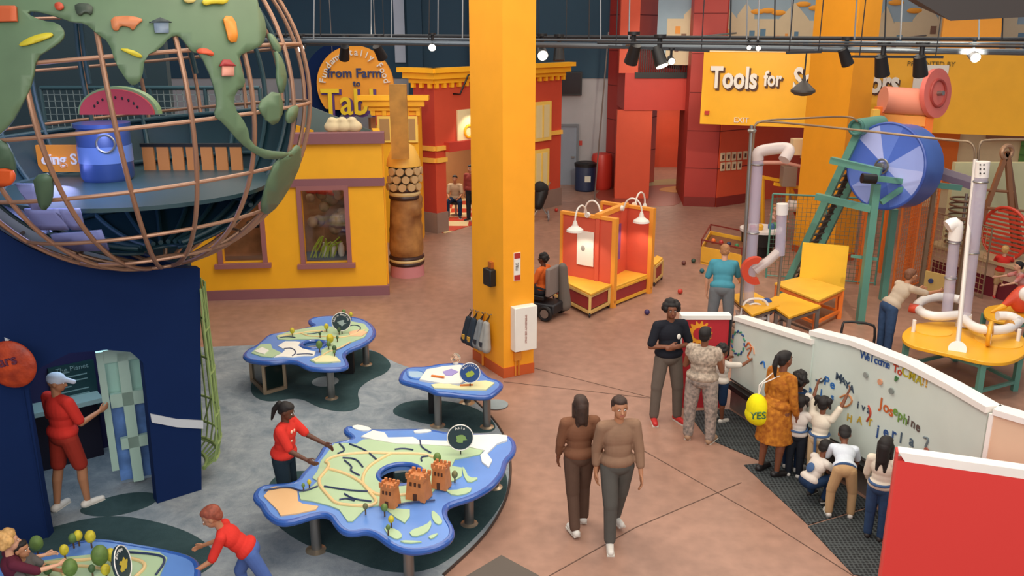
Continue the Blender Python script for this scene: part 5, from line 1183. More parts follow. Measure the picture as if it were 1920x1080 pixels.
# ---- motor wheelchair and its user
p = person('person in an orange top sitting in the motor wheelchair beside the yellow column', G(1018, 592), 150, 1.62, 'dark', voxel=.011, hipz=.52, thighs=((.15, 1, .0), (-.15, 1, .0)), shins=((0, .1, -1), (0, .1, -1)),
           arms=((.2, .3, -1), (-.2, .4, -1)), fores=((0, 1, -.1), (0, 1, .1)), top_m=cloth_o if 0 else mat('orange_cloth', '#d9692c', .85, spec=.2), sleeve=.42, bot_m=mat('dark_trousers_w', '#2a2c34', .85), hair='afro')
P = G(1030, 600); fw_ = Vector((math.cos(R(150)), math.sin(R(150)), 0)); rt_ = Vector((fw_.y, -fw_.x, 0)); Mw = Matrix((rt_, fw_, UP)).transposed()
def L(x, y, z): return G(1018, 592)+Mw @ Vector((x, y, z))
t = thing('motor_wheelchair', 'grey backed motor wheelchair with dark wheels beside the yellow column', 'wheelchair', G(1018, 592))
MB().box(L(0, .12, .42), (.46, .5, .09), Mw).build('seat', M_BLACK, t, bevel=.02)
MB().box(L(0, -.2, .74), (.46, .09, .56), Mw).build('backrest', mat('grey_fabric', '#857a74', .8), t, bevel=.03)
MB().box(L(0, .0, .22), (.44, .7, .2), Mw).build('motor_base', mat('base_dark', '#26262a', .5), t, bevel=.03)
for s in (1, -1):
    for y, r_ in ((-.2, .16), (.32, .13)):
        w_ = MB().ring(L(s*.3, y, r_), rt_, r_-.035, .035, 28, 8).build('wheel', M_BLACK, t); MB().cyl(L(s*.27, y, r_), L(s*.33, y, r_), r_*.55, r_*.55, 16).build('hub', M_STEEL, w_)
    MB().tube([L(s*.26, -.18, .62), L(s*.26, .2, .66), L(s*.26, .28, .64)], .025, 8).build('armrest', M_BLACK, t)
    MB().tube([L(s*.12, .34, .4), L(s*.12, .5, .14), L(s*.12, .62, .12)], .018, 8).build('footrest', M_STEEL, t)
b = L(.3, -.32, .56); tt = thing('draped_coat', 'grey coat hanging on the back of the motor wheelchair', 'coat', L(.3, -.32, .2))
m = MB(); m.cap(L(.22, -.3, .98), L(.28, -.33, .2), .08, .13, 12); m.cap(L(.30, -.3, .95), L(.36, -.32, .45), .06, .06, 10); remeshed(m, .015, 'coat_body', mat('coat_grey', '#6d665f', .9), tt)
# ---- things on the front yellow column
fl, frw = Wall(colA, colB), Wall(colB, colC)
a, b = frw.l(957, 574), frw.l(998, 648); t = thing('wall_cabinet', 'white upright cabinet mounted on the front yellow column', 'cabinet', frw.pt(a[0], b[1], .1))
frw.slab(MB(), a[0]+.0, b[0], b[1], a[1], .0, .16).build('cabinet_body', M_WHITE, t, bevel=.01)
text_mb('EMERGENCY USE ONLY', frw.pt((a[0]+b[0])/2-.02, (a[1]+b[1])/2, .165), UP*-1, frw.X, .045, .004).build('cabinet_lettering', mat('ink_red_brown', '#9a4a34', .6), t)
a, b = frw.l(963, 474), frw.l(975, 525); t = thing('column_sign', 'narrow white vertical sign with red ends on the yellow column', 'sign', frw.pt(a[0], b[1], .01))
frw.slab(MB(), a[0], b[0], b[1], a[1], .0, .015).build('sign_plate', M_WHITE, t); h_ = (a[1]-b[1])
for z in (b[1], a[1]-h_*.22): frw.slab(MB(), a[0]+.005, b[0]-.005, z+.005, z+h_*.2, .015, .018).build('red_mark', mat('mark_red', '#b03028', .5), t)
text_mb('FIRE', frw.pt((a[0]+b[0])/2+.02, (a[1]+b[1])/2, .018), UP, -frw.X, .07, .004).build('sign_lettering', mat('ink_dark', '#4a3a34', .6), t)
P = fl.w(918, 520)+fl.N*.0; t = thing('column_phone', 'black wall phone case on the shaded face of the yellow column', 'phone', P)
x_, z_ = fl.l(923, 518); fl.slab(MB(), x_-.1, x_+.13, z_-.14, z_+.14, 0, .12).build('phone_case', M_BLACK, t, bevel=.02); fl.slab(MB(), x_-.05, x_+.05, z_+.14, z_+.24, 0, .05).build('top_bracket', mat('bracket_rust', '#a85a20', .5), t)
x_, z_ = frw.l(968, 672); m = MB(); frw.slab(m, x_-.06, x_+.06, z_-.02, z_+.12, 0, .06); m.tube([frw.pt(x_-.03, z_, .03), frw.pt(x_-.03, .02, .03)], .014, 6); m.tube([frw.pt(x_+.03, z_, .03), frw.pt(x_+.03, .02, .03)], .014, 6)
t = thing('outlet_box', 'orange painted outlet box with pipes low on the yellow column', 'outlet', frw.pt(x_, 0, .03)); m.build('box_and_pipes', mat('outlet_orange', '#d98a2c', .5), t)
x_, z_ = fl.l(908, 655); tag(MB().tube([fl.pt(x_, .9, .03), fl.pt(x_, .02, .03)], .02, 8).build('conduit_pipe', mat('outlet_orange', '#d98a2c', .5)), 'orange painted conduit pipe below the hanging aprons on the column', 'pipe')
names = ('navy apron with yellow marks hanging leftmost on the column', 'navy apron hanging second from the left on the column', 'grey apron with straps hanging third on the column', 'pale grey striped apron hanging nearest the column corner')
for i, (px, c_, n_) in enumerate(((889, '#17232f', names[0]), (899, '#1f2c3a', names[1]), (911, '#7b7f82', names[2]), (922, '#9a9892', names[3]))):
    x_ = fl.l(px, 620)[0]; zt_ = fl.l(px, 583+i*3)[1]; zb_ = fl.l(px, 640+i*5)[1]
    t = thing('hanging_apron', n_, 'apron', fl.pt(x_, zb_, .1))
    m = MB(); hw_ = .13
    m.tube([fl.pt(x_-.03, zt_-.1, .1), fl.pt(x_, zt_, .04), fl.pt(x_+.03, zt_-.1, .1)], .01, 6); m.build('strap', M_BLACK, t)
    m = MB(); m.cap(fl.pt(x_-.02, zt_-.12, .1), fl.pt(x_-.05, zb_+.06, .14), .045, .085, 10); m.cap(fl.pt(x_+.03, zt_-.12, .1), fl.pt(x_+.05, zb_+.05, .13), .045, .08, 10); m.cap(fl.pt(x_-.07, zb_+.06, .13), fl.pt(x_+.07, zb_+.05, .13), .05, .05, 8)
    remeshed(m, .012, 'apron_cloth', mat('apron_%d' % i, c_, .85, noise=(10, .1)), t)
    fl.slab(MB(), x_-.05, x_+.02, zb_+.08, zb_+.16, .19, .215).build('apron_pocket', mat(('apron_mark_yellow', 'apron_mark_yellow', 'apron_mark_dark', 'apron_mark_dark')[i], ('#c99a3a', '#c99a3a', '#2a2e38', '#2a2e38')[i], .7), t)
    m = MB(); m.tube([fl.pt(x_, zt_+.02, 0), fl.pt(x_, zt_+.02, .06), fl.pt(x_, zt_+.05, .07)], .01, 6); m.build('wall_hook', M_STEEL, t)
# ---- ball bin, stroller, balls on the floor
P0, P1, P2_ = G(1313, 494), G(1388, 512), G(1400, 478); P3 = P0+P2_-P1; zb_ = .42
t = thing('ball_bin', 'yellow bin with dark red rail holding balls, left of the tube machine', 'bin', (P0+P2_)/2)
m = MB(); c = (P0+P1+P2_+P3)/4
for i, (u, v) in enumerate(((P0, P1), (P1, P2_), (P2_, P3), (P3, P0))): m.bar(u+UP*zb_/2, v+UP*zb_/2, zb_, .04) if 0 else m.add([u, v, v+UP*zb_, u+UP*zb_, u+(c-u)*.05, v+(c-v)*.05, v+(c-v)*.05+UP*zb_, u+(c-u)*.05+UP*zb_], [(0, 1, 2, 3), (7, 6, 5, 4), (3, 2, 6, 7), (0, 4, 5, 1), (1, 5, 6, 2), (0, 3, 7, 4)])
m.build('bin_walls', M_SEAT, t); MB().prism([q_+UP*.03 for q_ in (P0, P1, P2_, P3)], (0, 0, .03)).build('bin_floor', M_SEAT, t)
m = MB()
for u, v in ((P0, P1), (P1, P2_), (P2_, P3), (P3, P0)): m.bar(u+UP*(zb_+.16), v+UP*(zb_+.16), .03); m.bar(u+UP*zb_, u+UP*(zb_+.16), .03)
m.build('bin_rail', mat('rail_dark_red', '#7d2a22', .5), t)
rr = random.Random(4)
for i, cc in enumerate(('orange', 'red', 'dark blue', 'green')):
    q = c+(P1-P0)*(-.3+.2*i)+UP*.40; tag(MB().ell(q, .055, None, 16, 10).build('play_ball', mat('ball_'+cc, {'orange': '#e8702c', 'red': '#b83028', 'dark blue': '#22385e', 'green': '#3c7a4c'}[cc], .4)), '%s ball lying in the yellow ball bin' % cc, 'ball')
MB().prism([q_+(c-q_)*.08+UP*.3 for q_ in (P0, P1, P2_, P3)], (0, 0, .04)).build('ball_tray', mat('tray_brown', '#7a4a2a', .7), t)
for px, py, cc, lb in ((1213, 590, '#3a2c5c', 'dark purple ball on the floor left of the man in black'), (1275, 551, '#c23a2c', 'red ball on the floor right of the small display bench'), (1282, 497, '#6a3a34', 'brown ball on the floor right of the red partition'), (1300, 493, '#34483c', 'dark green ball on the floor near the ball bin'), (1316, 512, '#1f5f6c', 'teal ball on the floor in front of the ball bin'), (1043, 397, '#c23a2c', 'red ball on the floor near the stroller')):
    q = G(px, py); tag(MB().ell(q+UP*.055, .055, None, 16, 10).build('floor_ball', mat('ball_'+cc, cc, .4)), lb, 'ball')
P = G(1012, 412); t = thing('stroller', 'dark stroller with grey wheels parked right of the yellow column', 'stroller', P)
MB().cap(P+Vector((-.05, 0, .45)), P+Vector((.05, .1, .8)), .16, .2, 14).build('stroller_seat', M_BLACK, t); MB().cap(P+Vector((.0, .05, .95)), P+Vector((.1, .1, .9)), .18, .16, 14).build('stroller_hood', mat('hood_black', '#222', .8) if 0 else mat('hood_black', '#222224', .8), t)
for dx, dy in ((-.2, -.25), (.25, -.2), (-.2, .3), (.25, .3)): MB().ring(P+Vector((dx, dy, .11)), X1, .085, .025, 20, 6).build('wheel', mat('wheel_grey', '#8d8d8f', .5), t)
m = MB(); m.tube([P+Vector((-.2, -.25, .12)), P+Vector((0, .0, .4)), P+Vector((.3, .3, 1.05))], .016, 6); m.tube([P+Vector((.25, -.2, .12)), P+Vector((.05, 0, .4))], .016, 6); m.tube([P+Vector((-.2, .3, .12)), P+Vector((0, 0, .4)), P+Vector((.25, .3, .12))], .016, 6); m.build('stroller_frame', M_STEEL, t)
M_GRN = mat('machine_green', '#578c7e', .45); M_ORB = mat('machine_orange', '#ea7a2e', .5); M_PVC = mat('white_pvc', '#ece8e4', .3)
M_CLR = mat('clear_tube_plastic', '#cfc9dc', .15, alpha=.5); M_YTOP = mat('yellow_table_top', '#edaf2a', .35)
# ---- big wheel machine: green stand, blue drum, inclined lift
Yd = 16.2
t = thing('wheel_machine', 'tall green stand with inclined lift carrying the big blue sectored wheel', 'machine', G(1612, 606))
def post(px0, py0, px1, py1, w_=.13, Y=None, nm='stand_post', m_=M_GRN):
    a = G(px0, py0); b = AY(px1, py1, Y or a.y); b.x = a.x if Y is None else b.x; MB().bar(a, b, w_).build(nm, m_, t); return a, b
a1, b1 = post(1612, 606, 1650, 345)
a2, b2 = post(1655, 562, 1690, 392)
Yl = a1.y+.3
def P_(px, py, Y): return AY(px, py, Y)
base_l, top_l = G(1462, 560), AY(1612, 243, Yl+.5); base_r = base_l+Vector((.55, .5, 0)); top_r = top_l+Vector((.55, .5, 0))
MB().bar(base_l, top_l, .13).build('inclined_rail', M_GRN, t); MB().bar(base_r, top_r, .13).build('inclined_rail', M_GRN, t)
m = MB()
for i in range(26): f = (i+.5)/26; a = base_l.lerp(top_l, f)+Vector((.1, .07, -.03)); m.bar(a, a+Vector((.28, .26, 0)), .06, .03)
m.build('lift_slats', mat('lift_dark', '#4a4640', .6), t)
m = MB(); m.bar(base_l+Vector((.28, .25, -.06)), top_l+Vector((.28, .25, -.06)), .3, .02); m.build('lift_belt', mat('belt_dark', '#3a3632', .7), t)
MB().cyl(top_l+Vector((-.1, -.1, .05)), top_l+Vector((.6, .55, .05)), .16, .16, 24).build('top_roller', M_GRN, t); MB().ring(top_l+Vector((-.12, -.12, .05)), Vector((.7, .65, 0)), .13, .03, 24, 8).build('pulley', mat('pulley_teal', '#3f6f68', .4), t)
for (p0, p1) in ((((1558, 300)), ((1652, 322))), (((1530, 368)), ((1634, 392)))):
    MB().bar(AY(p0[0], p0[1], Yl+.3), AY(p1[0], p1[1], a1.y), .12).build('cross_beam', M_GRN, t)
MB().bar(AY(1640, 334, a1.y-.1), AY(1800, 352, a1.y+.3), .1).build('drum_axle_beam', M_GRN, t); MB().bar(AY(1652, 380, a1.y-.08), AY(1704, 345, a1.y), .08).build('brace', M_GRN, t)
MB().bar(AY(1596, 480, Yl), AY(1646, 486, a1.y), .05).build('cross_beam', M_GRN, t)
dc = AY(1660, 312, Yd); nrm = Vector((-.82, -.56, .08)).normalized(); x_, y_, _ = frame(nrm)
t2 = t
rr_ = .78
MB().cyl(dc-nrm*.6, dc-nrm*.02, rr_, rr_, 48).build('drum_side', mat('drum_side_blue', '#3f62ae', .3), t2)
blues = [mat('wheel_blue_%d' % i, c, .3) for i, c in enumerate(('#8fa0e0', '#5f7cd0', '#a9b4ea', '#4a68c0'))]
for k in range(10):
    an = [k*36+j*6 for j in range(7)]; m = MB(); m.prism([dc]+[dc+(x_*math.cos(R(a))+y_*math.sin(R(a)))*rr_ for a in an], nrm*.02); m.build('wheel_sector', blues[(0, 3, 1, 2, 3, 1, 0, 3, 1, 2)[k]], t2, smooth=0)
MB().ring(dc, nrm, rr_, .03, 60, 8).build('wheel_rim', mat('wheel_rim_blue', '#3a56a8', .3), t2)
MB().cyl(dc+nrm*.02, dc+nrm*.2, .09, .07).build('hub', M_STEEL, t2); MB().ring(dc+nrm*.12, nrm, .13, .02, 20, 6).build('hub_ring', M_STEEL, t2)
MB().cyl(AY(1618, 334, a1.y-.2), AY(1640, 334, a1.y-.2), .08).build('motor', M_DARK, t) if 0 else MB().cyl(AY(1616, 334, a1.y-.25), AY(1642, 336, a1.y-.25), .09, .09).build('motor', M_DARK, t)
# ---- pink roller on its orange tower
Yr = 18.6; ra, rb = AY(1655, 187, Yr), AY(1735, 192, Yr)
t = thing('roller_tower', 'orange tower carrying the pink cylinder and round pink disc', 'machine', Vector((rb.x, Yr, 0)))
r_ = (AY(1700, 162, Yr)-AY(1700, 212, Yr)).length/2
MB().cyl(ra, rb, r_, r_, 36).build('pink_cylinder', mat('pink_gloss', '#d98a72', .3), t)
dc2 = AY(1757, 175, Yr-.1); nn = Vector((.55, -.8, .1)).normalized(); MB().cyl(dc2-nn*.08, dc2+nn*.02, .50, .50, 40).build('pink_disc', mat('disc_pink', '#d0675c', .35), t); MB().ring(dc2+nn*.03, nn, .27, .03, 28, 8).build('disc_groove', mat('groove_red', '#9c3a34', .4), t); MB().cyl(dc2, dc2+nn*.14, .05, .05).build('disc_hub', M_STEEL, t)
for (tx, ty, bx) in ((1650, 200, None), (1742, 210, None)):
    a = AY(tx, ty, Yr); MB().bar(Vector((a.x, a.y, 0)), a, .16).build('tower_post', M_ORB, t)
a = AY(1690, 200, Yr+.9); MB().bar(Vector((a.x, a.y, 0)), a, .14).build('tower_post', M_ORB, t)
for (y0) in (222, 243): MB().bar(AY(1650, y0, Yr), AY(1742, y0+6, Yr), .12, .2).build('cross_plank', mat('plank_orange_light', '#f0a04c', .5), t)
a0 = AY(1642, 205, Yr-.2); MB().bar(a0, AY(1628, 330, Yr-.2), .14).build('pale_strut', mat('strut_yellow', '#f2c050', .5), t)
# ---- yellow back board with orange bench
def frame_table(name, label, pts, z, topm, legm, lw_=.06, th=.05, skirt=None, rounded=0, cat='table', inset=.9):
    ps = [G(x, y, z) for x, y in pts]; c = sum(ps, Vector())/len(ps); tt = thing(name, label, cat, (c.x, c.y, 0))
    out = smooth_poly(ps, 2) if rounded else ps
    MB().prism(out, (0, 0, -th)).build('tabletop', topm, tt, bevel=.01)
    idx = range(4) if len(ps) == 4 else rounded if isinstance(rounded, (list, tuple)) else (0, len(ps)//4, len(ps)//2, 3*len(ps)//4); q = [c+(ps[i]-c)*inset for i in idx]
    for p in q: MB().bar(Vector((p.x, p.y, 0)), Vector((p.x, p.y, z-th)), lw_).build('leg', legm, tt)
    m = MB()
    for i in range(4): m.bar(q[i]-UP*(th+.04), q[(i+1) % 4]-UP*(th+.04), lw_*.8); m.bar(Vector((q[i].x, q[i].y, .15)), Vector((q[(i+1) % 4].x, q[(i+1) % 4].y, .15)), lw_*.6)
    m.build('rails', legm, tt); return tt, c
tt, c = frame_table('work_table', 'orange legged bench in front of the tall yellow board', [(1452, 530), (1505, 517), (1585, 540), (1535, 563)], .62, M_SEAT, M_ORB, .08)
wb = Wall(G(1497, 567), G(1583, 592)); z1, z0 = wb.l(1503, 455)[1], .55
wb2 = Wall(AY(1497, 540, 16.9), AY(1581, 560, 16.6)); wb2.P.z = 0
za, zb2 = wb2.l(1503, 455)[1], wb2.l(1497, 527)[1]
yb = thing('yellow_board', 'tall plain yellow board standing behind the orange legged bench', 'board', wb2.P)
wb2.slab(MB(), 0, wb2.L, zb2-.1, za, -.05, 0).build('board_face', mat('board_bright_yellow', '#f6c437', .45), yb)
for x in (.1, wb2.L-.1): wb2.slab(MB(), x-.04, x+.04, 0, za-.1, -.11, -.05).build('support_post', M_ORB, yb)
# ---- yellow tables with steel legs near the man in turquoise
frame_table('work_table', 'yellow table at the foot of the left clear tube', [(1368, 552), (1412, 546), (1462, 572), (1410, 590)], .68, M_YTOP, M_STEEL)
frame_table('work_table', 'wide yellow table right of the left clear tube', [(1436, 563), (1468, 548), (1540, 573), (1480, 594)], .66, M_YTOP, M_STEEL)
# clear ball tubes
def tube_thing(label, base, top, r, m=M_CLR, caps=True, z0=0):
    a = base; b = top; tt = thing('ball_tube', label, 'tube', a); MB().tube([a, b], r, 20).build('clear_tube', m, tt)
    if caps:
        for f in (.0, .5, .97): q = a.lerp(b, f); MB().ring(q, b-a, r+.004, .014, 24, 6).build('tube_band', M_STEEL, tt)
    return tt
a = G(1403, 566, .68); Yt = a.y
b = AY(1421, 300, Yt); tt = tube_thing('tall clear ball tube with a bent top left of the green lift', a, b, .095)
MB().tube(smooth_poly([b, AY(1420, 286, Yt), AY(1434, 281, Yt), AY(1468, 277, Yt), AY(1482, 280, Yt-.1), AY(1470, 300, Yt-.2)], 2, False), .1, 16).build('bent_tube_top', mat('frosted_tube', '#d8c9c4', .25, alpha=.85), tt)
MB().tube([G(1389, 572, .68), AY(1409, 235, Yt)], .03, 10).build('support_pole', M_STEEL, tt)
MB().ring(AY(1410, 245, Yt), UP, .05, .03, 16, 6).build('pole_clamp', M_STEEL, tt)
a = AY(1462, 470, 14.6); tt = thing('ball_tube', 'shorter clear tube with a white cap and slanting lower pipe', 'tube', G(1452, 612)); Yq = 14.6
MB().tube([AY(1462, 478, Yq), AY(1466, 402, Yq)], .085, 20).build('clear_tube', M_CLR, tt); MB().cyl(AY(1466, 402, Yq), AY(1467, 382, Yq), .095, .095).build('white_cap', M_PVC, tt)
MB().tube([AY(1462, 470, Yq), AY(1440, 490, Yq), AY(1415, 508, Yq)], .08, 16).build('slanting_pipe', mat('frosted_tube', '#d8c9c4', .25, alpha=.85), tt)
MB().tube([G(1452, 618), AY(1475, 380, G(1452, 618).y)], .03, 10).build('support_pole', M_STEEL, tt)
pts = []
cc = AY(1416, 507, Yq-.1)
rd_ = .24
pts = [(rd_*math.cos(R(a)), rd_*math.sin(R(a))) for a in range(70, 300, 10)]+[(rd_*.55*math.cos(R(a)), rd_*.55*math.sin(R(a))) for a in range(290, 70, -10)]
shape2d([pts], cc, X1, UP, .12).build('red_scoop', mat('scoop_red', '#d0482c', .45), tt, smooth=0)
# second tall group at the right: table with lobes and white pipes
OUTL = [(1688, 628), (1700, 645), (1745, 656), (1800, 668), (1850, 680), (1895, 680), (1930, 660), (1925, 632), (1885, 612), (1800, 603), (1730, 603), (1705, 612)]
tt, c = frame_table('pipe_table', 'lobed yellow table with white pipes on green legs at the right', OUTL, .66, M_YTOP, M_GRN, .08, .06, rounded=(0, 4, 6, 9), inset=.88)
for (x, y, rx) in ((1748, 620, .30), (1872, 640, .34)):
    p = G(x, y, .66); MB().cyl(p, p+UP*.012, rx, rx, 36).build('raised_round', mat('raised_yellow', '#f2b93c', .35), tt)
def pipe(nm, pts, r=.075, z=.85, m_=M_PVC, par=None): return MB().tube(smooth_poly([G(x, y, z) for x, y in pts], 2, False), r, 14).build(nm, m_, par or tt)
pn = thing('pipe_run', 'looping white pipe with a red end left of the two clear tubes', 'pipe', G(1750, 660))
pipe('white_pipe', [(1716, 578), (1724, 566), (1745, 558), (1775, 556), (1800, 562)], par=pn); pipe('white_pipe', [(1722, 580), (1735, 590), (1760, 594), (1800, 590)], par=pn); pipe('red_end', [(1706, 577), (1722, 580)], .08, m_=mat('scoop_red', '#d0482c', .45), par=pn); pipe('pink_joint', [(1748, 556), (1760, 555)], .085, m_=mat('joint_pink', '#d9958c', .4), par=pn)
for q in ((1712, 622), (1795, 612)): p = G(*q, .66); MB().cyl(p, p+UP*.2, .03, .03).build('pipe_support', M_PVC, pn)
pn = thing('pipe_run', 'white pipe with two joints right of the tall clear tube', 'pipe', G(1850, 690))
pipe('white_pipe', [(1808, 598), (1822, 612), (1850, 620), (1890, 618), (1908, 605)], par=pn); pipe('white_pipe', [(1870, 592), (1895, 592), (1912, 602)], par=pn)
for x, y in ((1853, 620), (1893, 612)): pipe('brown_joint', [(x-4, y), (x+4, y)], .10, m_=mat('joint_brown', '#c48a3c', .4), par=pn)
p = G(1848, 660, .66)
a = G(1852, 648, .66); MB().ring(a+UP*.2, Vector((.8, -.5, 0)), .17, .035, 28, 8).build('yellow_hand_wheel', mat('hand_wheel_yellow', '#e8a82c', .4), pn)
MB().box(a+UP*.1, (.05, .05, .2)).build('pipe_support', M_PVC, pn)
p = G(1908, 640, .66); MB().cyl(p, p+UP*.2, .03, .03).build('pipe_support', M_PVC, pn)
a = G(1806, 608, .70); Ya = a.y
t_ = tube_thing('tallest clear tube with a perforated white cap at the right', a, AY(1840, 332, Ya), .10); MB().cyl(AY(1840, 332, Ya), AY(1843, 303, Ya), .105, .105).build('white_cap', M_PVC, t_)
for i in range(6): p = AY(1838+(i % 2)*7, 309+(i//2)*8, Ya-.1); MB().ell(p, (.014, .012, .014), None, 8, 6).build('cap_hole', M_BLACK, t_)
MB().cyl(a-UP*.02, a+UP*.18, .12, .11).build('tube_foot', M_PVC, t_)
MB().tube([G(1795, 655, .68), AY(1829, 300, G(1795, 655).y)], .035, 12).build('support_pole', mat('pole_white', '#d9d0c8', .35), t_); MB().cyl(G(1795, 655, .66), G(1795, 655, .69), .13, .13).build('pole_foot', M_PVC, t_)
a = G(1775, 590, .80); t_ = tube_thing('shorter clear tube with a white elbow cap left of the tallest tube', a, AY(1790, 450, a.y), .085); b = AY(1790, 450, a.y)
MB().tube(smooth_poly([b, b+UP*.25, b+UP*.28+Vector((-.05, 0, 0)), b+UP*.22+Vector((-.15, 0, 0))], 1, False), .105, 16).build('white_elbow', M_PVC, t_)
# wire arches: thin pipe frames over the play area
def arch(label, pts, r=.02, m_=M_STEEL): 
    tt_ = thing('arched_pipe', label, 'pipe', Vector((pts[0].x, pts[0].y, 0))); MB().tube(smooth_poly(pts, 3, False), r, 8).build('bent_pipe', m_, tt_); return tt_
mp = mat('frame_pipe', '#8f7a62', .4, .5)
g0_ = G(1389, 572); g1_ = G(1790, 655)
z_ = AY(1415, 228, g0_.y).z
arch('thin bent pipe frame arching from the left clear tube over the blue wheel', [Vector((g0_.x, g0_.y, .7)), Vector((g0_.x, g0_.y, z_-.25)), Vector((g0_.x, g0_.y, z_)), Vector((g0_.x+.35, g0_.y, z_)), Vector((g1_.x-1.6, g1_.y+1, z_-.0)), AY(1790, 264, g1_.y+.2), AY(1828, 266, g1_.y), AY(1828, 310, g1_.y)], .02, mp)
arch('thin bent pipe frame reaching back from the left clear tube to the lift top', [Vector((g0_.x, g0_.y, z_-.1)), AY(1420, 226, g0_.y), AY(1500, 222, g0_.y+.6), AY(1595, 217, 16.4), AY(1608, 228, 16.4)], .018, mp)
arch('thin bent pipe frame at the right edge above the tubes', [AY(1834, 330, g1_.y), AY(1834, 268, g1_.y), AY(1850, 262, g1_.y), AY(1950, 262, g1_.y-.2)], .02, mp)
# nets
netting('safety_net', 'green wire mesh fence between the clear tubes and the green lift', G(1436, 520), G(1640, 535), .05, 1.9, mat('mesh_dark_green', '#3f6a58', .5), .09, .006, .022, M_GRN, 2)
netting('safety_net', 'orange wire mesh fence behind the green stand', G(1672, 552), G(1738, 528), .05, 2.3, mat('mesh_orange', '#d0743c', .5), .09, .010, .025, M_ORB, 2)
netting('safety_net', 'pale wire mesh fence left of the child in the red vest', G(1735, 520), G(1840, 560), .05, 1.5, mat('mesh_tan', '#b09a70', .5), .12, .008, .018, mp, 2)
# white bent chair backs and black loop behind the whiteboards
P = G(1411, 640); t_ = thing('bent_pipe_chair', 'white bent pipe chair with a blue bag behind the whiteboards', 'chair', P)
MB().tube(smooth_poly([P+Vector((-.25, 0, 0)), P+Vector((-.25, 0, .62)), P+Vector((-.15, 0, .8)), P+Vector((.15, 0, .8)), P+Vector((.25, 0, .62)), P+Vector((.25, 0, 0))], 2, False), .022, 8).build('outer_frame', M_PVC, t_)
MB().tube(smooth_poly([P+Vector((-.16, .03, .3)), P+Vector((-.15, .03, .6)), P+Vector((-.08, .03, .7)), P+Vector((.08, .03, .7)), P+Vector((.15, .03, .6)), P+Vector((.16, .03, .3))], 2, False), .018, 8).build('inner_frame', M_PVC, t_)
MB().box(P+Vector((0, .25, .42)), (.46, .45, .05)).build('seat', M_PVC, t_, bevel=.015)
for dx in (-.2, .2): MB().cyl(P+Vector((dx, .45, 0)), P+Vector((dx, .45, .42)), .018).build('leg', M_PVC, t_) if 0 else MB().tube([P+Vector((dx, .45, 0)), P+Vector((dx, .45, .42))], .018, 8).build('leg', M_PVC, t_)
q = P+Vector((.27, .25, .58)); m = MB(); m.ell(q, (.12, .14, .16), None, 14, 10); m.ell(q-UP*.06, (.14, .15, .12), None, 14, 10); tag(remeshed(m, .02, 'blue_bag', mat('bag_blue', '#2c4e8c', .7), None), 'blue bag on the white bent pipe chair', 'bag')
P = G(1600, 668); t_ = thing('hand_cart', 'black hand cart handle rising behind the curved whiteboard', 'cart', P)
MB().tube(smooth_poly([P+Vector((-.25, 0, .1)), P+Vector((-.25, 0, .55)), P+Vector((-.2, .05, .62)), P+Vector((.25, -.05, .6)), P+Vector((.28, -.1, .5)), P+Vector((.28, -.1, .1))], 1, False), .022, 8).build('handle', M_BLACK, t_); MB().box(P+Vector((0, .1, .12)), (.6, .5, .06)).build('cart_deck', M_BLACK, t_)
for dx, dy in ((-.25, -.1), (.25, -.1), (-.25, .3), (.25, .3)): MB().cyl(P+Vector((dx-.02, dy, .045)), P+Vector((dx+.02, dy, .045)), .045, .045, 12).build('wheel', M_DARK, t_)
# ---- far machines: yellow frame machine behind the left tube
P = G(1440, 455); t_ = thing('sorting_machine', 'small yellow framed machine with pipes behind the left clear tube', 'machine', P)
Yf = P.y; m = MB()
for (x0, y0, x1, y1) in ((1430, 330, 1430, 460), (1478, 340, 1470, 460), (1500, 350, 1505, 420), (1428, 332, 1482, 342), (1452, 345, 1500, 352), (1478, 342, 1500, 400)): m.bar(AY(x0, y0, Yf), AY(x1, y1, Yf+.3), .08)
m.build('yellow_frame', M_YTOP, t_)
MB().tube([AY(1425, 305, Yf), AY(1470, 305, Yf), AY(1500, 312, Yf)], .05, 10).build('top_pipe', mat('pink_pipe', '#d8a090', .4), t_); MB().box(AY(1478, 330, Yf), (.35, .3, .5)).build('control_box', mat('box_grey', '#8c7a6c', .5), t_); MB().box(AY(1495, 275, Yf), (.3, .25, .4)).build('pale_hopper', M_CREAM, t_)
m = MB()
for k in range(5): m.bar(AY(1485+k*3, 385, Yf), AY(1505-k*2, 440, Yf), .05)
m.build('red_braces', mat('scoop_red', '#d0482c', .45), t_); MB().cyl(AY(1478, 385, Yf-.2), AY(1495, 387, Yf-.2), .14, .14).build('white_motor', M_PVC, t_)
P = G(1424, 478); t_ = thing('round_table', 'white topped round table with a dark skirt behind the ball bin', 'table', P)
MB().cyl(P+UP*.62, P+UP*.68, .52, .52, 40).build('tabletop', M_PVC, t_); MB().cyl(P+UP*.3, P+UP*.62, .46, .48, 40).build('dark_skirt', M_BLACK, t_); MB().cyl(P, P+UP*.3, .3, .3, 24).build('pedestal', M_DARK, t_)
for i, (dx, cc) in enumerate(((-.3, '#c23a2c'), (-.1, '#e8b02c'), (.2, '#3a6a9c'), (.32, '#4c8a5c'))):
    q = P+Vector((dx, -.3+.1*i, .68)); nm = {'#c23a2c': 'red', '#e8b02c': 'yellow', '#3a6a9c': 'blue', '#4c8a5c': 'green'}[cc]
    tag(MB().lathe([(.06, 0), (.08, .03), (.08, .1), (.05, .14)], q, 16).build('toy_pot', mat('toy_'+nm, cc, .5)), '%s toy pot on the white topped round table' % nm, 'toy')
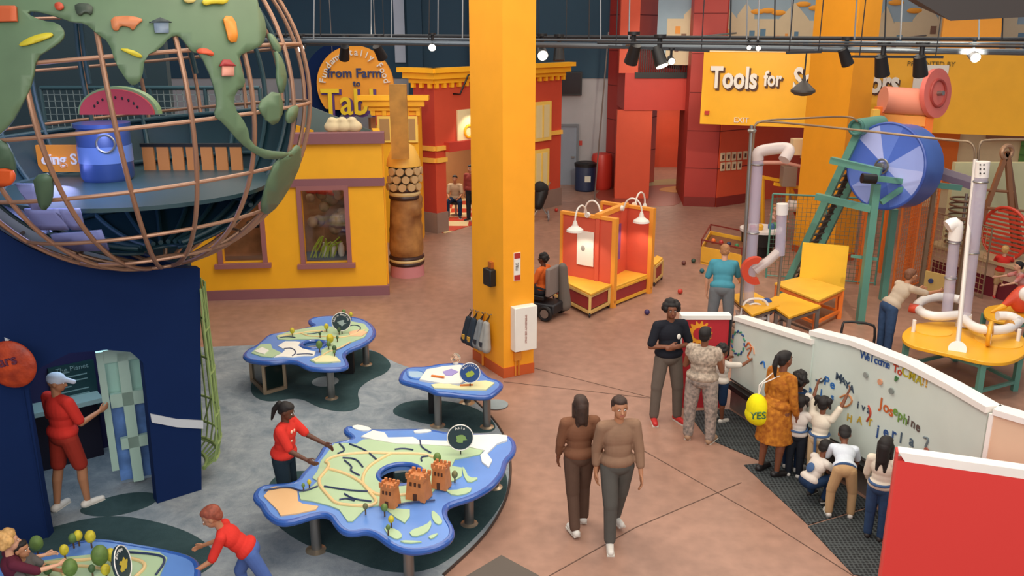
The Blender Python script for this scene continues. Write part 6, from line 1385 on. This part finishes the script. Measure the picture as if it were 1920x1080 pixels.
# ---- far right: maroon counter, red ribbed wheel, conveyors, beam
P = G(1800, 560); w9 = Wall(G(1745, 520), G(1875, 562)); t_ = thing('maroon_counter', 'low maroon and cream counter behind the child in the red vest', 'counter', w9.pt(w9.L/2, 0))
w9.slab(MB(), 0, w9.L+1, 0, .42, -.9, 0).build('maroon_base', mat('maroon_panel', '#6d1f2c', .5), t_); w9.slab(MB(), 0, w9.L+1, .42, .72, -.9, .02).build('cream_band', mat('counter_cream', '#c9a890', .5), t_); w9.slab(MB(), -.2, w9.L+1.1, .72, .78, -1.0, .1).build('counter_top', mat('counter_top_tan', '#b9a07c', .4), t_)
c9 = w9.pt(w9.L*.72, 1.25, -.45); t_ = thing('ribbed_wheel', 'large red ribbed wheel standing on the maroon counter', 'wheel', c9-UP*.5)
for i in range(11): z = -.46+i*.092; hw_ = math.sqrt(max(.02, .25-z*z))*1.15; MB().bar(c9+w9.X*-hw_+UP*z, c9+w9.X*hw_+UP*z, .045).build('rib', mat('rib_red', '#c8402c', .45), t_)
MB().ring(c9, w9.N, .55, .035, 40, 8).build('wheel_rim', mat('rib_red', '#c8402c', .45), t_)
w8 = w9.pt(w9.L*.2, .8, -.3); t_ = thing('coil_stack', 'stack of dark coiled tracks on the maroon counter left of the red wheel', 'machine', w8)
for i in range(9): MB().ring(w8+UP*(.06+i*.12), UP, .3, .022, 28, 6).build('coil', mat('coil_brown', '#6b4a34', .5), t_)
MB().tube([w8, w8+UP*1.15], .03, 8).build('coil_post', M_STEEL, t_)
t_ = thing('conveyor_ramp', 'purple grey slanted conveyor ramp between the blue wheel and the tall tube', 'conveyor', AY(1790, 350, 17)); 
MB().bar(AY(1740, 320, 16.8), AY(1835, 350, 16.4), .5, .12).build('ramp_bed', mat('ramp_purple', '#6c5a70', .5), t_); MB().bar(AY(1740, 316, 16.6), AY(1835, 346, 16.2), .04, .2).build('ramp_edge', mat('ramp_edge', '#8f8290', .5), t_)
for (x, y) in ((1755, 330), (1825, 352)): a = AY(x, y, 16.7); MB().bar(Vector((a.x, a.y, 0)), a, .07).build('ramp_leg', mp, t_)
t_ = thing('tripod_hoist', 'brown metal tripod hoist with a pulley head at the far right', 'machine', G(1880, 470)); Yh = 18.5; M_BRN = mat('hoist_brown', '#9a6e50', .45, .3)
top = AY(1888, 285, Yh)
for (x, y) in ((1838, 420), (1905, 400), (1900, 440)): b_ = AY(x, y, Yh+(.5 if x > 1900 else 0)); g_ = top+(b_-top)*((top.z)/(top.z-b_.z)); MB().bar(top, g_, .09).build('hoist_leg', M_BRN, t_)
MB().ring(top, Vector((.3, -1, 0)), .13, .05, 24, 8).build('pulley_head', mat('hoist_head', '#b08a6c', .4, .4), t_); MB().tube([AY(1845, 356, Yh), AY(1900, 360, Yh)], .03, 8).build('cross_rod', M_BRN, t_)
MB().tube([AY(1850, 390, Yh-.2), AY(1925, 396, Yh-.2)], .03, 8).build('cross_rod', M_BRN, t_)
P = AY(1862, 370, Yh+1.3); t_ = thing('pale_console', 'pale green console board behind the tripod hoist', 'board', Vector((P.x, P.y, 0))); MB().box((P.x, P.y, P.z/2+.4), (2.0, .15, P.z+.8)).build('console_panel', mat('console_sage', '#c4c49c', .5), t_)
P = G(1885, 520); t_ = thing('grey_bin_box', 'grey beige box behind the child in the red vest', 'box', P); MB().box(P+Vector((.2, .6, .45)), (.9, .6, .9)).build('box_body', mat('box_greige', '#b0a084', .6), t_, bevel=.03)
# yellow round-ended tables at the right edge with red pieces
tt, c = frame_table('work_table', 'yellow rounded table at the right edge beside the child in red', [(1842, 582), (1855, 572), (1895, 570), (1930, 580), (1935, 600), (1890, 606), (1850, 598)], .6, M_YTOP, M_GRN, .07, .05, rounded=(0, 2, 4, 5))
P = c+UP*.0; P = Vector((c.x, c.y, .6)); t_ = thing('bird_figure', 'red and white bird shaped figure on the yellow rounded table', 'figure', P)
m = MB(); m.ell(P+Vector((.25, 0, .25)), (.2, .16, .25), None, 16, 10); m.cap(P+Vector((.15, 0, .3)), P+Vector((-.1, 0, .1)), .12, .03, 12); remeshed(m, .02, 'red_body', mat('scoop_red', '#d0482c', .45), t_); MB().ell(P+Vector((.25, -.12, .38)), (.14, .1, .14), None, 14, 10).build('white_cheek', M_PVC, t_); MB().cap(P+Vector((-.05, 0, .12)), P+Vector((-.25, 0, .02)), .06, .015, 10).build('yellow_beak', M_YTOP, t_)
# painted mats and low panels behind the stand
t_ = thing('round_floor_pad', 'pale yellow play panel with red and blue dots behind the short clear tube', 'panel', G(1745, 600)); w7 = Wall(G(1728, 560), G(1775, 572)); w7.slab(MB(), 0, w7.L, .05, .6, -.05, 0).build('pad_board', mat('pad_yellow', '#d9b870', .5), t_)
for x, z, cc in ((.15, .42, '#3a4a7c'), (.35, .2, '#7d3040'), (.6, .4, '#d0482c')): MB().cyl(w7.pt(x, z), w7.pt(x, z, .03), .05, .05, 16).build('dot', mat('dot_'+cc, cc, .5), t_)
def HB(px, py, h):
    q = G(px, py, h); return Vector((q.x, q.y, 0))
def cloth(n, c, **k): return mat(n, c, .85, noise=k.get('noise', (9, .06)), c2=k.get('c2'), spec=.2)
DENIM = cloth('denim', '#33496a', noise=(14, .15)); NAVYC = cloth('navy_cloth', '#1e3350'); WHITEC = cloth('white_cloth', '#d8cfc4'); KHAKI = cloth('khaki_cloth', '#bd9a70')
SHW = mat('shoe_white', '#d8d2c8', .6)
# man with folded arms
p = person('smiling man in a black polo shirt and grey trousers standing with folded arms', G(1247, 789), -78, 1.83, 'brown',
    thighs=((.12, -.02, -1), (-.12, .06, -1)), shins=((.04, -.02, -1), (-.04, 0, -1)), arms=((.35, .12, -1), (-.35, .12, -1)), fores=((-1, .55, .12), (1, .45, .02)),
    top='polo_shirt', top_m=cloth('black_cloth', '#20222a'), sleeve=.42, bot_m=cloth('dark_grey_trousers', '#6a6057'), shoe_m=mat('red_shoe', '#c22f2c', .5), hair='curly', head=(-8, 4))
MB().ell(p['W'](p['nk']-p['up']*.1*1.83+Vector((-.08, .135, 0))), (.03, .012, .04), p['Lb'], 10, 8).build('name_badge', M_WHITE, p['o'])
m = MB()
for s in (1, -1): m.box(p['HP'](s*.019, .056, .004), (.034, .004, .022), p['HMW'])
# spotted woman
p = person('woman with short hair in pale patterned top and trousers seen from behind', G(1309, 826), 62, 1.66, 'brown', thighs=((.1, .0, -1), (-.10, .05, -1)), shins=((.03, 0, -1), (0, -.05, -1)),
    arms=((.3, .1, -1), (-.3, .1, -1)), fores=((-.2, .9, .3), (.3, .9, .2)), top='patterned_top', top_m=cloth('pattern_top', '#c9b6a2', noise=(26, .3), c2='#7f7468'), sleeve=.14, bot_m=cloth('pattern_trousers', '#b9a79a', noise=(22, .3), c2='#6f6a66'), shoe_m=mat('tan_shoe', '#a98668', .6), hair='short', fat=1.22)
p = person('child in a white shirt and blue shorts drawing at the left end of the whiteboards', G(1345, 790), 40, 1.20, 'brown', child=True, arms=((.5, .9, -.1), (-.2, .8, -.5)), fores=((.2, 1, .35), (.1, 1, .2)),
    top_m=WHITEC, sleeve=.4, bottom='shorts', bot_m=NAVYC, bot_len=.52, shoe_m=SHW, hair='afro')
# orange dress
p = person('woman in an orange patterned dress with braided hair watching the children', G(1446, 886), 25, 1.66, 'brown', lean=4, arms=((.2, .05, -1), (-.15, .0, -1)), fores=((.0, .35, -1), (0, .3, -1)),
    thighs=((.03, .06, -1), (-.03, -.08, -1)), shins=((0, -.1, -1), (0, -.12, -1)), top='dress_top', top_m=cloth('orange_pattern_cloth', '#c8822c', noise=(18, .3), c2='#8c4a1c'), sleeve=.85, bottom='dress', bot_m=cloth('orange_pattern_cloth', '#c8822c', noise=(18, .3), c2='#8c4a1c'), bot_len=.5,
    shoe_m=mat('black_flat', '#1e1a1a', .5), hair='ponytail', fat=1.12, detail='dark')
b = p['W'](p['pel']+Vector((-.13, -.2, -.02)))
t = thing('drawstring_bag', 'bright yellow drawstring bag hanging at the back of the woman in orange', 'bag', b)
m = MB(); m.ell(b, (.16, .12, .2), p['Lb'], 18, 12); m.ell(b-UP*.08, (.17, .13, .13), p['Lb'], 18, 12)
remeshed(m, .012, 'bag_body', cloth('yellow_bag_cloth', '#e6d816', noise=(8, .1)), t)
m = MB(); m.tube([b+UP*.18, b+UP*.34+Vector((.04, 0, 0)), p['W'](p['nk']+Vector((.05, -.08, -.02)))], .008, 6); m.tube([b+UP*.18, b+UP*.32, p['W'](p['nk']+Vector((-.08, -.08, -.03)))], .008, 6); m.build('strap', M_WHITE, t)
text_mb('YES', b-p['fw']*.0+Vector((-.03, -.165, -.06)), Vector((1, .1, 0)), UP, .13, .02).build('bag_lettering', mat('ink_green', '#3c6a4a', .6), t)
# row of children
p = person('child with curly black hair and a white shirt with dark collar facing the whiteboard', G(1484, 880), 45, 1.37, 'dark', child=True, top_m=WHITEC, sleeve=.45, bot_m=NAVYC, shoe_m=SHW, hair='afro', arms=((.4, .3, -.8), (-.3, .3, -.9)), fores=((.1, .9, .5), (.2, .9, .3)))
m = MB(); m.ring(p['W'](p['nk']+p['up']*.0), UP, .075, .028, 24, 8); m.build('dark_collar', NAVYC, p['o'])
p = person('child with two hair puffs in a white shirt and dark trousers between the other children', G(1487, 893), 62, 1.13, 'dark', child=True, top_m=WHITEC, sleeve=.42, bot_m=cloth('black_trousers', '#22262e'), shoe_m=SHW, hair='puffs', arms=((.5, .5, -.8), (-.5, .5, -.8)), fores=((-.3, .8, -.2), (.3, .8, .1)))
m = MB(); m.ring(p['W'](p['pel']+p['up']*.10), UP, .112, .014, 28, 8); m.build('blue_waist_tie', mat('blue_tie', '#3d5c86', .8), p['o'])
p = person('child in a cream shirt reaching high up on the whiteboard with both arms', G(1526, 905), 48, 1.17, 'brown', child=True, top_m=cloth('cream_cloth', '#e2d6c2'), sleeve=.42, bot_m=cloth('cream_trousers', '#d3b68c'), shoe_m=SHW, hair='puffs', arms=((.45, .35, 1), (-.3, .6, .8)), fores=((.2, .4, 1), (.0, .5, 1)), lean=6)
m = MB(); m.ring(p['W'](p['pel']+p['up']*.09), UP, .112, .016, 28, 8); m.tube([p['W'](p['pel']+Vector((0, -.115, .1))), p['W'](p['pel']+Vector((.02, -.13, -.12)))], .018, 6); m.build('blue_waist_tie', mat('blue_tie', '#3d5c86', .8), p['o'])
p = person('child in a white shirt with a blue back patch crouching on the mat', G(1510, 942), 20, 1.16, 'brown', child=True, hipz=.27, lean=32, thighs=((.25, 1, .25), (-.25, 1, .1)), shins=((0, -.35, -1), (0, -.35, -1)), head=(0, 25),
    arms=((.3, .8, -.6), (-.2, .8, -.7)), fores=((-.1, .9, -.4), (.2, .9, -.3)), top_m=WHITEC, sleeve=.42, bot_m=NAVYC, shoe_m=mat('shoe_dark', '#2a2624', .6), hair='short')
m = MB(); m.ell(p['W'](p['pel']+p['up']*.17-p['sfw']*.085), (.06, .02, .06), p['LW'](p['TM']), 14, 8); m.build('blue_back_patch', mat('blue_tie', '#3d5c86', .8), p['o'])
p = person('child in a white shirt and khaki trousers bending over in front of the whiteboard', G(1574, 968), 75, 1.2, 'brown', child=True, lean=62, thighs=((.18, .12, -1), (-.22, .05, -1)), shins=((.02, -.1, -1), (-.02, -.1, -1)), head=(0, 40),
    arms=((.3, .5, -1), (-.3, .5, -1)), fores=((-.1, .4, -1), (.1, .4, -1)), top_m=cloth('bluish_white_cloth', '#d4dbe4'), sleeve=.42, bot_m=KHAKI, shoe_m=SHW, hair='short')
m = MB(); m.ell(p['W'](p['pel']+p['up']*.03-p['sfw']*.01), (.125, .105, .03), p['LW'](p['TM']), 20, 8); m.build('blue_waist_tie', mat('blue_tie', '#3d5c86', .8), p['o'])
p = person('child in a cream shirt and denim trousers partly hidden by the red foreground panel', G(1638, 1010), 50, 1.26, 'dark', child=True, top_m=cloth('cream_cloth', '#e2d6c2'), sleeve=.85, bot_m=DENIM, shoe_m=mat('shoe_dark', '#2a2624', .6), hair='long', arms=((.2, .6, -.7), (-.2, .2, -1)), fores=((.2, 1, .3), (0, .5, -.6)))
m = MB(); m.ring(p['W'](p['pel']+p['up']*.08), UP, .118, .016, 28, 8); m.build('blue_waist_tie', mat('blue_tie', '#3d5c86', .8), p['o'])
# walkers in the middle
p = person('long-haired person in a brown top and dark trousers walking on the bare floor', G(1083, 985), 100, 1.62, 'brown', thighs=((.0, .22, -1), (.0, -.2, -1)), shins=((0, -.05, -1), (0, -.35, -1)), arms=((.15, -.25, -1), (-.15, .2, -1)), fores=((.02, .1, -1), (0, .4, -1)),
    top_m=cloth('brown_top', '#7a523c'), sleeve=.8, bot_m=cloth('brown_trousers', '#5a4438'), shoe_m=SHW, hair='long', hair_m=mat('hair_brown', '#38241a', .7, noise=(30, .3)))
p = person('person in a taupe top and grey blue trousers striding beside the long-haired walker', G(1152, 1012), -80, 1.74, 'tan', thighs=((.0, .25, -1), (.0, -.3, -1)), shins=((0, .05, -1), (0, -.45, -1)), arms=((.15, -.2, -1), (-.15, .2, -1)), fores=((.02, .1, -1), (0, .4, -1)),
    top_m=cloth('taupe_top', '#8d6e58'), sleeve=.8, bot_m=cloth('grey_blue_trousers', '#56544f'), shoe_m=SHW, hair='short', hair_m=mat('hair_brown', '#38241a', .7, noise=(30, .3)))
# girl at the big table
p = person('girl with a ponytail in a red shirt reaching onto the big table', G(541, 972), -10, 1.48, 'dark', lean=8, arms=((.15, .55, -1), (-.1, .75, -.8)), fores=((.15, 1, -.35), (-.1, 1, -.55)), head=(0, 22),
    top_m=cloth('red_cloth', '#cf352c'), sleeve=.42, bot_m=cloth('dark_teal_trousers', '#1d2c36'), shoe_m=mat('red_white_shoe', '#a83a3a', .6), hair='ponytail', fat=1.1, thighs=((.03, .1, -1), (-.03, .05, -1)), shins=((0, -.1, -1), (0, -.1, -1)))
m = MB()
for i, (x, z) in enumerate(((-.0, .0), (.03, .06), (-.03, .05), (.02, -.05))): m.ell(p['W'](p['nk']-p['up']*(.13-z)+p['sfw']*.100+p['srt']*(x+.03)), (.025, .012, .02), p['Lb'], 8, 6)
m.build('shirt_print', mat('pale_print', '#e8b8a0', .8), p['o'])
p = person('person in a white cap, red shirt and shorts standing inside the booth', G(140, 952), 62, 1.74, 'tan', thighs=((.05, .22, -1), (-.08, -.1, -1)), shins=((0, .02, -1), (0, -.2, -1)), arms=((.2, .3, -1), (-.15, .1, -1)), fores=((0, 1, .2), (0, .3, -1)), head=(-50, 10),
    top_m=cloth('red_cloth', '#cf352c'), sleeve=.42, bottom='shorts', bot_m=cloth('red_brown_shorts', '#9c3226'), bot_len=.42, shoe_m=SHW, hair='cap', hair_m=cloth('white_cap', '#c8d2e0'))
p = person('child in a red shirt and blue trousers leaning forward at the bottom edge', HB(470, 1030, .62), 190, 1.3, 'tan', child=True, lean=45, thighs=((.1, .5, -1), (-.1, -.5, -1)), shins=((0, -.1, -1), (0, -.6, -1)), arms=((.3, .3, -1), (-.3, .5, -1)), fores=((.2, 1, -.4), (-.2, 1, -.5)), head=(0, 30),
    top_m=cloth('red_cloth', '#cf352c'), sleeve=.45, bot_m=cloth('blue_trousers', '#4a64a0'), shoe_m=SHW, hair='short', hair_m=mat('hair_red_brown', '#8c4632', .7, noise=(30, .3)))
p = person('blond curly-haired child in a maroon top at the lower left table', HB(12, 1008, 1.1), 40, 1.18, 'fair', child=True, arms=((.3, .8, -.5), (-.2, .6, -.7)), fores=((.1, 1, 0), (.2, 1, 0)), top_m=cloth('maroon_cloth', '#5a2233'), sleeve=.5, bot_m=NAVYC, hair='curly', hair_m=mat('hair_blond', '#c79a5c', .6, noise=(30, .3)))
p = person('dark-haired child stretching an arm over the lower left table', HB(36, 1022, .98), -5, 1.05, 'tan', child=True, arms=((.5, 1, -.3), (-.1, .8, -.7)), fores=((.1, 1, -.1), (.2, 1, 0)), top_m=cloth('grey_cloth', '#5e5a58'), sleeve=.3, bot_m=NAVYC, hair='short', face=True)
# blue shirt man bending
p = person('man in a turquoise polo shirt and grey trousers seen from behind', G(1347, 640), 75, 1.80, 'fair', lean=20, voxel=.012, thighs=((.08, 0, -1), (-.08, .03, -1)), arms=((.3, .5, -1), (-.3, .05, -1)), fores=((.1, .9, -.5), (0, .2, -1)), head=(0, 20),
    top_m=cloth('turquoise_cloth', '#4b93a5'), sleeve=.42, bot_m=cloth('grey_trousers', '#6e7478'), hair='short', hair_m=mat('hair_sandy', '#a5734a', .7, noise=(30, .3)), fat=1.12)
p = person('adult in a pale shirt and denim trousers leaning over the tube table', G(1655, 668), 15, 1.66, 'tan', lean=38, voxel=.012, arms=((.2, 1, -.3), (-.2, .9, -.5)), fores=((0, 1, .1), (0, 1, 0)), head=(0, 5), top_m=cloth('greyish_cloth', '#b5a592'), sleeve=.45, bot_m=cloth('denim', '#33496a'), hair='short', hair_m=mat('hair_brown2', '#6d4630', .7, noise=(30, .3)))
p = person('child with fair hair in a red vest and khaki shorts at the far right exhibit', G(1870, 560), 60, 1.16, 'fair', child=True, voxel=.012, arms=((.3, .8, -.4), (-.2, .6, -.6)), fores=((0, 1, .1), (0, 1, 0)), top_m=cloth('red_cloth', '#cf352c'), sleeve=.3, bottom='shorts', bot_m=KHAKI, bot_len=.45, shoe_m=mat('red_shoe', '#c22f2c', .5), hair='short', hair_m=mat('hair_blond', '#c79a5c', .6, noise=(30, .3)))
p = person('child in a white and red top bending at the right edge of the photo', G(1912, 592), 170, 1.15, 'fair', child=True, lean=25, voxel=.012, arms=((.3, .8, -.4), (-.2, .6, -.6)), fores=((0, 1, -.2), (0, 1, -.3)), top_m=cloth('red_white_cloth', '#d8b8b0', noise=(7, .3), c2='#c23a34'), sleeve=.4, bot_m=cloth('red_cloth', '#cf352c'), hair='short')
p = person('small child in a pinkish top playing behind the tall clear tube', G(1447, 462), -60, 1.12, 'fair', child=True, voxel=.014, arms=((.3, .8, -.4), (-.2, .6, -.6)), fores=((0, 1, 0), (0, 1, -.1)), top_m=cloth('pinkish_cloth', '#c99a8c'), sleeve=.45, bot_m=DENIM, hair='short', hair_m=mat('hair_sandy', '#a5734a', .7, noise=(30, .3)))
# people inside the diner
p = person('seated person in a beige top with hands on the knees inside the diner', G(855, 404), -95, 1.62, 'tan', voxel=.014, hipz=.5, thighs=((.25, 1, -.05), (-.25, 1, -.05)), shins=((0, .05, -1), (0, .05, -1)), arms=((.2, .3, -1), (-.2, .3, -1)), fores=((-.3, .9, -.3), (.3, .9, -.3)), top_m=cloth('beige_cloth', '#b8a284'), sleeve=.4, bot_m=NAVYC, hair='short', lean=10)
t = thing('diner_stool', 'dark stool under the seated person inside the diner', 'stool', G(855, 404)); q = G(855, 404)
MB().cyl(q+UP*.36, q+UP*.43, .2, .2).build('stool_seat', M_BLACK, t); MB().cyl(q, q+UP*.36, .035, .035).build('stool_post', M_STEEL, t); MB().cyl(q, q+UP*.02, .18, .18).build('stool_base', M_STEEL, t)
p = person('person in a dusky red top standing inside the diner beside the yellow column', G(884, 414), -120, 1.66, 'tan', voxel=.014, top_m=cloth('dusky_red_cloth', '#8c3e36'), sleeve=.8, bot_m=cloth('black_trousers', '#22262e'), hair='short')
M_RIG = mat('rig_grey', '#59626a', .4, .5); M_RIGD = mat('rig_dark', '#2a2c30', .5, .4)
def rigpipe(a, b, r, label, m=M_RIG): return tag(MB().tube([a, b+(b-a)*(.25 if b.x > 7 else 0)], r, 10).build('rig_pipe', m), label, 'pipe')
Yr1 = 15.0
rigpipe(AY(480, 76, 16.4), AY(1980, 99, 13.2), .046, 'thickest grey ceiling grid pipe crossing the whole hall')
rigpipe(AY(480, 66, 19), AY(1980, 74, 15), .035, 'upper dark ceiling grid pipe crossing the whole hall', M_RIGD)
rigpipe(AY(540, 71, 17), AY(1980, 82, 13), .022, 'thin ceiling grid pipe between the thick and the upper pipe')
rigpipe(AY(1000, 68, 22), AY(1160, 72, 20), .03, 'short ceiling pipe just right of the front yellow column', M_RIGD)
rigpipe(AY(1120, 80, 12.5), AY(1980, 88, 10.5), .016, 'thin dark cable pipe right of the red tower', M_RIGD)
rigpipe(AY(1170, 84, 14), AY(1380, 62, 26), .025, 'slanting grid pipe in front of the red tower')
rigpipe(AY(1530, 94, 13.7), AY(1710, 70, 22), .025, 'slanting grid pipe in front of the back column')
def head(px, py, Y, s, lit, label, aim=(0, -.3, -1)):
    P = AY(px, py, Y); d = Vector(aim).normalized(); t = thing('track_light', label, 'spotlight', P)
    top = P+UP*(s*1.0); MB().tube([top, P], s*.12, 8).build('stem', M_BLACK, t); MB().cyl(top-UP*s*.1, top+UP*s*.05, s*.3, s*.3, 12).build('track_adapter', M_BLACK, t)
    MB().cyl(P-d*s*.5, P+d*s*.45, s*.26, s*.34, 18).build('lamp_can', M_BLACK, t)
    if lit: MB().cyl(P+d*s*.46, P+d*s*.49, s*.29, s*.29, 18).build('glowing_lens', mat('lens_glow', '#fff2dc', .4, emis=9), t)
    return t
def track(a, b, label):
    t = thing('light_track', label, 'light track', a); MB().bar(a, b, .035).build('track_bar', M_RIGD, t)
    for f in (.08, .92): q = a.lerp(b, f); MB().tube([q, Vector((q.x, q.y, 9))], .008, 6).build('hanger_cable', M_RIGD, t)
    return t
RA, RB = AY(480, 76, 16.4), AY(1980, 99, 13.2)
def under(px, py):
    lo, hi = 0, 1
    for _ in range(40):
        m_ = (lo+hi)/2
        if px_of(RA.lerp(RB, m_))[0] < px: lo = m_
        else: hi = m_
    q = RA.lerp(RB, lo); r_ = AY(px, py, q.y); return q, Vector((q.x, q.y, r_.z))
track(AY(520, 84, 17), AY(738, 85, 17), 'light track above the round yellow sign'); track(AY(1005, 83, 16), AY(1066, 86, 16), 'short light track right of the front column')
track(AY(1140, 87, 14), AY(1330, 96, 14), 'light track in front of the red tower'); track(AY(1474, 99, 13), AY(1540, 97, 13), 'short light track above the pendant lamp'); track(AY(1598, 106, 12.5), AY(1768, 107, 12.5), 'light track in front of the yellow sign wall')
camd = lambda P: (0, -1, -.3)
H = [(566, 88, 17, .22, 1, 'lit spotlight beside the wire globe', (0, -1, -.2)), (646, 99, 17, .3, 0, 'dark spotlight over the left part of the round yellow sign', (-.2, .6, -.8)), (712, 98, 17, .3, 0, 'dark spotlight over the right part of the round yellow sign', (.3, .6, -.8)),
     (811, 86, 17, .22, 1, 'lit spotlight left of the front yellow column', (0, -1, -.3)), (1016, 98, 16, .3, 1, 'lit spotlight just right of the front yellow column', (.1, -1, -.4)), (1048, 99, 16, .3, 0, 'dark spotlight second from the front yellow column', (0, -.2, -1)),
     (1187, 102, 14, .32, 0, 'dark spotlight in front of the left edge of the red tower', (-.2, .5, -1)), (1236, 107, 14, .32, 1, 'spotlight with glowing lower edge before the red tower', (.3, -.3, -.9)), (1258, 112, 14, .17, 1, 'lit spotlight shining at the camera before the balcony', (0, -1, -.3)),
     (1585, 107, 12.8, .26, 0, 'dark spotlight on the thick pipe left of the sponsor words', (.5, .2, -.9)), (1653, 124, 12.5, .3, 0, 'larger dark spotlight left of the pink roller', (.3, .3, -.9)), (1725, 124, 12.5, .3, 0, 'larger dark spotlight above the pink roller', (.3, .3, -.9)),
     (1824, 103, 13, .22, 1, 'lit spotlight above the tallest clear tube', (0, -1, -.4)), (1420, 89, 18, .16, 1, 'small lit spotlight above the word for', (0, -1, -.2)), (1403, 88, 18, .14, 1, 'smaller lit spotlight above the word Tools', (0, -1, -.2))]
for (px, py, Y, s, lit, lb, am) in H:
    if px in (566, 811, 1585, 1824, 1420, 1403):
        q, P = under(px, py); h_ = head(px, py, P.y, s*P.y/Y, lit, lb, am)
        if q.z > P.z: MB().tube([q, P], .012, 6).build('hanger', M_BLACK, h_)
    else: head(px, py, Y, s, lit, lb, am)
# suspension cables
k = 0
for (px, Y, lean) in ((450, 15, 0), (590, 15, 2), (600, 17, -1), (696, 19, 0), (735, 17, 1), (806, 16, 2), (822, 19, 1), (868, 16, 1), (1106, 17, 2), (1126, 17, 0), (1182, 16, 3), (1372, 14, 3), (1402, 16, 2), (1425, 13, 4), (1454, 15, 2), (1486, 15, 3), (1610, 13, 8), (1663, 14, 4), (1694, 13, 6), (1838, 13, 3), (1883, 14, 4)):
    a = AY(px-lean, 74, Y); b = AY(px, -60, Y); k += 1
    o = MB().tube([a, b], .012, 6).build('suspension_cable', mat('cable_grey', '#8f9498', .4, .5) if k % 3 else M_RIGD)
    o['group'] = 'suspension cables of the ceiling grid'
    tag(o, 'thin vertical cable holding the ceiling grid pipes', 'cable')
Yp = under(1513, 95)[0].y; P = AY(1506, 166, Yp); t = thing('pendant_speaker', 'black cone shaped pendant hanging in front of the orange back column', 'pendant', P)
MB().lathe([(.02, .2), (.03, .12), (.10, .06), (.185, -.02), (.19, -.05), (.12, -.10), (.03, -.115)], P, 32).build('cone_body', mat('pendant_dark', '#38312c', .5), t); MB().tube([P+UP*.15, under(1513, 95)[0]], .012, 8).build('stem', M_RIGD, t)
# dark fixture panel at the top right corner
Yc_ = 6.0; q = [AY(1715, -2, Yc_), AY(1782, 39, Yc_), AY(1960, 30, Yc_), AY(1960, -120, Yc_), AY(1700, -90, Yc_)]
t = thing('ceiling_panel', 'large dark brown ceiling panel at the top right corner', 'panel', q[1]); MB().prism(q, (0, .5, .1)).build('panel_body', mat('panel_dark_brown', '#2c231e', .6), t, smooth=0)
for dx in (.3, .9): MB().tube([q[4]+Vector((dx, .2, -.1)), q[4]+Vector((dx, .2, 3.5))], .012, 6).build('panel_cable', M_RIGD, t)
# warm spots added to brighten walls and tables, some without a fixture
for (p_, a_, pw, dg) in ((AY(1824, 100, 13), sw.pt(sw.l(1800, 150)[0], sw.l(1800, 150)[1]), 900, 34), (AY(1400, 60, 20), sw.pt(sw.l(1400, 180)[0], 4, 0), 500, 60), (AY(1190, 60, 20), wBC.pt(.8, 1.5), 700, 40), (AY(1258, 60, 24), cw.pt(cw.l(1240, 250)[0], 2.4), 250, 50), (AY(712, 60, 17), sg.pt(c[0] if 0 else sg.l(666, 160)[0], sg.l(666, 160)[1]), 350, 30), (AY(820, 70, 17), dw.pt(.5, 2.5), 400, 40), (Vector((1, 10, 9)), G(750, 880, .6), 500, 32), (Vector((-1, 14, 9)), G(580, 650, .6), 350, 30), (Vector((6, 11, 8)), G(1540, 520, .6), 1300, 30), (Vector((5, 10, 9)), G(1800, 640, .6), 700, 36)):
    spot(p_, a_, pw, WARM, dg)
